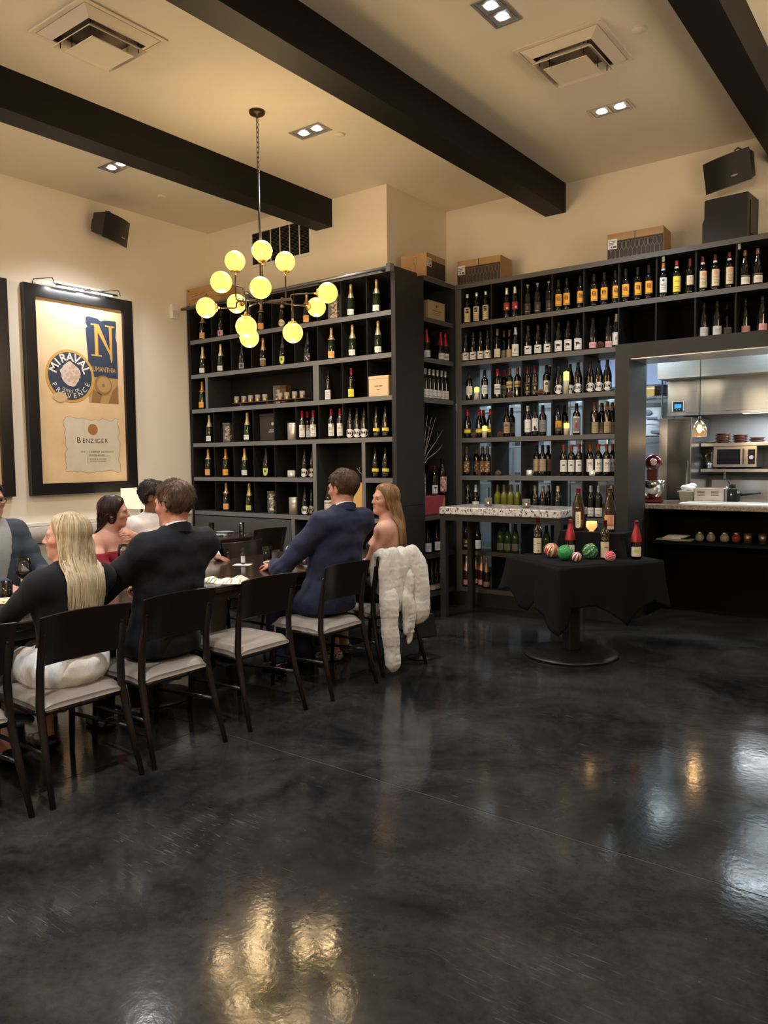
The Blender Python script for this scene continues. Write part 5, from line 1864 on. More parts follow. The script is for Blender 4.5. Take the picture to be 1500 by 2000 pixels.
gift_box('bottle_carton', -5.965, -5.885, 6.085, 6.17, RZ[2], .21, mat('russet_card', (.10, .045, .022), .6), 'russet bottle carton behind the tumblers, champagne shelf')

# cubby of the champagne shelf
gift_box('pine_bottle_box', -4.90, -4.755, 5.985, 6.09, RZ[5], .345, mat('pine_box', (.60, .34, .11), .55, noise=(4, (.68, .42, .16), .6, (8, 1, 1))), 'upright pine bottle box in the champagne shelf cubby')
bottle('darkart', -4.975, 6.15, RZ[5]+.0003, .4, 'dark bottle behind the pine box, champagne shelf cubby', None)
t = gift_box('pine_bottle_box', -5.07, -4.745, 6.115+.0, 6.25, RZ[5], .36, mat('pine_box'), 'long pine box at the back of the champagne shelf cubby')
bpy.data.objects['pine_bottle_box.001'].location.x = -4.80
bpy.data.objects['pine_bottle_box.001'].scale = (.42, .8, 1)
bottle('goldblk', -4.80, 6.185, RZ[5]+.3605, .4, 'black bottle on the long pine box, champagne shelf cubby', None)
def twig(name, base, tips, label, cat='branches'):
    t = empty(name, base)
    tag(t, label, cat)
    rnd = random.Random(5)
    for e in tips:
        s = MB()
        e = Vector(e)
        pts = [Vector((0, 0, 0)), e*.35+Vector((rnd.uniform(-.01, .01), rnd.uniform(-.01, .01), .02)), e*.7, e]
        s.tube(pts, [.0045, .0035, .0025, .0012], 5)
        for q in (.5, .75):
            p = e*q
            d = Vector((rnd.uniform(-.06, .06), rnd.uniform(-.06, .06), rnd.uniform(.02, .07)))
            s.tube([p, p+d], [.002, .001], 5)
            s.ball(p+d, .004, 6, 5)
        s.build('stem', mat('pale_twig', (.38, .34, .30), .8), t)
    return t
twig('twig_bunch', (-4.775, 6.08, RZ[5]+.3455), [(-.13, 0, .15), (-.02, 0, .20), (.02, .0, .12)], 'pale twigs sticking out of the champagne shelf cubby')

# corner shelf contents
t = empty('wine_case_box', (XC-.16, 6.675, RZ[0]+.0003))
tag(t, 'pale wooden wine case in the top of the corner shelf', 'box')
MB().box(-.14, .135, -.155, .155, 0, .175, .003).build('case_body', mat('case_pale', (.50, .38, .25), .6), t)
MB().box(-.141, .136, -.156, .156, .1755, .185, .002).build('case_lid', mat('case_pale'), t)
q = MB()
q.box(.1361, .1366, -.07, .09, .088, .094)
q.box(.1361, .1366, -.06, .06, .066, .070)
q.box(.1361, .1366, -.05, .06, .048, .051)
q.lathe([(.001, .1362), (.016, .1361)], 0, 0, .135, 14, False, axis='x')
q.build('brand', mat('burnt_brand'), t)

t = empty('red_draped_box', (XC-.15, 6.60, RZ[5]+.0003))
tag(t, 'yellow crate under a red cloth in the corner shelf', 'box')
MB().box(-.13, .12, -.19, .225, 0, .185, .003).build('crate', mat('yellow_crate', (.45, .27, .05), .6), t)
c = MB()
c.box(-.135, .125, -.195, .17, .1855, .195, .002)
c.prism([(-.195, .195), (-.195, .010), (-.03, .018), (.08, .012), (.13, .06), (.19, .195)], lambda u, v, d: (d, u, v), .1255, .134)
c.build('red_cloth', mat('red_cloth', (.30, .005, .015), .8, sheen=.3, bump=(40, .3)), t)
t = empty('pebble_vase', (XC-.09, 6.475, RZ[5]+.1955))
tag(t, 'tall glass vase of pale pebbles on the red draped box', 'vase')
MB().lathe([(.001, 0), (.040, 0), (.045, .01), (.045, .20), (.030, .26), (.026, .30), (.030, .32)], n=22, cap=False).build('vase_glass', mat('vase_glass', (.6, .62, .58), .05, alpha=.3), t)
g = MB()
rnd = random.Random(3)
for k in range(240):
    a, r_ = rnd.random()*6.28, .038*math.sqrt(rnd.random())
    g.ball((r_*math.cos(a), r_*math.sin(a), .012+.19*rnd.random()), rnd.uniform(.005, .008), 6, 4)
tag(g.build('pebbles', mat('pale_pebble', (.55, .50, .40), .8), t), kind='stuff')
fl = MB()
for k in range(40):
    a, b = rnd.random()*6.28, rnd.uniform(-.4, 1.4)
    d = Vector((math.cos(a)*math.cos(b), math.sin(a)*math.cos(b), math.sin(b)))*.045
    fl.tube([(0, 0, .35), Vector((0, 0, .35))+d], [.006, .003], 5)
fl.build('flower_head', mat('dried_flower', (.60, .52, .36), .9), t)
twig('branch_bunch', (XC-.09, 6.475, RZ[5]+.50), [(.03, .07, .52), (.04, .13, .50), (.02, -.02, .48), (.05, .33, .38), (.05, .30, .20), (.03, .22, .50)], 'pale bare branches standing in the pebble vase')

# ------------------------------------------------------------------ framed wine-label pictures
art_m = mat('aged_poster', (.66, .44, .24), .6, noise=(2.4, (.80, .60, .37), .5))
navy_m = mat('poster_navy', (.030, .042, .075), .6)
gold_p = mat('poster_gold', (.55, .31, .07), .6)
wht_p = mat('poster_white', (.70, .66, .58), .6)
tan_p = mat('poster_tan', (.42, .26, .10), .6)
tan2_p = mat('poster_brown', (.26, .14, .05), .6)
parch_p = mat('poster_parchment', (.56, .50, .38), .6, noise=(5, (.66, .60, .48), .5))
parch_s = mat('poster_parchment_edge', (.28, .22, .14), .6)

def picture(y0, y1, z0, z1, label, prints):
    x = XL
    t = empty('framed_picture', (x, (y0+y1)/2, z0))
    tag(t, label, 'picture')
    W, Hh = y1-y0, z1-z0
    fwid, dep = .115, .065
    h = W/2
    fr = mat('black_frame', (.010, .009, .009), .28, spec=.5)
    def rail(pts):
        m = MB()
        m._add([(.002, *p) for p in pts]+[(dep, *p) for p in pts], [(3, 2, 1, 0), (4, 5, 6, 7), (0, 1, 5, 4), (1, 2, 6, 5), (2, 3, 7, 6), (3, 0, 4, 7)])
        m.build('frame_rail', fr, t)
    a, b = fwid, Hh-fwid
    rail([(-h, 0), (h, 0), (h-a, a), (-h+a, a)])
    rail([(h, 0), (h, Hh), (h-a, b), (h-a, a)])
    rail([(h, Hh), (-h, Hh), (-h+a, b), (h-a, b)])
    rail([(-h, Hh), (-h, 0), (-h+a, a), (-h+a, b)])
    MB().box(.002, .03, -h+a, h-a, a, b).build('poster', art_m, t)
    prints(t, W-2*a, Hh-2*a, a)
    # picture light: bar with two lit tubes on two wire arms
    zt = Hh
    bar = MB()
    bar.tube([(dep+.07, -h*.52, zt+.015), (dep+.07, h*.62, zt+.015)], .011, 8)
    bar.build('lamp_bar', fr, t)
    for s0, s1 in ((-.48, -.02), (.12, .52)):
        l = MB()
        l.tube([(dep+.068, h*s0, zt+.003), (dep+.068, h*s1, zt+.003)], .0085, 8)
        l.build('led_tube', mat('led_tube', (1, 1, 1), .4, emit=(.88, .94, 1), estr=9), t)
    for s in (-.62, .60):
        w_ = MB()
        w_.tube([(dep+.07, h*s+.05, zt+.015), (dep+.065, h*s+.03, zt+.075), (.02, h*s-.10, zt+.055), (.004, h*s-.12, zt-.01)], .005, 6)
        w_.build('wire_arm', fr, t)
    d = bpy.data.lights.new('picture_lamp', 'AREA')
    d.shape = 'RECTANGLE'
    d.size, d.size_y = .03, W*.5
    d.energy = P_PICTURE
    d.color = (.95, .97, 1)
    lo = bpy.data.objects.new('lamp', d)
    COL.objects.link(lo)
    lo.parent = t
    lo.location = (dep+.16, 0, zt+.02)
    lo.rotation_euler = (0, .30, 0)
    return t


def arc_text(mb, s, cy, cz, r, a0, a1, size, x, inside=False, offset=0.0):
    n = len(s)
    for i, ch in enumerate(s):
        if ch == ' ':
            continue
        a = a0+(a1-a0)*(i/(n-1))
        rot = a-PI/2 if not inside else a+PI/2
        c, sn = math.cos(rot), math.sin(rot)
        vs, fs = text_mesh(ch, size, offset=offset)
        by, bz = cy+r*math.cos(a), cz+r*math.sin(a)
        mb._add([(x, by+u*c-v*sn, bz+u*sn+v*c) for u, v, _ in vs], fs)


def disc(mb, cy, cz, r, x, n=48, r0=0):
    if r0 <= 0:
        mb._add([(x, cy, cz)]+[(x, cy+r*math.cos(2*PI*i/n), cz+r*math.sin(2*PI*i/n)) for i in range(n)], [[0, 1+i, 1+(i+1) % n] for i in range(n)])
    else:
        mb._add([(x, cy+q*math.cos(2*PI*i/n), cz+q*math.sin(2*PI*i/n)) for q in (r0, r) for i in range(n)], [[i, n+i, n+(i+1) % n, (i+1) % n] for i in range(n)])


def poly(mb, pts, x):
    mb._add([(x, *p) for p in pts], [list(range(len(pts)))])


def prints_main(t, W, Hh, off):
    def uv(u, v):      # v measured down from the top
        return (-W/2+u*W, off+Hh*(1-v))
    X0 = .0306
    # dark N panel with torn edges
    m = MB()
    pts = [(.565, .066), (.60, .060), (.70, .066), (.74, .080), (.78, .070), (.925, .068), (.93, .10), (.915, .16), (.93, .19), (.93, .40), (.57, .40), (.575, .30), (.558, .13), (.58, .12), (.56, .10)]
    poly(m, [uv(*p) for p in reversed(pts)], X0)
    m.build('navy_label', navy_m, t)
    m = MB()
    def rect(u0, v0, u1, v1):
        poly(m, [uv(u0, v1), uv(u1, v1), uv(u1, v0), uv(u0, v0)], X0+.0008)
    # the letter N with serifs
    for p in ([(.66, .105), (.70, .105), (.70, .275), (.66, .275)], [(.62, .098), (.71, .098), (.71, .107), (.62, .107)], [(.615, .272), (.74, .272), (.74, .280), (.615, .280)],
              [(.66, .100), (.715, .100), (.862, .268), (.862, .305), (.85, .312), (.84, .268), (.69, .135)], [(.835, .107), (.868, .107), (.868, .30), (.840, .29)], [(.79, .098), (.905, .098), (.905, .107), (.79, .107)]):
        poly(m, [uv(*q) for q in reversed(p)], X0+.0008+.0003*len(m.f))
    c = uv(.742, .355)
    add_text(m, 'NUMANTHIA', .055, lambda a, b: (X0+.0009, c[0]+a*1.02, c[1]+b*1.4), spacing=.92)
    m.build('gold_lettering', gold_p, t)
    m = MB()
    poly(m, [uv(.57, .548), uv(.93, .548), uv(.93, .40), uv(.57, .40)], X0)
    m.build('figure_panel', tan_p, t)
    m = MB()
    cc = uv(.745, .445)
    disc(m, cc[0], cc[1], .105, X0+.0006)
    poly(m, [uv(.60, .545), uv(.70, .545), uv(.73, .50), uv(.62, .47)], X0+.0006)
    poly(m, [uv(.80, .545), uv(.92, .545), uv(.92, .44), uv(.86, .47)], X0+.0006)
    m.build('figure_shade', tan2_p, t)
    m = MB()
    disc(m, cc[0]+.01, cc[1]+.008, .082, X0+.001)
    m.build('figure_disc', tan_p, t)
    m = MB()
    disc(m, cc[0], cc[1], .018, X0+.0014)
    m.build('figure_centre', tan2_p, t)
    # round MIRAVAL label
    cy, cz = uv(.365, .407)
    r = .268
    m = MB()
    disc(m, cy, cz, r, X0+.002, 60, r*.90)
    m.build('gold_ring', gold_p, t)
    m = MB()
    disc(m, cy, cz, r*.90, X0+.002)
    m.build('navy_disc', navy_m, t)
    m = MB()
    arc_text(m, 'MIRAVAL', cy, cz, r*.70, math.radians(158), math.radians(22), .118, X0+.0028, offset=.003)
    arc_text(m, 'PROVENCE', cy, cz, r*.76, math.radians(208), math.radians(338), .072, X0+.0028, True)
    arc_text(m, 'COTES DE', cy, cz, r*.585, math.radians(238), math.radians(302), .040, X0+.0028, True)
    m.build('white_lettering', wht_p, t)
    m = MB()
    n = 40
    poly(m, [(cy+r*.40*(1+.08*math.sin(5*a)+.05*math.sin(11*a+1))*math.cos(a), cz+.02+r*.44*(1+.08*math.sin(4*a+1)+.05*math.sin(9*a))*math.sin(a)) for a in [2*PI*i/n for i in range(n)]], X0+.003)
    m.build('crest', mat('poster_crest', (.62, .50, .42), .6), t)
    m = MB()
    for k in range(14):
        a = k*2.4
        disc(m, cy+r*.33*math.sqrt(k/14)*math.cos(a)+.01, cz+.02+r*.36*math.sqrt(k/14)*math.sin(a), .012+.006*(k % 3), X0+.0034+.0001*k, 10)
    m.build('crest_shading', mat('poster_crest2', (.50, .36, .28), .6), t)
    # missing bite out of the ring at the lower left
    m = MB()
    b = uv(.24, .515)
    rnd = random.Random(2)
    poly(m, [(b[0]+(.075+.012*rnd.random())*math.cos(2*PI*i/16), b[1]-.02+(.045+.012*rnd.random())*math.sin(2*PI*i/16)) for i in range(16)], X0+.0038)
    m.build('worn_patch', mat('aged_poster_patch', (.58, .40, .23), .6), t)
    # parchment label
    def torn(ins, seed):
        rnd = random.Random(seed)
        pts = []
        u0, v0, u1, v1 = .275, .635, .92, .945
        for i in range(16):
            pts.append((u0+(u1-u0)*i/16, v1+rnd.uniform(-.012, .004)-ins*.4))
        for i in range(14):
            pts.append((u1+rnd.uniform(-.028, .008)-ins, v1-(v1-v0)*i/14))
        for i in range(16):
            pts.append((u1-(u1-u0)*i/16, v0+rnd.uniform(-.006, .016)+ins*.4))
        for i in range(14):
            pts.append((u0+rnd.uniform(-.008, .03)+ins, v0+(v1-v0)*i/14))
        return [uv(*p) for p in pts]
    m = MB()
    poly(m, torn(-.006, 4), X0)
    m.build('parchment_edge', parch_s, t)
    m = MB()
    poly(m, torn(0, 4), X0+.0006)
    m.build('parchment_label', parch_p, t)
    m = MB()
    c = uv(.60, .70)
    disc(m, c[0], c[1], .058, X0+.0012, 26)
    m.build('wax_seal', mat('poster_seal', (.36, .15, .05), .6), t)
    m = MB()
    c = uv(.60, .766)
    x_ = -.165
    for ch, sz in zip('BENZIGER', (.085, .066, .066, .066, .066, .066, .066, .066)):
        vs, fs = text_mesh(ch, sz)
        m = MB()
        m._add([(X0+.0013, c[0]+x_+a, c[1]+b+(0 if sz < .07 else .004)) for a, b, _ in vs], fs)
        m.build('brand_letter', print_black, t)
        x_ += .030 if ch == 'I' else (.056 if sz > .07 else .047)
    for s, u, v, sz, sh in (('2014', .475, .828, .026, 0), ('CABERNET SAUVIGNON', .695, .828, .026, 0), ('Sonoma County', .635, .845, .028, .4), ('IMPORTED & UNFILTERED', .65, .870, .017, 0), ('ESTATE BOTTLED VINTNERS', .65, .884, .015, 0)):
        c = uv(u, v)
        m = MB()
        add_text(m, s, sz, lambda a, b: (X0+.0013, c[0]+a, c[1]+b), shear=sh)
        m.build('small_lettering', print_black, t)
    for (u0, v0), (u1, v1) in (((.52, .818), (.522, .893)), ((.54, .857), (.80, .858)), ((.54, .878), (.80, .8785))):
        m = MB()
        poly(m, [uv(u0, v1), uv(u1, v1), uv(u1, v0), uv(u0, v0)], X0+.0013)
        m.build('rule_line', print_black, t)


def prints_other(t, W, Hh, off):
    def uv(u, v):
        return (-W/2+u*W, off+Hh*(1-v))
    m = MB()
    poly(m, [uv(.15, .45), uv(.6, .45), uv(.6, .15), uv(.15, .15)], .0306)
    poly(m, [uv(.3, .9), uv(.85, .9), uv(.85, .6), uv(.3, .6)], .0306)
    m.build('pasted_label', parch_p, t)


picture(3.935, 5.15, 1.235, 3.30, 'black framed poster of pasted wine labels with a big N', prints_main)
picture(2.56, 3.775, 1.235, 3.30, 'black framed poster cut off by the left edge of the view', prints_other)
# ------------------------------------------------------------------ granite high table
def granite_material():
    m = bpy.data.materials.new('speckled_granite')
    m.use_nodes = True
    nt = m.node_tree
    b = nt.nodes['Principled BSDF']
    tc = nt.nodes.new('ShaderNodeTexCoord')
    v = nt.nodes.new('ShaderNodeTexVoronoi')
    v.inputs['Scale'].default_value = 95
    nt.links.new(tc.outputs['Object'], v.inputs['Vector'])
    n = nt.nodes.new('ShaderNodeTexNoise')
    n.inputs['Scale'].default_value = 28
    n.inputs['Detail'].default_value = 6
    nt.links.new(tc.outputs['Object'], n.inputs['Vector'])
    mx = nt.nodes.new('ShaderNodeMath')
    mx.operation = 'MULTIPLY_ADD'
    mx.inputs[1].default_value = .55
    nt.links.new(v.outputs['Color'], mx.inputs[0])
    nt.links.new(n.outputs[0], mx.inputs[2])
    r = nt.nodes.new('ShaderNodeValToRGB')
    e = r.color_ramp.elements
    e[0].position, e[0].color = .52, (.035, .032, .030, 1)
    e[1].position, e[1].color = .62, (.30, .28, .27, 1)
    e.new(.72).color = (.62, .59, .57, 1)
    e.new(1.0).color = (.74, .71, .69, 1)
    nt.links.new(mx.outputs[0], r.inputs[0])
    nt.links.new(r.outputs[0], b.inputs['Base Color'])
    b.inputs['Roughness'].default_value = .12
    return m


t = empty('granite_high_table', (0, 0, 0))
tag(t, 'high side table with a speckled granite top before the wine wall', 'table')
part_box('granite_top', t, granite_material(), -4.045, -2.785, 6.285, 6.90, 1.015, 1.085, bev=.006)
for x in (-4.045, -2.85):
    for y in (6.30, 6.82):
        part_box('leg', t, unit_m, x, x+.06, y, y+.06, 0, .955)
part_box('apron', t, unit_m, -4.045, -2.79, 6.30, 6.36, .955, 1.014)
part_box('apron', t, unit_m, -4.045, -2.79, 6.82, 6.88, .955, 1.014)
part_box('apron', t, unit_m, -4.045, -3.985, 6.36, 6.82, .955, 1.014)
part_box('apron', t, unit_m, -2.85, -2.79, 6.36, 6.82, .955, 1.014)

# ------------------------------------------------------------------ display table under a black cloth
TX, TY, TR = -2.37, 5.78, math.radians(-33)
t = empty('pedestal_table', (TX, TY, 0), TR)
tag(t, 'pedestal table with a round black base under the black cloth', 'table')
hu, hv = .385, .46
MB().box(-hu, hu, -hv, hv, .73, .752, .004).build('table_top', wood_dark, t)
px_, py_ = .04, -.13
b = MB()
b.lathe([(.001, 0), (.36, 0), (.368, .008), (.360, .020), (.30, .028), (.10, .045), (.001, .046)], px_, py_, 0, 40, False)
b.build('base_plate', mat('black_iron', (.012, .012, .013), .35, spec=.5), t)
MB().box(px_-.05, px_+.05, py_-.05, py_+.05, .044, .73, .004).build('column', mat('black_iron'), t)
MB().box(px_-.15, px_+.15, py_-.15, py_+.15, .715, .7298).build('top_plate', mat('black_iron'), t)

cloth_m = mat('black_linen', (.0080, .0080, .0092), .9, spec=.12, bump=(300, .15))
def hem_drop(s):
    """length of cloth hanging at perimeter position s: 0 left corner, 1 front corner, 2 right corner, 3 back corner"""
    xs_ = [0, .12, .32, .42, .52, .78, .93, 1.0, 1.05, 1.10, 1.30, 1.42, 1.60, 1.78, 1.90, 2.0, 2.2, 2.5, 3.0, 3.5, 3.9, 4.0]
    ys_ = [.28, .25, .38, .40, .32, .38, .46, .50, .44, .31, .30, .35, .47, .35, .30, .36, .28, .30, .36, .30, .26, .28]
    return float(np.interp(s % 4, xs_, ys_))


def cloth_surface(hx, hy, ztop, name):
    c = [(-hx, -hy), (hx, -hy), (hx, hy), (-hx, hy)]
    nrm_ = [(0, -1), (1, 0), (0, 1), (-1, 0)]
    N, K = 240, 16
    vs, fs = [], []
    # flat top
    g = 10
    for j in range(g+1):
        for i in range(g+1):
            vs.append((-hx+2*hx*i/g, -hy+2*hy*j/g, ztop))
    for j in range(g):
        for i in range(g):
            a = j*(g+1)+i
            fs.append([a, a+1, a+g+2, a+g+1])
    o = len(vs)
    for k in range(K+1):
        t_ = k/K
        for i in range(N):
            s = 4*i/N
            e, f = int(s), s-int(s)
            p, q = c[e], c[(e+1) % 4]
            x, y = p[0]+(q[0]-p[0])*f, p[1]+(q[1]-p[1])*f
            nx, ny = nrm_[e]
            # near a corner the direction swings round
            w = .06
            if f < w:
                m_ = nrm_[(e+3) % 4]
                b = .5+.5*f/w
            elif f > 1-w:
                m_ = nrm_[(e+1) % 4]
                b = .5+.5*(1-f)/w
            else:
                m_, b = (nx, ny), 1
            nx, ny = nx*b+m_[0]*(1-b), ny*b+m_[1]*(1-b)
            L = math.hypot(nx, ny)
            nx, ny = nx/L, ny/L
            d = hem_drop(s)
            cor = math.exp(-(min(f, 1-f)/.10)**2)
            fold = .018*math.sin(s*9.5+.6)+.012*math.sin(s*21+1.1)+.03*math.exp(-((s-1.60)/.13)**2)-.018*math.exp(-((s-1.80)/.06)**2)-.016*math.exp(-((s-1.40)/.05)**2)-.02*math.exp(-((s-.55)/.06)**2)
            out = .006+t_*(.022+fold*(.4+.6*t_)+.030*cor*t_)
            z = ztop-d*t_ if t_ > 0 else ztop
            r_ = .008*min(1, t_*8)
            vs.append((x+nx*(out if t_ > 0 else 0)+nx*r_*0, y+ny*(out if t_ > 0 else 0), z))
    for k in range(K):
        for i in range(N):
            j = (i+1) % N
            fs.append([o+k*N+i, o+(k+1)*N+i, o+(k+1)*N+j, o+k*N+j])
    m = MB()
    m._add(vs, fs, True)
    ob = m.build(name, cloth_m)
    sm = ob.modifiers.new('thickness', 'SOLIDIFY')
    sm.thickness = .003
    sm.offset = 1
    return ob


cl = cloth_surface(hu, hv, .7535, 'black_tablecloth')
cl.location = (TX, TY, 0)
cl.rotation_euler = (0, 0, TR)
tag(cl, 'black tablecloth draped in points over the pedestal table', 'tablecloth')
TZ = .757
# riser under its own cloth
RX, RY = -2.36, 6.02
t = empty('display_riser', (RX, RY, TZ+.0005), -.05)
tag(t, 'boxy riser wrapped in black cloth at the back of the display table', 'riser')
r_ = MB()
def rf(u, v):
    a = 2*PI*u
    k = 14
    c, s = math.cos(a), math.sin(a)
    sq = (abs(c)**k+abs(s)**k)**(-1/k)
    fl = 1+.16*(1-v)**1.5*(1+.5*math.sin(7*a+1))
    return (.27*c*sq*fl, .125*s*sq*fl, .19*v+.0)
r_.grid(rf, 64, 8)
r_.grid(lambda u, v: tuple([rf(u, 1.0)[0]*(1-v), rf(u, 1.0)[1]*(1-v), .19+.003*math.sin(PI*v)]), 64, 3)
r_.build('riser_cloth', cloth_m, t)
MB().box(-.24, .24, -.105, .105, 0, .183).build('riser_box', black_m, t)

for dsg, x, y, z, lb in (('quilt', -2.765, 5.795, TZ, 'cream-label red wine bottle at the left of the display table'),
                         ('waxred', -2.475, 5.78, TZ, 'red-wax-dipped wine bottle behind the green glitter bauble'),
                         ('quilt', -2.196, 5.80, TZ, 'cream-label red wine bottle before the riser, behind the pink bauble'),
                         ('waxred', -1.99, 5.915, TZ, 'red-wax-dipped wine bottle at the right of the display table'),
                         ('tabmag', -2.50, 6.00, TZ+.1945, 'magnum with a tall tab label on the riser, left'),
                         ('artmag', -2.245, 6.02, TZ+.1945, 'magnum with a pink picture label on the riser, right')):
    bottle(dsg, x, y, z, .36, lb, None)

def bauble(x, y, r, label, kind):
    t = empty('bauble', (x, y, TZ+r+.0008), .5)
    tag(t, label, 'ornament')
    t.rotation_euler = (.35, .25, .6)
    m = MB()
    if kind == 'stripe':
        n = 36
        for k in range(n):
            m.mat((0, 1, 0, 2)[k % 4] if k % 9 < 8 else 2)
            a0, a1 = 2*PI*k/n, 2*PI*(k+1)/n
            m.grid(lambda u, v: (r*math.sin(PI*v)*math.cos(a0+(a1-a0)*u)*(1+.015*(k % 2)), r*math.sin(PI*v)*math.sin(a0+(a1-a0)*u)*(1+.015*(k % 2)), -r*math.cos(PI*v)), 1, 14)
        m.build('shell', [mat('bauble_red', (.55, .03, .03), .25, coat=.5), mat('bauble_gold', (.62, .45, .18), .3, metal=.7), mat('bauble_cream', (.7, .62, .48), .4)], t)
    elif kind == 'glitter':
        m.ball((0, 0, 0), r, 28, 20)
        m.build('shell', mat('bauble_green', (.012, .22, .05), .35, coat=.6, noise=(90, (.04, .45, .12), .3), bump=(220, .8)), t)
    elif kind == 'petal':
        n = 16
        for k in range(n):
            m.mat(k % 2)
            a0, a1 = 2*PI*k/n, 2*PI*(k+1)/n
            m.grid(lambda u, v: (r*math.sin(PI*v)*math.cos(a0+(a1-a0)*u), r*math.sin(PI*v)*math.sin(a0+(a1-a0)*u), -r*math.cos(PI*v)), 2, 12)
        m.build('shell', [mat('bauble_maroon', (.25, .02, .02), .25, coat=.5), mat('bauble_white', (.75, .70, .65), .3)], t)
    elif kind == 'scale':
        m.ball((0, 0, 0), r*.93, 20, 14)
        rows = 11
        for j in range(1, rows):
            th = PI*j/rows
            n = max(5, int(18*math.sin(th)))
            for k in range(n):
                a = 2*PI*(k+.5*(j % 2))/n
                d = Vector((math.sin(th)*math.cos(a), math.sin(th)*math.sin(a), math.cos(th)))
                tv = Vector((-math.sin(a), math.cos(a), 0))
                dn = tv.cross(d)
                w_ = r*.19
                p = d*r*.95
                m.mat(k % 2)._add([p-tv*w_, p+dn*w_*1.3+d*r*.06, p+tv*w_, p-dn*w_*.8], [(0, 1, 2, 3)])
        m.build('shell', [mat('scale_green', (.02, .16, .06), .3, coat=.4), mat('scale_pale', (.22, .42, .20), .35, coat=.3)], t)
    else:
        m.ball((0, 0, 0), r, 24, 16)
        m.build('shell', mat('bauble_pink', (.60, .03, .08), .25, coat=.6), t)
        w_ = MB()
        for k in range(5):
            zz = (-.6+.3*k)*r
            rr = math.sqrt(r*r-zz*zz)+.0004
            w_.tube([(rr*math.cos(2*PI*i/24), rr*math.sin(2*PI*i/24), zz) for i in range(25)], .0016, 4, cap=False)
        w_.build('white_lines', white_m, t)
    MB().lathe([(r*.16, r*.96), (r*.16, r*1.10), (.001, r*1.11)], n=10, cap=False).build('cap', brass_m, t)


bauble(-2.575, 5.65, .058, 'red and gold striped Christmas bauble', 'stripe')
bauble(-2.415, 5.545, .060, 'green glitter Christmas bauble', 'glitter')
bauble(-2.305, 5.505, .038, 'small white and maroon Christmas bauble', 'petal')
bauble(-2.290, 5.735, .060, 'green scaly pine cone bauble', 'scale')
bauble(-2.105, 5.665, .040, 'small pink bauble with white lines', 'lines')
t = empty('mosaic_votive', (-2.372, 5.965, TZ+.1945))
tag(t, 'glowing gold mosaic votive holder on the riser', 'candle')
m = MB()
m.lathe([(.001, 0), (.022, 0), (.016, .008), (.03, .016), (.044, .035), (.046, .055), (.040, .08), (.037, .08), (.042, .055), (.04, .036), (.001, .02)], n=24, cap=False)
m.build('glass_cup', mat('mosaic_gold', (.55, .33, .10), .25, emit=(1, .55, .15), estr=.9, noise=(150, (.9, .7, .35), .3), bump=(150, .8)), t)
MB().ball((0, 0, .04), (.006, .006, .014), 8, 6).build('flame', mat('flame'), t)
d = bpy.data.lights.new('votive_lamp', 'POINT')
d.energy = .25
d.color = (1, .6, .2)
lo = bpy.data.objects.new('lamp', d)
COL.objects.link(lo)
lo.parent = t
lo.location = (0, 0, .11)

# ------------------------------------------------------------------ banquette on the left wall
fab = mat('woven_oatmeal', (.40, .37, .33), .9, sheen=.2, noise=(60, (.30, .28, .25), .5, (1, 1, 6)), bump=(180, .5))
t = empty('banquette', (0, 0, 0))
tag(t, 'oatmeal fabric banquette along the left wall', 'bench')
part_box('base', t, black_m, XL+.03, -6.80, -1.0, 5.70, 0, .30)
for y in range(4):
    part_box('seat_cushion', t, fab, XL+.06, -6.74, -.98+1.67*y, .675+1.67*y, .305, .46, bev=.03)
    m = MB()
    m.lathe([(.001, -.83), (.06, -.825), (.075, -.80), (.075, .80), (.06, .825), (.001, .83)], -7.19, -.15+1.67*y, .845, 20, False, axis='y')
    m.build('bolster', fab, t)
part_box('back_board', t, mat('ledge_paint'), XL+.021, -7.265, -1.0, 5.70, .46, .925)
part_box('lower_back', t, fab, -7.264, -7.16, -.98, 5.68, .47, .765, bev=.03)

# square-shaded table lamp on the ledge of the banquette
t = empty('square_table_lamp', (-7.03, 5.02, 0))
tag(t, 'glowing square cream shade lamp beside the banquette', 'lamp')
sh = MB()
a = .15
for x0, x1, y0, y1 in ((-a, a, -a, -a+.004), (-a, a, a-.004, a), (-a, -a+.004, -a, a), (a-.004, a, -a, a)):
    sh.box(x0, x1, y0, y1, 1.06, 1.275)
sh.build('shade', mat('lamp_shade', (.85, .80, .66), .7, emit=(1.0, .88, .62), estr=.55), t)
MB().lathe([(.001, .461), (.09, .461), (.09, .48), (.02, .50), (.014, 1.06), (.014, 1.15), (.001, 1.15)], n=18, cap=False).build('lamp_base', bronze_m, t)
MB().ball((0, 0, 1.17), (.03, .03, .04), 12, 8).build('bulb', mat('shade_bulb', (1, .9, .6), .4, emit=(1, .85, .55), estr=8), t)
MB().ball((0, 0, 1.285), .010, 8, 6).build('finial', bronze_m, t)
for x in (-1, 1):
    MB().tube([(0, 0, 1.27), (x*a, 0, 1.27)], .003, 5).build('shade_arm', bronze_m, t)

# ------------------------------------------------------------------ dining tables
def dining_table(name, x0, x1, y0, y1, label, peds):
    t = empty(name, (0, 0, 0))
    tag(t, label, 'table')
    TT = .76
    part_box('table_top', t, mat('table_walnut', (.014, .0085, .006), .16, spec=.5, noise=(4, (.026, .015, .010), .6, (14, 1, 1))), x0, x1, y0, y1, TT-.045, TT, bev=.006)
    part_box('apron', t, wood_dark, x0+.05, x1-.05, y0+.05, y1-.05, TT-.10, TT-.046)
    for px, py in peds:
        part_box('pedestal_column', t, black_m, px-.045, px+.045, py-.045, py+.045, .03, TT-.10)
        b = MB()
        b.lathe([(.001, 0), (.26, 0), (.265, .008), (.25, .018), (.06, .032), (.001, .032)], px, py, 0, 32, False)
        b.build('pedestal_base', black_m, t)
    return t


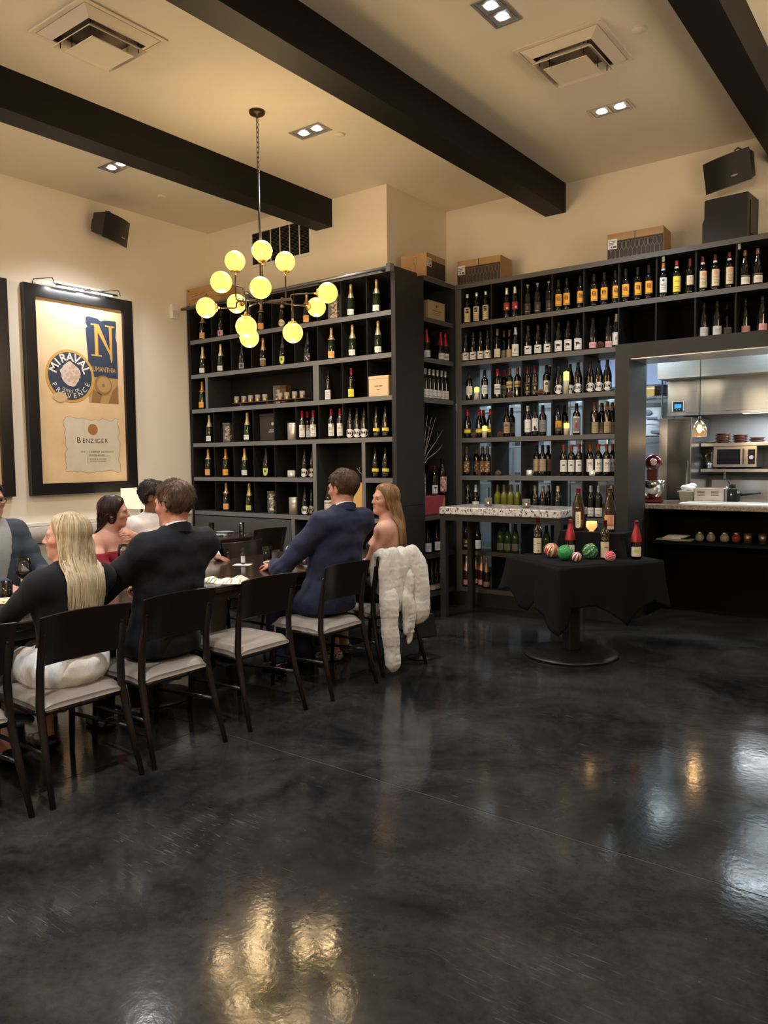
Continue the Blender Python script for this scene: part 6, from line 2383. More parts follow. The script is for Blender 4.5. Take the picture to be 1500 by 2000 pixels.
dining_table('dining_table', -4.72, -3.72, 0.7, 5.28, 'long dark walnut dining table set for dinner', ((-4.22, 1.5), (-4.22, 3.05), (-4.22, 4.6)))
dining_table('dining_table', -6.75, -5.93, 5.15, 5.86, 'small dark table by the champagne shelf, laid but unoccupied', ((-6.34, 5.5),))

# ------------------------------------------------------------------ chairs
seat_m = mat('taupe_vinyl', (.22, .185, .155), .38, spec=.5, noise=(7, (.27, .23, .195), .5))
chair_m = mat('espresso_wood', (.0085, .0050, .0046), .30, spec=.45, noise=(4, (.014, .0085, .0075), .6, (1, 1, .15)))
def make_chair():
    """origin on the floor under the rear edge; the sitter faces local +Y"""
    t = empty('dining_chair', (0, 0, 0))
    for s in (-1, 1):
        r = MB()
        r.tube([(s*.235, 0.0, 0), (s*.222, .07, .25), (s*.213, .115, .44), (s*.208, .11, .60), (s*.205, .085, .765), (s*.205, .083, .778)], [.013, .017, .0195, .0185, .0165, .011], 12)
        r.ball((s*.205, .083, .774), .0165, 12, 8)
        r.build('rear_leg', chair_m, t)
        f = MB()
        f.tube([(s*.205, .575, 0), (s*.20, .555, .25), (s*.195, .545, .425)], [.013, .017, .019], 12)
        f.build('front_leg', chair_m, t)
        a = MB()
        a.tube([(s*.213, .115, .405), (s*.196, .545, .405)], .014, 8)
        a.build('side_rail', chair_m, t)
        a = MB()
        a.tube([(s*.224, .063, .235), (s*.200, .553, .215)], .0105, 8)
        a.build('stretcher', chair_m, t)
    a = MB()
    a.tube([(-.21, .12, .405), (.21, .12, .405)], .015, 8)
    a.build('rear_rail', chair_m, t)
    a = MB()
    a.tube([(-.195, .545, .405), (.195, .545, .405)], .015, 8)
    a.build('front_rail', chair_m, t)
    # padded seat
    m = MB()
    def sf(u, v):
        x = (-1+2*u)
        y = (-1+2*v)
        k = 7
        rr = (abs(x)**k+abs(y)**k)**(1/k)
        rr = max(rr, 1e-6)
        top = .462+.022*(1-min(1, rr)**4)-.012*math.exp(-((x)**2+(y+.1)**2)*3)
        return (x*.222*(1-.04*(v)), .335+y*.235, top-.028*max(0, rr-.93)/.07*.6)
    m.grid(sf, 20, 20)
    ring = []
    n = 80
    for i in range(n):
        q = i/n*4
        if q < 1: u, v = q, 0
        elif q < 2: u, v = 1, q-1
        elif q < 3: u, v = 3-q, 1
        else: u, v = 0, 4-q
        ring.append(sf(u, v))
    o = len(m.v)
    m._add(ring+[(p[0]*.985, .335+(p[1]-.335)*.985, .418) for p in ring], [[(i+1) % n, i, n+i, n+(i+1) % n] for i in range(n)]+[list(range(n, 2*n))], True)
    m.build('seat', seat_m, t)
    # curved backrest panel
    b = MB()
    def bf(u, v, off):
        x = -.232+.464*u
        taper = 1-.06*(1-v)
        y = .118-.052*v+.055*(2*u-1)**2*-1+off
        z = .628+.235*v-.010*math.cos(PI*(2*u-1)*.5)*(1-v)
        return (x*taper, y, z)
    nu, nv = 16, 5
    fr = [bf(i/nu, j/nv, 0) for j in range(nv+1) for i in range(nu+1)]
    bk = [bf(i/nu, j/nv, .014) for j in range(nv+1) for i in range(nu+1)]
    N = len(fr)
    fs = []
    for j in range(nv):
        for i in range(nu):
            a = j*(nu+1)+i
            fs.append([a, a+1, a+nu+2, a+nu+1])
            fs.append([N+a+nu+1, N+a+nu+2, N+a+1, N+a])
    for i in range(nu):
        fs.append([N+i, N+i+1, i+1, i])
        k = nv*(nu+1)
        fs.append([k+i, k+i+1, N+k+i+1, N+k+i])
    for j in range(nv):
        a, c = j*(nu+1), (j+1)*(nu+1)
        fs.append([a, c, N+c, N+a])
        a, c = a+nu, c+nu
        fs.append([c, a, N+a, N+c])
    b._add([(p[0], p[1]+.028, p[2]) for p in fr+bk], fs, False)
    o = b.build('backrest', chair_m, t)
    bv = o.modifiers.new('round', 'BEVEL')
    bv.width = .004
    bv.segments = 2
    return t


chair0 = make_chair()
def chair(x, y, rz, label, first=[True]):
    c = chair0 if first[0] else copy_tree(chair0)
    first[0] = False
    c.location = (x, y, 0)
    c.rotation_euler = (0, 0, rz)
    tag(c, label, 'chair')
    return c


R90 = PI/2       # sitter faces -X
chair(-3.21, 1.44, R90, 'dark dining chair cut off by the left edge, nearest the camera')
chair(-3.205, 2.005, R90, 'dark dining chair under the blonde woman')
chair(-3.20, 2.545, R90, 'dark dining chair under the man in the black suit')
chair(-3.205, 3.205, R90, 'empty dark dining chair with a taupe seat')
chair(-3.185, 3.905, R90, 'dark dining chair under the man in the navy suit')
chair(-3.215, 4.52, R90-.12, 'dark dining chair draped with the white fleece jacket')
chair(-5.00, 4.55, -R90, 'empty dark dining chair on the far side of the dining table')
chair(-5.55, 5.53, R90, 'dark dining chair at the small table by the champagne shelf')
chair(-5.30, 3.35, -R90, 'dark dining chair under the woman in red')
chair(-5.30, 3.98, -R90, 'dark dining chair under the man in the white shirt')
chair(-5.30, 2.42, -R90, 'dark dining chair under the man with glasses')

# ------------------------------------------------------------------ tableware
def wine_glass(x, y, label, fill=True, z=.7603):
    t = empty('wine_glass', (x, y, z))
    tag(t, label, 'wine glass')
    g = MB()
    g.lathe([(.036, 0), (.036, .002), (.006, .006), (.0035, .015), (.0035, .085), (.006, .092), (.030, .105), (.044, .128), (.047, .150), (.044, .185), (.036, .225), (.0352, .225), (.043, .185), (.0458, .150), (.043, .129), (.028, .107), (.001, .0955)], n=28, cap=False)
    g.build('glass', glass_clear, t)
    if fill:
        w_ = MB()
        w_.lathe([(.001, .0965), (.027, .108), (.0415, .129), (.0440, .141), (.001, .141)], n=28, cap=False)
        w_.build('red_wine', mat('red_wine', (.045, .002, .008), .03, spec=.5), t)
    return t


wine_glass(-4.49, 2.36, 'glass of red wine left of the blonde woman')
wine_glass(-4.60, 3.13, 'glass of red wine between the blonde woman and the suited man')
def tumbler(x, y, label, z=.7603, water=.05, h=.105, r=.033):
    t = empty('water_glass', (x, y, z))
    tag(t, label, 'glass')
    MB().lathe([(.001, 0), (r*.80, 0), (r*.86, .004), (r, h), (r*.95, h), (r*.80, .012), (.001, .011)], n=22, cap=False).build('glass', glass_clear, t)
    if water:
        MB().lathe([(.001, .0125), (r*.77, .0125), (r*.86, water), (.001, water)], n=22, cap=False).build('water', glass_clear, t)


tumbler(-4.385, 4.29, 'half full water glass beside the large bowl', h=.11, r=.038)
tumbler(-4.52, 3.05, 'water glass behind the wine glass by the blonde woman')
tumbler(-4.43, 2.22, 'water glass with pink reflections at the far left of the table', r=.035)
tumbler(-6.545, 5.56, 'empty glass on the small table, left', .7603, 0, .12)
tumbler(-6.26, 5.74, 'empty glass on the small table, right', .7603, 0, .125)
stone = mat('cream_stoneware', (.50, .45, .35), .25, noise=(30, (.58, .53, .43), .5))
def bowl(x, y, r, h, label, food=None, z=.7603, name='serving_bowl'):
    t = empty(name, (x, y, z))
    tag(t, label, 'bowl')
    MB().lathe([(.001, 0), (r*.50, 0), (r*.55, .004), (r*.88, h*.7), (r, h), (r*.985, h+.003), (r*.84, h*.68), (r*.5, .010), (.001, .009)], n=34, cap=False).build('dish', stone, t)
    if food:
        f = MB()
        rnd = random.Random(int(x*77))
        for k in range(food[1]):
            a, q = rnd.random()*6.28, r*food[3]*math.sqrt(rnd.random())
            f.ball((food[2][0]*r+q*math.cos(a), food[2][1]*r+q*math.sin(a), .018+.012*rnd.random()+h*.25), (rnd.uniform(.008, .018), rnd.uniform(.008, .018), rnd.uniform(.005, .011)), 7, 5)
        f.build('food_scraps', mat('food_'+food[0], *FOODC[food[0]]), t)


FOODC = {'brown': ((.16, .06, .025), .6), 'yellow': ((.60, .48, .14), .5), 'green': ((.10, .10, .05), .6)}
bowl(-3.985, 4.02, .122, .045, 'large cream bowl with a few scraps before the empty chair', ('brown', 26, (-.4, -.4), .30))
bowl(-4.33, 4.74, .095, .040, 'small cream bowl beside the navy suited man', ('green', 8, (0, 0), .4))
bowl(-4.10, 2.05, .14, .045, 'cream plate of yellow pasta at the left edge', ('yellow', 60, (0, 0), .7))
bowl(-4.60, 2.60, .12, .04, 'cream bowl of braised meat behind the wine glass', ('brown', 40, (.1, 0), .45))
bowl(-4.36, 3.00, .12, .030, 'cream plate behind the blonde woman', ('green', 10, (0, 0), .4))
plate_m = MB().lathe([(.001, 0), (.07, 0), (.078, .003), (.098, .010), (.099, .012), (.074, .007), (.001, .006)], n=30, cap=False).mesh('plate', mat('bluish_porcelain', (.62, .70, .72), .2))
for x, y, lb in ((-6.33, 5.47, 'white side plate at the front of the small table'), (-6.52, 5.73, 'white side plate at the back of the small table')):
    o = link_mesh('side_plate', plate_m, None, (x, y, .7603))
    tag(o, lb, 'plate')
    MB().tube([(.10, -.09, .006), (.13, .08, .006)], [.006, .003], 6).build('rim_glaze', porcelain, o) if False else None
for k, (x, y) in enumerate(((-6.18, 5.50), (-6.66, 5.66), (-6.10, 5.66))):
    t = empty('table_fork', (x, y, .7605), .3*k)
    tag(t, '%s piece of steel cutlery on the small table' % ('left' if k == 1 else 'front' if k == 0 else 'right'), 'cutlery')
    MB().tube([(0, -.09, .003), (0, .03, .004)], [.005, .003], 6).build('handle', steel_m, t)
    for s in (-.006, -.002, .002, .006):
        MB().tube([(s*.4, .03, .004), (s, .045, .005), (s, .085, .004)], .0011, 5).build('tine', steel_m, t)

# small sauce bottle on a white card
t = empty('menu_card', (-4.36, 4.0, .7603), .5)
tag(t, 'small white card under the little dark bottle', 'card')
MB().box(-.065, .065, -.05, .05, 0, .0015).build('card', print_white, t)
t = empty('sauce_bottle', (-4.365, 4.01, .7625))
tag(t, 'little dark bottle with a white label on a white card', 'bottle')
MB().lathe([(.001, 0), (.014, 0), (.0155, .003), (.0155, .075), (.009, .09), (.007, .10), (.001, .10)], n=16, cap=False).build('bottle_glass', GLASS['brown'], t)
MB().lathe([(.0158, .015), (.0158, .065)], n=16, cap=False).build('label', pm('white'), t)
MB().lathe([(.009, .10), (.010, .118), (.001, .122)], n=14, cap=False).build('cap', plastic_black, t)
# striped napkin
t = empty('striped_napkin', (-3.85, 3.37, .7603), .35)
tag(t, 'crumpled white and olive striped napkin on the table edge', 'napkin')
m = MB()
nu, nv = 28, 18
rnd = random.Random(9)
def nf(u, v):
    x, y = -.15+.30*u, -.09+.18*v
    h = .012+.012*math.sin(7*u+3*v)+.010*math.sin(11*v-4*u+1)+.006*math.sin(19*u)
    e = min(u, 1-u, v, 1-v)
    return (x+.012*math.sin(9*v), y+.012*math.sin(8*u), max(.001, h*min(1, e*7)))
vs = [nf(i/nu, j/nv) for j in range(nv+1) for i in range(nu+1)]
for j in range(nv):
    for i in range(nu):
        a = j*(nu+1)+i
        m.mat(1 if i % 5 == 0 else (2 if i % 5 == 2 and (i//5) % 2 else 0))
        m.f.append([a, a+1, a+nu+2, a+nu+1])
        m.m.append(m.cur)
        m.s.append(True)
m.v = vs
o = m.build('cloth', [mat('napkin_white', (.66, .63, .56), .85), mat('napkin_olive', (.30, .27, .13), .85), mat('napkin_grey', (.22, .21, .2), .85)], t)
sd = o.modifiers.new('thickness', 'SOLIDIFY')
sd.thickness = .003
# mercury glass globe candle
t = empty('mercury_votive', (-4.36, 4.53, .7603))
tag(t, 'round silver-green mercury glass candle holder glowing on the table', 'candle')
MB().lathe([(.001, 0), (.020, 0), (.012, .006), (.030, .016), (.046, .042), (.047, .055), (.038, .082), (.030, .092), (.027, .092), (.036, .08), (.043, .055), (.042, .042), (.001, .018)], n=28, cap=False).build('glass_globe', mat('mercury_glass', (.28, .40, .36), .15, metal=.4, emit=(.6, .9, .8), estr=.18, noise=(110, (.75, .85, .8), .25), bump=(120, .8)), t)
MB().ball((0, 0, .045), (.006, .006, .012), 8, 6).build('flame', mat('flame'), t)
# steel wine cooler at the end of the table
t = empty('wine_cooler', (-4.63, 5.03, .7603), .4)
tag(t, 'brushed steel wine cooler with a slanted rim at the far table end', 'wine cooler')
m = MB()
n = 30
vs = []
for z, r, sl in ((0, .070, 0), (.005, .074, 0), (.15, .088, .035)):
    for i in range(n):
        a = 2*PI*i/n
        vs.append((r*math.cos(a), r*math.sin(a), z+sl*math.cos(a)))
for z, r, sl in ((.15, .085, .035), (.01, .071, 0)):
    for i in range(n):
        a = 2*PI*i/n
        vs.append((r*math.cos(a), r*math.sin(a), z+sl*math.cos(a)))
m._add(vs, [[j*n+i, j*n+(i+1) % n, (j+1)*n+(i+1) % n, (j+1)*n+i] for j in range(4) for i in range(n)]+[[4*n+i for i in range(n)], [n-1-i for i in range(n)]], True)
m.build('bucket', steel_m, t)
MB().lathe([(.0745, .012), (.0755, .018), (.0752, .024)], n=30, cap=False).build('base_ring', chrome_m, t)
t = empty('folded_menu', (-4.02, 4.30, .7603), .8)
tag(t, 'small folded white and black menu beside the large bowl', 'menu')
MB().box(-.075, .0, -.05, .05, 0, .003).build('white_half', print_white, t)
MB().box(.0005, .075, -.05, .05, 0, .004).build('black_half', print_black, t)
# ------------------------------------------------------------------ people: implicit surfaces turned into meshes
A_ = np.array
def nrm(v):
    v = np.asarray(v, float)
    return v/np.linalg.norm(v)
def rotz_(a):
    c, s = math.cos(a), math.sin(a)
    return A_([[c, -s, 0], [s, c, 0], [0, 0, 1.0]])
def rotx_(a):
    c, s = math.cos(a), math.sin(a)
    return A_([[1.0, 0, 0], [0, c, -s], [0, s, c]])
def roty_(a):
    c, s = math.cos(a), math.sin(a)
    return A_([[c, 0, s], [0, 1.0, 0], [-s, 0, c]])
def cap(a, b, ra, rb=None):
    a, b = A_(a, dtype=np.float32), A_(b, dtype=np.float32)
    rb = ra if rb is None else rb
    ba = b-a
    L2 = float(ba @ ba)+1e-9
    def f(p):
        pa = p-a
        t = np.clip(pa @ ba/L2, 0, 1)
        return np.linalg.norm(pa-t[:, None]*ba, axis=1)-(ra+(rb-ra)*t)
    return f
def ell(c, r, rot=None):
    c, r = A_(c, dtype=np.float32), A_(r, dtype=np.float32)
    def f(p):
        q = p-c
        if rot is not None:
            q = q @ rot.astype(np.float32)
        k0 = np.linalg.norm(q/r, axis=1)
        k1 = np.linalg.norm(q/(r*r), axis=1)+1e-9
        return k0*(k0-1)/k1
    return f
def smin(a, b, k):
    h = np.clip(.5+.5*(b-a)/k, 0, 1)
    return b+(a-b)*h-k*h*(1-h)
def smax(a, b, k):
    return -smin(-a, -b, k)
def union(fs, k):
    def f(p):
        d = fs[0](p)
        for g in fs[1:]:
            d = smin(d, g(p), k)
        return d
    return f
def wave(p, s, seed=0):
    """smooth pseudo-noise in [-1, 1]"""
    q = p*s+seed
    x, y, z = q[:, 0], q[:, 1], q[:, 2]
    return (np.sin(x*1.0+1.3*np.sin(y*.9+seed))+np.sin(y*1.27+1.1*np.sin(z*1.1))+np.sin(z*.93+1.2*np.sin(x*1.15+2)))/3


def nets(f, lo, hi, h):
    """surface nets of f = 0, evaluated only in blocks near the surface"""
    lo, hi = A_(lo, float), A_(hi, float)
    B = 6
    nb = np.maximum(1, np.ceil((hi-lo)/(h*B)).astype(int))
    n = nb*B+1
    gx = [lo[i]+h*np.arange(n[i]) for i in range(3)]
    cx = [lo[i]+h*B*(np.arange(nb[i])+.5) for i in range(3)]
    C = np.stack(np.meshgrid(*cx, indexing='ij'), -1).reshape(-1, 3).astype(np.float32)
    cv = f(C)
    act = np.abs(cv) < h*B*1.25+.012
    V = np.repeat(np.repeat(np.repeat(np.where(cv < 0, -1., 1.).reshape(nb), B, 0), B, 1), B, 2)
    V = np.pad(V, ((0, 1), (0, 1), (0, 1)), mode='edge').astype(np.float32)
    msk = np.zeros(n, bool)
    idx = np.argwhere(act.reshape(nb))
    for i, j, k in idx:
        msk[i*B:i*B+B+1, j*B:j*B+B+1, k*B:k*B+B+1] = True
    ii = np.argwhere(msk)
    P = np.stack([gx[0][ii[:, 0]], gx[1][ii[:, 1]], gx[2][ii[:, 2]]], -1).astype(np.float32)
    vals = np.empty(len(P), np.float32)
    for s in range(0, len(P), 200000):
        vals[s:s+200000] = f(P[s:s+200000])
    V[ii[:, 0], ii[:, 1], ii[:, 2]] = vals
    ins = V < 0
    m = [k-1 for k in n]
    acc = np.zeros((m[0], m[1], m[2], 3), np.float32)
    cnt = np.zeros((m[0], m[1], m[2]), np.float32)
    def sl(a, b, c):
        return (slice(a, a+m[0]), slice(b, b+m[1]), slice(c, c+m[2]))
    for ax in range(3):
        for p in (0, 1):
            for q in (0, 1):
                o0 = [0, 0, 0]
                o0[(ax+1) % 3], o0[(ax+2) % 3] = p, q
                o1 = list(o0)
                o1[ax] = 1
                a, b = V[sl(*o0)], V[sl(*o1)]
                x = (a < 0) != (b < 0)
                t = np.where(x, a/(a-b+1e-20), 0)
                cnt += x
                acc[..., ax] += np.where(x, t, 0)
                acc[..., (ax+1) % 3] += np.where(x, p, 0)
                acc[..., (ax+2) % 3] += np.where(x, q, 0)
    on = cnt > 0
    ids = -np.ones(on.shape, int)
    ids[on] = np.arange(on.sum())
    cc = np.argwhere(on)
    pos = lo+h*(cc+acc[on]/cnt[on][:, None])
    quads = []
    for ax in range(3):
        a1, a2 = (ax+1) % 3, (ax+2) % 3
        s0 = [slice(None)]*3
        s1 = [slice(None)]*3
        s0[ax], s1[ax] = slice(0, m[ax]), slice(1, m[ax]+1)
        for s in (s0, s1):
            s[a1], s[a2] = slice(1, m[a1]), slice(1, m[a2])
        x = ins[tuple(s0)] != ins[tuple(s1)]
        e = np.argwhere(x)
        if not len(e):
            continue
        flip = ins[tuple(s0)][x]
        base = e.copy()
        def cid(d1, d2):
            c = base.copy()
            c[:, a1] += d1
            c[:, a2] += d2
            return ids[c[:, 0], c[:, 1], c[:, 2]]
        q = np.stack([cid(0, 0), cid(1, 0), cid(1, 1), cid(0, 1)], 1)
        q[~flip] = q[~flip][:, ::-1]
        quads.append(q)
    Q = np.concatenate(quads)
    Q = Q[(Q >= 0).all(1)]
    return pos, Q


def mesh_of(name, parts, m, colour=None):
    vs, fs, o = [], [], 0
    for p, q in parts:
        vs.append(p)
        fs.append(q+o)
        o += len(p)
    V = np.concatenate(vs)
    Fq = np.concatenate(fs)
    me = bpy.data.meshes.new(name)
    me.vertices.add(len(V))
    me.vertices.foreach_set('co', V.astype(np.float32).ravel())
    me.loops.add(len(Fq)*4)
    me.loops.foreach_set('vertex_index', Fq.astype(np.int32).ravel())
    me.polygons.add(len(Fq))
    me.polygons.foreach_set('loop_start', np.arange(0, len(Fq)*4, 4, dtype=np.int32))
    me.polygons.foreach_set('use_smooth', np.ones(len(Fq), bool))
    me.update(calc_edges=True)
    me.materials.append(m)
    if colour is not None:
        ca = me.color_attributes.new('Col', 'FLOAT_COLOR', 'POINT')
        c = np.ones((len(V), 4), np.float32)
        c[:, :3] = colour(V)
        ca.data.foreach_set('color', c.ravel())
    return me


def head_sdf(fem):
    w = .95 if fem else 1.0
    big = [ell((0, -.012, .035), (.075*w, .095, .083)), ell((0, .026, -.028), (.060*w, .064, .086)), ell((0, .034, -.076), (.046*w, .046, .038))]
    mid = [cap((-.034, .079, .021), (.034, .079, .021), .010 if fem else .0125), ell((-.041*w, .060, -.020), (.022, .022, .020)), ell((.041*w, .060, -.020), (.022, .022, .020)), cap((-.010, .072, -.098), (.010, .072, -.098), .014 if fem else .018)]
    nose = [cap((0, .087, .014), (0, .106 if fem else .110, -.024), .0075, .0105 if fem else .0125), ell((-.011, .095, -.029), (.008, .009, .007)), ell((.011, .095, -.029), (.008, .009, .007))]
    lips = [cap((-.018, .0865, -.0555), (0, .0915, -.0535), .0045, .0065), cap((.018, .0865, -.0555), (0, .0915, -.0535), .0045, .0065), cap((-.013, .0865, -.0640), (.013, .0865, -.0640), .0065)]
    ears = []
    for s in (-1, 1):
        rt_ = rotz_(s*.35)
        ears += [ell((s*.0775*w, -.004, -.004), (.0085, .020, .031), rt_)]
    fb, fm, fn, fl, fe = union(big, .035), union(mid, .012), union(nose, .008), union(lips, .005), union(ears, .01)
    sock = [ell((-.031, .092, .004), (.016, .014, .011)), ell((.031, .092, .004), (.016, .014, .011))]
    hol = [ell((-.083*w, .004, .0), (.006, .010, .016)), ell((.083*w, .004, .0), (.006, .010, .016))]
    def f(p):
        d = smin(fb(p), fm(p), .022)
        d = smax(d, -sock[0](p), .012)
        d = smax(d, -sock[1](p), .012)
        d = smin(d, fn(p), .012)
        d = smin(d, fl(p), .006)
        d = smin(d, fe(p), .008)
        d = smax(d, -hol[0](p), .006)
        d = smax(d, -hol[1](p), .006)
        return d
    return f


def hand_sdf(wrist, fwd, palm, side, curl=.5, s=1.0):
    """wrist point, finger direction, palm normal (the way the palm faces), side = which way the thumb goes"""
    fwd, palm = nrm(fwd), nrm(palm)
    palm = nrm(palm-fwd*(palm @ fwd))
    sd = nrm(np.cross(fwd, palm))*side
    W = A_(wrist, float)
    fs = []
    fs.append(ell(W+fwd*.048*s, (.040*s, .048*s, .015*s), np.stack([sd, fwd, palm], 1)))
    fs.append(cap(W-fwd*.01, W+fwd*.02*s, .025*s, .024*s))
    for i, (o, L) in enumerate(((.030, .062), (.011, .072), (-.009, .068), (-.028, .052))):
        k = W+fwd*(.085 if i in (1, 2) else .080)*s+sd*o*s
        p, d = k, fwd.copy()
        for j, q in enumerate((.46, .31, .25)):
            a = curl*(.75+.25*j)
            d = nrm(d*math.cos(a)+palm*math.sin(a))
            e = p+d*L*q*s
            r0 = (.0092-.0009*j)*s
            fs.append(cap(p, e, r0, r0-.0008))
            p = e
    t0 = W+fwd*.022*s+sd*.024*s+palm*.004
    d1 = nrm(fwd*.6+sd*.75+palm*.35)
    t1 = t0+d1*.036*s
    d2 = nrm(fwd*.85+sd*.30+palm*.45)
    t2 = t1+d2*.030*s
    t3 = t2+nrm(fwd*.9+palm*.5)*.022*s
    fs += [cap(t0, t1, .0135*s, .0115*s), cap(t1, t2, .0112*s, .0098*s), cap(t2, t3, .0098*s, .0080*s)]
    return union(fs, .007)


class Person:
    def __init__(s, loc, rz, label, fem=False, k=1.0, skin=(.50, .27, .19), lean=(0, .03), crown=1.44, yaw=0., pitch=0., tilt=0., twist=0., arms=None, shw=None, head_xy=None):
        s.t = empty('person', (loc[0], loc[1], 0), rz)
        tag(s.t, label, 'person')
        s.fem, s.k, s.skin = fem, k, skin
        hh = .118*k*(1.0 if not fem else .97)          # crown above head centre
        lx, ly = lean
        s.H = A_([lx*1.25, ly*1.25+.015, crown-hh-.012]) if head_xy is None else A_([head_xy[0], head_xy[1], crown-hh-.012])
        s.hk = k*(1.0 if not fem else .97)
        s.HR = rotz_(yaw) @ rotx_(pitch) @ roty_(tilt)
        nz = s.H[2]-.165*k
        s.neck = A_([lx, ly-.015, nz])
        s.pel = A_([0, 0, .555])
        s.chest = A_([lx*.75, ly*.75, nz-.19*k])
        s.waist = (s.pel+s.chest)/2+A_([0, .01, 0])
        sw = shw or (.165 if fem else .185)*k
        Rt = rotz_(twist)
        s.Rt = Rt
        s.sh = [s.neck+Rt @ A_([sg*sw, .0, -.055*k]) for sg in (-1, 1)]
        d = dict(elL=(-.27, .12, .80), wrL=(-.16, .36, .80), elR=(.27, .12, .80), wrR=(.16, .36, .80))
        if arms:
            d.update(arms)
        s.el = [A_(d['elL'], float), A_(d['elR'], float)]
        s.wr = [A_(d['wrL'], float), A_(d['wrR'], float)]
        s.hand = d.get('hand', [((0, 1, -.1), (0, 0, -1), .35), ((0, 1, -.1), (0, 0, -1), .35)])
        s.kn = [A_(d.get('knL', (-.11, .43, .525)), float), A_(d.get('knR', (.11, .43, .525)), float)]
        s.an = [A_(d.get('anL', (-.12, .40, .085)), float), A_(d.get('anR', (.12, .40, .085)), float)]
        s.hip = [A_([-.09, .02, .545]), A_([.09, .02, .545])]
        s.hf = head_sdf(fem)

    def to_head(s, p):
        return (((p-s.H) @ s.HR)/s.hk).astype(np.float32)

    def from_head(s, q):
        return s.H+s.HR @ (A_(q, float)*s.hk)

    def torso(s, g=0.0, female=None):
        k, fem = s.k, s.fem if female is None else female
        cw = .150 if fem else .172
        cd = .105 if fem else .118
        fs = [ell(s.pel, (.170*k+g, .130*k+g, .115+g)), ell(s.waist, ((.125 if fem else .150)*k+g, .102*k+g, .17+g)), ell(s.chest, (cw*k+g, cd*k+g, .18*k+g), s.Rt), ell(s.chest+A_([0, -.01, .085*k]), (cw*1.02*k+g, cd*.80*k+g, .11*k+g), s.Rt),
              cap(s.sh[0], s.sh[1], .058*k+g), cap(s.neck+A_([0, -.005, -.04]), s.neck+A_([0, 0, .02]), .075*k+g, .056*k+g)]
        fs += [cap(s.neck+A_([sg*.065, -.01, -.038]), s.sh[i_]+A_([0, 0, .0]), .046*k+g, .050*k+g) for i_, sg in ((0, -1), (1, 1))]
        if fem:
            fs += [ell(s.chest+s.Rt @ A_([sg*.065, .085, .0]), (.058+g, .055+g, .06+g)) for sg in (-1, 1)]
        return union(fs, .06)

    def arm(s, i, r=1.0, g=0.0, end=1.0):
        k = s.k*(.85 if s.fem else 1.0)*r
        w = s.el[i]+(s.wr[i]-s.el[i])*end
        return union([cap(s.sh[i], s.sh[i]+(s.el[i]-s.sh[i])*.45, .056*k+g, .050*k+g), cap(s.sh[i]+(s.el[i]-s.sh[i])*.45, s.el[i], .050*k+g, .042*k+g), cap(s.el[i], s.el[i]+(w-s.el[i])*.35, .042*k+g, .043*k+g), cap(s.el[i]+(w-s.el[i])*.35, w, .043*k+g, .030*k+g)], .02)

    def leg(s, i, g=0.0, foot=True):
        k = s.k*(.95 if s.fem else 1.0)
        fs = [cap(s.hip[i], s.kn[i], .088*k+g, .062*k+g), cap(s.kn[i], s.kn[i]+(s.an[i]-s.kn[i])*.4, .058*k+g, .056*k+g), cap(s.kn[i]+(s.an[i]-s.kn[i])*.4, s.an[i], .055*k+g, .038*k+g)]
        if foot:
            fs += [cap(s.an[i]+A_([0, -.03, -.045]), s.an[i]+A_([0, .13, -.055]), .036+g*.5, .028+g*.5)]
        return union(fs, .03)

    def build_body(s, h=.010, hh=.0052):
        neckc = cap(s.neck+A_([0, -.01, -.03]), s.from_head((0, -.018, -.05)), .060*s.k*(.86 if s.fem else 1), .052*s.k*(.86 if s.fem else 1))
        hd = lambda p: s.hf(s.to_head(p))*s.hk
        tor, a0, a1, l0, l1 = s.torso(), s.arm(0), s.arm(1), s.leg(0), s.leg(1)
        hs = [hand_sdf(s.wr[i], *s.hand[i][:2], side=(1 if i == 0 else -1)*s.hand[i][3] if len(s.hand[i]) > 3 else (1 if i == 0 else -1), curl=s.hand[i][2], s=s.k*(.92 if s.fem else 1.0)) for i in (0, 1)]
        def low(p):
            d = smin(tor(p), neckc(p), .045)
            for g, k_ in ((a0, .03), (a1, .03), (l0, .04), (l1, .04), (hs[0], .012), (hs[1], .012)):
                d = smin(d, g(p), k_)
            return d
        def top(p):
            return smin(smin(hd(p), neckc(p), .030), tor(p), .045)
        cut = s.H[2]-.135*s.k
        P = np.stack([s.pel, s.chest, s.neck]+s.sh+s.el+s.wr+s.kn+s.an)
        lo = P.min(0)-A_([.16, .20, .10])
        hi = P.max(0)+A_([.16, .20, .1])
        lo[2] = max(lo[2], .0)
        hi[2] = cut
        # keep the body's top open at the neck; arms raised above the cut go into the fine part
        parts = [nets(low, lo, hi, h)]
        def top2(p):
            d = top(p)
            for g in hs:
                d = smin(d, g(p), .004)
            for g in (a0, a1):
                d = smin(d, g(p), .02)
            return d
        lo2 = np.minimum(s.H-.17, np.stack(s.wr).min(0)-.02 if max(w[2] for w in s.wr) > cut-.05 else s.H-.17)
        hi2 = np.maximum(s.H+.17, s.H+.17)
        lo2[2] = cut-hh
        parts.append(nets(top2, lo2, hi2, hh))
        skin = A_(s.skin)
        def colour(V):
            c = np.tile(skin, (len(V), 1))
            q = s.to_head(V.astype(np.float32))
            lip = np.exp(-((q[:, 0]/.020)**4+((q[:, 2]+.059)/.0085)**4))*(q[:, 1] > .070)
            c = c*(1-lip[:, None]*.75)+A_([.42, .11, .10] if s.fem else [.40, .17, .13])*(lip[:, None]*.75)
            ch = np.exp(-(((np.abs(q[:, 0])-.045)/.022)**2+((q[:, 2]+.025)/.025)**2))*(q[:, 1] > .03)*.35
            er = np.exp(-(((np.abs(q[:, 0])-.080)/.010)**2+((q[:, 2])/.035)**2+((q[:, 1]+.004)/.022)**2))*.4
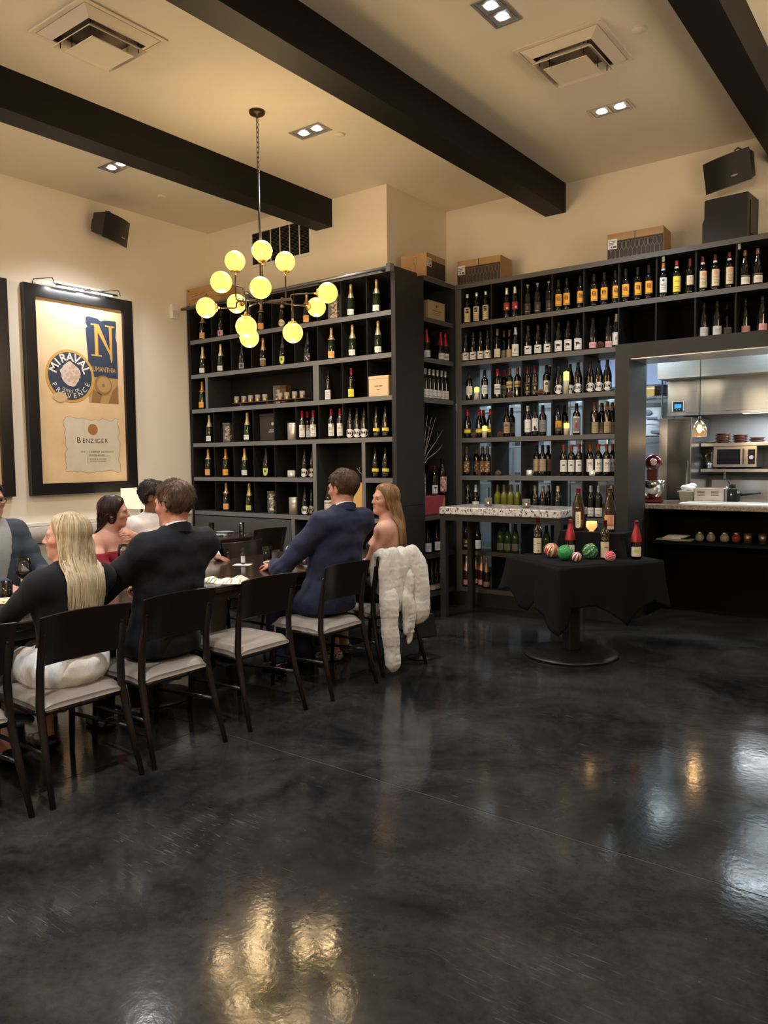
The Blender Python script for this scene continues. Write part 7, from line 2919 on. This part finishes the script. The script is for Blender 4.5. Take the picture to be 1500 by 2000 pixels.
            c = c*(1-(ch+er)[:, None])+A_([skin[0]*1.0, skin[1]*.68, skin[2]*.66])*(ch+er)[:, None]
            return c
        m = mat('skin', (.5, .3, .2), .48, spec=.35, sss=.12, vcol=True)
        o = link_mesh('body', mesh_of('body', parts, m, colour), s.t)
        # eyes
        for sg in (-1, 1):
            e = MB()
            c = s.from_head((sg*.031, .0742, .004))
            q = Matrix(s.HR.tolist()).to_3x3()
            r = .0122*s.hk
            for j in range(8):
                for i in range(14):
                    pass
            e.ball((0, 0, 0), r, 14, 10)
            e.v = [tuple(Vector(v)) for v in e.v]
            e.v = [tuple(q @ Vector((v[0], v[2], -v[1]))+Vector(c)) for v in e.v]
            # iris: the ring of faces around the forward pole
            e.m = [1 if all((Vector(e.v[i])-Vector(c)).dot(q @ Vector((0, 1, 0))) > r*.66 for i in f) else 0 for f in e.f]
            e.build('eye', [mat('eye_white', (.40, .36, .34), .25), mat('iris', (.03, .022, .018), .1)], o)
        return o

    def add(s, name, f, lo, hi, m, h=.010, label=None):
        o = link_mesh(name, mesh_of(name, [nets(f, lo, hi, h)], m), s.t)
        if label:
            o['label'] = label
        return o

    def brows(s, m):
        b = MB()
        for sg in (-1, 1):
            b.tube([tuple(s.from_head((sg*x, y, z))) for x, y, z in ((.012, .0905, .0225), (.026, .0895, .0265), (.040, .080, .0245), (.047, .072, .020))], [.0030, .0036, .0028, .0012], 6)
        b.build('eyebrows', m, s.t)

    def short_hair(s, m, bang=.058, amp=.006, thick=.014, seed=1.0, curl=1.0):
        def f(p):
            q = s.to_head(p)
            x, y, z = q[:, 0], q[:, 1], q[:, 2]
            b = np.interp(y, [-.12, -.085, -.05, -.016, -.004, .012, .024, .034, .050, .066, .12], [-.104, -.106, -.090, -.052, .012, .014, -.018, .006, .034, bang, bang+.008])
            # flush with the skin at the hairline, full higher up
            grow = np.clip((z-b)/.055, 0, 1)
            th = -.004+(thick+.005)*grow*(2-grow)*(.75+.35*np.clip((z+.02)/.10, 0, 1))
            skull = s.hf(q)
            skull = np.where((z < .02) & (np.abs(x) > .070) & (y > -.03) & (y < .03), skull+.01, skull)
            st = np.stack([x*1.0+.4*y, y*.30, z*.35], 1)
            d = skull-th-amp*grow*(.7*wave(st, 170*curl, seed)+.8*wave(q, 60*curl, seed+2))
            d = smax(d, (b-.004-z)*.8, .006)
            return d*s.hk
        o = s.add('hair', f, s.H-.16, s.H+.17, m, .0046)
        # short locks over the surface, flowing out from the crown and forward at the fringe
        me = o.data
        rnd = random.Random(int(seed*10))
        mb = MB()
        nv = len(me.vertices)
        for k in range(2200):
            v = me.vertices[rnd.randrange(nv)]
            q = s.to_head(np.array([v.co[:]], np.float32))[0]
            nl = Vector((s.HR.T @ A_(v.normal[:])).tolist())
            if q[2] < .035 and -.035 < q[1] < .04 and abs(q[0]) > .05:
                continue
            fl = Vector((q[0]*1.2, q[1]+.045, (q[2]-.118)*1.1))
            if q[1] > .03:
                fl = Vector((q[0]*.4+.02, .06, -.01))
            fl = fl+Vector((rnd.uniform(-.03, .03), rnd.uniform(-.03, .03), rnd.uniform(-.02, .02)))
            fl = fl-nl*fl.dot(nl)
            if fl.length < 1e-4 or nl.length < .1:
                continue
            fl.normalize()
            L_ = rnd.uniform(.014, .034)
            p0 = Vector(q.tolist())-nl*.002
            p1 = p0+fl*L_*.5+nl*(.0036+amp*.2)
            p2 = p0+fl*L_+nl*rnd.uniform(.0, .004+amp*.5)
            mb.tube([tuple(s.from_head(tuple(a_))) for a_ in (p0, p1, p2)], [.0008, .0012, .0003], 3, cap=False)
        c = mb.build('hair_locks', m, o)
        tag(c, kind='stuff')
        return o

    def long_hair(s, m, zend, over, part=0.0, n=170, seed=3, spread=.075, wavy=0.0, back=.10, flick=0.0, face=.0, shift=0.0, wisps=10):
        """scalp cap plus a fall of many strands laid over the shoulders"""
        def f(p):
            q = s.to_head(p)
            x, y, z = q[:, 0], q[:, 1], q[:, 2]
            b = np.interp(y, [-.12, -.02, .01, .03, .050, .068, .085, .12], [-.15, -.13, -.10+face, -.045+face, .022+face, .060, .072, .08])
            grow = np.clip((z-b)/.05, 0, 1)
            skull = ell((0, -.012, .035), (.0745, .096, .085))(q)
            skull = np.minimum(skull, ell((0, .020, -.028), (.064, .066, .086))(q))
            d = skull-(-.003+.017*grow)-.0022*wave(np.stack([x*1.0+.5*z*np.sign(x), y*.3, z*.3], 1), 210, seed)
            d = d+.004*np.exp(-((x-part)/.006)**2)*(z > .06)
            return smax(d, (b-.004-z)*.8, .006)*s.hk
        cap_part = nets(f, s.H-.17, s.H+.17, .0052)
        m = m if isinstance(m, tuple) else (m, m)
        rnd = random.Random(seed)
        allp, rads = [], []
        S1, S2 = 7, 10
        for i in range(n):
            az = rnd.uniform(-1, 1)                       # around the back of the head, ear to ear
            ang = az*2.0
            lift = .985+.05*rnd.random()
            pts = []
            for j in range(S1):
                e = max(-.40, 1.30*(1-j/(S1-1))-.30)
                x = math.sin(ang)*math.cos(e)*.0875
                y = -math.cos(ang)*math.cos(e)*.1095-.010
                z = .036+math.sin(e)*.0985
                pts.append(s.from_head((x*lift, y*lift, z*lift)))
            p = pts[-1].copy()
            end = zend+abs(rnd.gauss(0, .035))-.02+.03*abs(az)
            z0 = p[2]
            tx = s.neck[0]+(p[0]-s.H[0])*.45+spread*az*.5+shift
            ty = min(p[1], s.neck[1]-back*(1-.5*abs(az)))
            ph, wd = rnd.random()*6, rnd.uniform(-.014, .014)
            for j in range(1, S2+1):
                q = j/S2
                b = 1-(1-q)**2
                w = wavy*math.sin(q*9+ph)
                pts.append(A_([p[0]+(tx-p[0])*b+w+wd*math.sin(q*3.1+ph), p[1]+(ty-p[1])*b+w*.6+flick*q*q*rnd.uniform(-.5, 1), z0+(end-z0)*q]))
            allp.append(pts)
            rads.append((rnd.uniform(.0016, .0052), rnd.random()))
        P = np.array(allp, dtype=np.float32)
        flat = P[:, S1:].reshape(-1, 3)
        off = np.repeat(np.array([.006+.010*r[1] for r in rads], np.float32), S2)
        for it in range(6):
            d = over(flat)
            g = np.stack([over(flat+np.array(v, np.float32)*.004)-d for v in ((1, 0, 0), (0, 1, 0), (0, 0, 1))], 1)/.004
            g[:, 2] *= .2
            g /= (np.linalg.norm(g, axis=1, keepdims=True)+1e-6)
            flat = flat+g*np.clip(off-d, 0, .05)[:, None]
        P[:, S1:] = flat.reshape(n, S2, 3)
        mb = MB()
        for i in range(n):
            r0 = rads[i][0]
            k_ = S1+S2
            rad = [.0012+r0*min(1, 3*(j/k_)) if j < k_-5 else (r0+.0012)*max(.10, 1-(j-(k_-6))/5.2) for j in range(k_)]
            mb.mat(0 if rads[i][1] < .55 else 1)
            mb.tube([tuple(v) for v in P[i]], rad, 4, cap=False)
        ms = m if isinstance(m, tuple) else (m, m)
        o = link_mesh('hair', mesh_of('hair', [cap_part], ms[0]), s.t)
        c = mb.build('hair_strands', list(ms), o)
        tag(c, kind='stuff')
        return o


def hair_mat(name, c1, c2, rough=.42):
    return mat(name, c1, rough, spec=.3, noise=(90, c2, .55, (1, 1, .10)))


def fabric(name, c=(.5, .5, .5), rough=.8, sheen=.03, c2=None):
    return mat(name, c, rough, spec=.25, sheen=sheen, noise=(120, c2 or tuple(x*1.25 for x in c), .5), bump=(500, .12))


def suit(s, m, shirt_m, collar=True, openf=False, hem=.50, h=.0105):
    """jacket over the torso and both arms, with collar, shirt collar and trousers"""
    tor = s.torso(.020)
    a = [s.arm(i, 1.0, .019, .93) for i in (0, 1)]
    box = ell(s.waist*.45+s.chest*.55+A_([0, -.005, -.02]), (.188*s.k, .138*s.k, .27))
    sk0 = ell(s.pel+A_([0, -.01, .03]), (.200*s.k, .165*s.k, .21))
    skirt = lambda p: smin(box(p), sk0(p), .06)
    nk = s.neck
    nd = nrm(s.from_head((0, -.018, -.05))-nk)
    def rad(p):
        q = p-nk
        hgt = q @ nd
        return np.linalg.norm(q-hgt[:, None]*nd, axis=1), hgt, q[:, 1]
    def jacket(p):
        d = smin(tor(p), skirt(p), .05)
        for g in a:
            d = smin(d, g(p), .028)
        fold = .0075*wave(np.stack([p[:, 0]*.6, p[:, 1], p[:, 2]*1.3], 1), 34, 1.0)+.0028*wave(p, 70, 4.0)
        d = d+fold
        # elbow creases
        for i in (0, 1):
            e = np.linalg.norm(p-s.el[i], axis=1)
            d = d+.005*np.sin((p[:, 2]+p[:, 1])*95)*np.exp(-(e/.09)**2)
        r, hg, y = rad(p)
        # neck opening
        d = smax(d, -(np.maximum(r-(.066*s.k), -(hg+.0-.10*np.clip(y, 0, .2)-.028))), .006) if True else d
        d = np.maximum(d, (hem-p[:, 2])) if hem else d
        return d
    P = np.stack([s.pel, s.chest, s.neck]+s.sh+s.el+s.wr)
    o = s.add('jacket', jacket, P.min(0)-A_([.17, .24, .12]), P.max(0)+A_([.17, .2, .07]), m, h)
    def band(r0, t, h0, h1, tilt):
        def f(p):
            r, hg, y = rad(p)
            c = hg-tilt*y
            rr = r0-(c-h0)*.22
            return np.maximum(np.abs(r-rr)-t, np.maximum(h0-c, c-h1))*.8
        return f
    s.add('jacket_collar', band(.081*s.k, .0075, -.016, .048, -.55), s.neck-.16, s.neck+.16, m, .0055)
    s.add('shirt_collar', band(.070*s.k, .0045, .020, .066, -.42), s.neck-.16, s.neck+.16, shirt_m, .0055)
    # trousers
    l0, l1 = s.leg(0, .014, False), s.leg(1, .014, False)
    pv = ell(s.pel, (.183*s.k, .143*s.k, .11))
    def tr(p):
        d = smin(smin(l0(p), l1(p), .03), pv(p), .05)
        return np.maximum(d+.004*wave(p, 40, 2.0), .075-p[:, 2])
    Q = np.stack([s.pel]+s.kn+s.an)
    s.add('trousers', tr, Q.min(0)-A_([.2, .2, .05]), Q.max(0)+A_([.2, .2, .13]), m, .013)
    shoes(s, mat('black_leather', (.012, .011, .011), .3))
    # cuffs
    for i in (0, 1):
        d_ = nrm(s.wr[i]-s.el[i])
        c = MB()
        p0 = s.el[i]+(s.wr[i]-s.el[i])*.92
        c.tube([tuple(p0), tuple(p0+d_*.028)], .040*s.k, 14)
        c.build('shirt_cuff', shirt_m, s.t)
    return jacket


def shoes(s, m):
    for i in (0, 1):
        a = s.an[i]
        f = union([cap(a+A_([0, -.035, -.045]), a+A_([0, .06, -.050]), .042, .040), cap(a+A_([0, .06, -.055]), a+A_([0, .16, -.062]), .040, .027)], .03)
        g = lambda p: np.maximum(f(p), .001-p[:, 2])
        s.add('shoe', g, a+A_([-.08, -.12, -.09]), a+A_([.08, .24, .02]), m, .010)
# ------------------------------------------------------------------ the eight diners
R_ = math.radians
shirt_w = fabric('white_shirt_cloth', (.62, .63, .66))
black_suit = fabric('black_suiting', (.0065, .0072, .0105))
navy_suit = fabric('navy_suiting', (.016, .019, .046))
brown_hair = hair_mat('brown_hair', (.050, .028, .016), (.12, .070, .042), .5)
dark_hair = hair_mat('black_hair', (.008, .006, .006), (.020, .015, .013))

# man in the black suit, seen from behind, face turned a little to the left
p = Person((-3.53, 2.63), R_(90), 'man in a black suit with short brown hair, seen from behind', crown=1.450, lean=(.05, -.055), yaw=R_(14), pitch=R_(-4), k=1.06,
           arms=dict(elL=(-.30, .14, .835), wrL=(-.20, .40, .80), elR=(.30, .14, .835), wrR=(.18, .40, .80)), skin=(.52, .25, .18))
p.build_body()
suit(p, black_suit, shirt_w)
p.short_hair(brown_hair, amp=.005, seed=1.0)
p.brows(brown_hair)

# man in the navy suit
p = Person((-3.53, 4.02), R_(84), 'man in a navy suit with short brown hair, back to the camera', crown=1.487, lean=(.10, -.055), yaw=R_(8), pitch=R_(-3), k=1.07,
           arms=dict(elL=(-.31, .13, .80), wrL=(-.15, .38, .80), elR=(.31, .12, .83), wrR=(.18, .38, .80)), skin=(.52, .25, .18))
p.build_body()
suit(p, navy_suit, shirt_w)
p.short_hair(brown_hair, amp=.004, thick=.012, seed=5.0)
p.brows(brown_hair)

# blonde woman in black with a white skirt
blonde = (hair_mat('blonde_hair', (.24, .165, .085), (.52, .41, .26), .42), hair_mat('pale_blonde_hair', (.42, .33, .20), (.66, .56, .40), .42))
p = Person((-3.53, 2.05), R_(92), 'blonde woman in a black top and white skirt, face in profile', fem=True, crown=1.308, lean=(.03, .0), yaw=R_(50), pitch=R_(2), k=1.0,
           arms=dict(elL=(-.24, .14, .79), wrL=(-.12, .36, .80), elR=(.26, .14, .79), wrR=(.12, .36, .80)), skin=(.58, .31, .23))
p.build_body()
black_top = fabric('black_knit', (.0065, .0068, .009), .9)
tor, a0, a1 = p.torso(.012), p.arm(0, 1.0, .013, .95), p.arm(1, 1.0, .013, .95)
nk = p.neck
def top_f(q, tor=tor, a0=a0, a1=a1, nk=nk):
    d = smin(smin(tor(q), a0(q), .025), a1(q), .025)+.003*wave(q, 38, 1.0)
    r = np.linalg.norm((q-nk)[:, :2], axis=1)
    d = smax(d, -np.maximum(r-.058, -(q[:, 2]-nk[2]-.030)), .006)
    return np.maximum(d, .60-q[:, 2])
p.add('black_top', top_f, (-.42, -.25, .58), (.42, .48, 1.2), black_top, .0095)
l0, l1, pv = p.leg(0, .020, False), p.leg(1, .020, False), ell(p.pel+A_([0, -.02, 0]), (.205, .175, .125))
def skirt_f(q):
    d = smin(smin(l0(q), l1(q), .07), pv(q), .05)
    d = d+.007*wave(np.stack([q[:, 0], q[:, 1]*1.2, q[:, 2]*.8], 1), 42, 3.0)+.004*wave(q, 85, 1.0)
    return np.maximum(np.maximum(d, .34-q[:, 2]), q[:, 2]-.66)
p.add('white_skirt', skirt_f, (-.30, -.26, .32), (.30, .58, .68), fabric('white_satin', (.80, .78, .76), .5, .3), .0095)
p.long_hair(blonde, .80, top_f, part=-.01, n=560, seed=3, spread=.12, back=.105, face=-.015, shift=.03, flick=-.02)
p.brows(hair_mat('ash_brow', (.18, .11, .06), (.25, .16, .09)))
shoes(p, mat('black_leather'))

# woman with long light brown hair in a strapless black dress
lbrown = (hair_mat('light_brown_hair', (.13, .065, .026), (.30, .17, .075), .38), hair_mat('honey_hair', (.24, .13, .055), (.42, .26, .125), .38))
p = Person((-3.50, 4.70), R_(112), 'woman with long light brown hair in a strapless black dress', fem=True, crown=1.372, lean=(.0, .0), yaw=R_(46), pitch=R_(4), tilt=R_(-3), k=1.02,
           arms=dict(elL=(-.22, .10, .745), wrL=(-.02, .32, .70), elR=(.22, .12, .75), wrR=(.08, .33, .71), hand=[((.35, 1, -.05), (0, 0, -1), .4), ((-.3, 1, -.05), (0, 0, -1), .4)]), skin=(.60, .33, .24))
p.build_body()
dress = fabric('black_crepe', (.008, .008, .010), .85)
tor = p.torso(.009)
l0, l1, pv = p.leg(0, .020, False), p.leg(1, .020, False), ell(p.pel, (.195, .155, .125))
cz = p.chest[2]
def dress_f(q, tor=tor, l0=l0, l1=l1, pv=pv, cz=cz):
    d = smin(smin(smin(l0(q), l1(q), .06), pv(q), .05), np.maximum(tor(q), q[:, 2]-(cz-.02+.45*np.clip(q[:, 1], 0, .2))), .01)
    return np.maximum(d+.003*wave(q, 40, 1.0), .36-q[:, 2])
p.add('strapless_dress', dress_f, (-.30, -.25, .35), (.30, .58, 1.1), dress, .0095)
tor_s = p.torso(.0)
ar_s = [p.arm(0), p.arm(1)]
def over(q, tor_s=tor_s, ar_s=ar_s, dress_f=dress_f):
    return smin(smin(smin(tor_s(q), ar_s[0](q), .02), ar_s[1](q), .02), dress_f(q), .01)
p.long_hair(lbrown, .87, over, part=.012, n=460, seed=8, spread=.03, back=.13, face=.0)
p.brows(hair_mat('mid_brow', (.10, .055, .03), (.15, .08, .045)))
for i in (0, 1):
    a = p.an[i]
    f = union([cap(a+A_([0, -.03, -.04]), a+A_([0, .13, -.055]), .040, .030)], .02)
    p.add('patterned_shoe', lambda q, f=f: np.maximum(f(q), .001-q[:, 2]), a+A_([-.08, -.12, -.09]), a+A_([.08, .2, .02]), mat('leopard_print', (.012, .011, .010), .5, noise=(70, (.50, .45, .38), .12)), .009)

# woman in red velvet, chin on her hand, looking to the right
p = Person((-5.08, 3.32), R_(-82), 'dark haired woman in a red velvet off-shoulder dress, chin on hand', fem=True, crown=1.312, lean=(.0, .05), yaw=R_(38), pitch=R_(-3), tilt=R_(8), k=1.0, twist=R_(8),
           arms=dict(elL=(-.25, .30, .80), wrL=(-.085, .195, 1.005), elR=(.24, .22, .79), wrR=(.05, .42, .785), hand=[((.75, -.05, .38), (-.3, -.6, -.6), .75), ((-.6, 1, -.05), (0, 0, -1), .3)]), skin=(.52, .28, .21))
p.build_body()
velvet = fabric('red_velvet', (.12, .003, .010), .75, .0, (.19, .006, .018))
tor, a0, a1 = p.torso(.011), p.arm(0, 1.05, .016, .93), p.arm(1, 1.05, .016, .93)
cz = p.chest[2]
l0, l1 = p.leg(0, .02, False), p.leg(1, .02, False)
def red_f(q, tor=tor, a0=a0, a1=a1, cz=cz):
    top = q[:, 2]-(cz+.072)
    d = smin(tor(q), np.minimum(a0(q), a1(q)), .02)
    keep = np.where((np.abs(q[:, 0]) > .14) | (q[:, 1] > .16), -1., top)
    d = np.maximum(d, np.minimum(top, 9))*1.0
    arms = np.minimum(np.maximum(a0(q), q[:, 2]-(cz+.155)), np.maximum(a1(q), q[:, 2]-(cz+.07)))
    d = np.minimum(d, arms)
    return np.maximum(np.minimum(d, np.minimum(l0(q), l1(q))), .40-q[:, 2])+.003*wave(q, 45, 1.0)
p.add('velvet_dress', red_f, (-.42, -.22, .38), (.42, .6, 1.12), velvet, .0095)
tor_s = p.torso(.0)
p.long_hair(hair_mat('dark_brown_hair', (.016, .009, .008), (.040, .022, .018), .35), .985, tor_s, part=.0, n=360, seed=12, spread=.06, wavy=.012, back=.07, face=.005)
p.brows(dark_hair)
e = MB()
for sg in (-1, 1):
    e.tube([tuple(p.from_head((sg*.080, .0, -.038))), tuple(p.from_head((sg*.082, .002, -.060)))], .0028, 6)
e.build('earrings', brass_m, p.t)
shoes(p, mat('black_leather'))

# man in a white shirt beyond her
p = Person((-5.12, 3.90), R_(-85), 'man in an open white shirt, mostly hidden behind the black suited man', crown=1.405, lean=(.14, .02), yaw=R_(30), k=1.0, skin=(.23, .11, .065),
           arms=dict(elL=(-.26, .16, .80), wrL=(-.12, .40, .79), elR=(.27, .16, .80), wrR=(.12, .40, .79)))
p.build_body(.012, .006)
suit(p, fabric('cream_linen', (.60, .56, .52)), fabric('cream_linen'), h=.012)
p.short_hair(dark_hair, amp=.009, thick=.018, seed=2.0, curl=.7)
p.brows(dark_hair)

# man with glasses at the left edge
p = Person((-5.10, 2.44), R_(-84), 'man with glasses in a slate blue blazer at the left edge', crown=1.445, lean=(.0, .03), yaw=R_(-6), k=1.03, skin=(.46, .24, .17),
           arms=dict(elL=(-.29, .16, .80), wrL=(-.14, .42, .795), elR=(.29, .16, .80), wrR=(.14, .42, .795)))
p.build_body(.012, .006)
slate = fabric('slate_blazer', (.035, .046, .065))
suit(p, slate, fabric('grey_shirt', (.26, .27, .27)), h=.012)
sf = p.torso(.034)
def front_f(q, sf=sf, p=p):
    w_ = .035+.14*np.clip((q[:, 2]-.75)/.35, 0, 1)
    return np.maximum(np.maximum(sf(q), np.abs(q[:, 0])-w_*.5), np.maximum(.05-q[:, 1], .62-q[:, 2]))
p.add('shirt_front', front_f, (-.2, 0, .6), (.2, .3, 1.2), fabric('grey_shirt'), .010)
p.short_hair(dark_hair, amp=.003, thick=.008, seed=7.0, bang=.068)
p.brows(dark_hair)
g = MB()
for sg in (-1, 1):
    pts = []
    for i in range(17):
        a = 2*PI*i/16
        pts.append(tuple(p.from_head((sg*.033+.025*math.cos(a), .098, .002+.019*math.sin(a)))))
    g.tube(pts, .0022, 6, cap=False)
    g.tube([tuple(p.from_head((sg*.058, .096, .006))), tuple(p.from_head((sg*.078, .04, .008))), tuple(p.from_head((sg*.082, -.01, .006)))], .0020, 6)
g.tube([tuple(p.from_head((-.008, .100, .006))), tuple(p.from_head((.008, .100, .006)))], .002, 6)
g.build('glasses', plastic_black, p.t)

# bare-armed diner on the nearest chair, only an arm in view
p = Person((-3.42, 1.42), R_(90), 'bare-armed diner on the nearest chair, only an arm in view', fem=True, crown=1.33, lean=(-.02, .03), yaw=R_(10), k=1.02, skin=(.52, .25, .18),
           arms=dict(elL=(-.25, .14, .79), wrL=(-.12, .36, .80), elR=(.25, .12, .79), wrR=(.10, .36, .80)))
p.build_body(.012, .007)
tor = p.torso(.011)
l0, l1, pv = p.leg(0, .020, False), p.leg(1, .020, False), ell(p.pel, (.195, .155, .125))
cz = p.chest[2]
def dress2(q, tor=tor, l0=l0, l1=l1, pv=pv, cz=cz):
    d = smin(smin(smin(l0(q), l1(q), .06), pv(q), .05), np.maximum(tor(q), q[:, 2]-(cz+.05)), .01)
    return np.maximum(d, .36-q[:, 2])
p.add('dark_dress', dress2, (-.30, -.25, .35), (.30, .58, 1.1), dress, .012)
p.short_hair(brown_hair, amp=.004, seed=9.0)
shoes(p, mat('black_leather'))

# ------------------------------------------------------------------ fleece jacket over the chair back, handbag behind it
fleece = mat('white_fleece', (.80, .77, .72), .95, spec=.1, sheen=.5, noise=(60, (.66, .61, .54), .5), bump=(260, .45))
t = empty('fleece_jacket', (-3.20, 4.50, 0), R_(82))
tag(t, 'fluffy white fleece jacket hanging over a chair back', 'jacket')
t.scale = (.90, 1, 1)
def panel(pts, k=.03):
    """soft hanging cloth: a chain of flattened ellipsoids (x, y, z, half width, half depth, half height, lean)"""
    return union([ell(q[:3], q[3:6], roty_(q[6])) for q in pts], k)
def fuzz(f, amp=.010, fr=30, sd=2.0):
    def g(p):
        fold = amp*np.sin(p[:, 0]*fr*2+1.5*np.sin(p[:, 2]*9+sd)+sd)
        return f(p)+fold*.6+.0032*wave(p, 130, 1.0)+.0026*wave(p, 230, 5.0)+.005*wave(p, 30, sd)
    return g
def fleece_part(name, f, lo, hi):
    return link_mesh(name, mesh_of(name, [nets(f, lo, hi, .0082)], fleece), t)
body = union([cap((-.19, .10, .868), (.20, .10, .868), .034), panel([(-.09, .045, .74, .150, .052, .17, .05), (-.12, .030, .58, .125, .058, .17, .10), (.06, .045, .74, .10, .045, .15, -.05), (-.12, .15, .72, .09, .035, .16, .0)])], .05)
fleece_part('jacket_body', fuzz(body), (-.32, -.10, .36), (.30, .26, .96))
slv = panel([(.150, .030, .80, .085, .060, .12, -.15), (.178, .0, .66, .098, .064, .16, .0), (.172, -.010, .50, .092, .062, .15, .06), (.160, -.012, .42, .080, .055, .085, .0)], .05)
fleece_part('sleeve', fuzz(slv, .006, 20), (.05, -.13, .30), (.31, .14, .98))
hood = panel([(.045, .0, .62, .050, .040, .14, .25), (.015, -.02, .48, .062, .042, .12, -.25), (.02, -.02, .36, .048, .036, .10, .1), (.035, -.012, .27, .026, .026, .07, .15)], .03)
fleece_part('hood', fuzz(hood, .010, 34, 1.0), (-.12, -.12, .16), (.16, .09, .80))
slv2 = panel([(-.175, .0, .52, .085, .06, .12, .2), (-.185, -.01, .36, .075, .055, .14, .0), (-.165, -.012, .20, .062, .050, .13, -.06), (-.152, -.012, .10, .054, .046, .075, -.05)], .05)
fleece_part('sleeve', fuzz(slv2, .006, 22, 4.0), (-.32, -.12, .012), (-.05, .12, .68))
t = empty('black_handbag', (-3.33, 4.90, 0), R_(70))
tag(t, 'black leather handbag on a small stand beside the fleece jacket', 'bag')
leather = mat('bag_leather', (.012, .012, .013), .3, spec=.5)
b = MB()
b.hexa([(-.13, -.05, .16), (.13, -.05, .16), (.13, .05, .16), (-.13, .05, .16), (-.11, -.025, .34), (.11, -.025, .34), (.11, .025, .34), (-.11, .025, .34)])
ob = b.build('bag_body', leather, t)
bv = ob.modifiers.new('round', 'BEVEL')
bv.width, bv.segments = .012, 3
MB().tube([(-.07, 0, .335), (-.06, 0, .42), (0, 0, .45), (.06, 0, .42), (.07, 0, .335)], .006, 8).build('strap', leather, t)
MB().ball((0, -.032, .30), .010, 10, 8).build('clasp', chrome_m, t)
MB().lathe([(.001, 0), (.11, 0), (.11, .012), (.02, .022), (.016, .155), (.08, .158), (.08, .16), (.001, .16)], n=24, cap=False).build('stand', black_m, t)
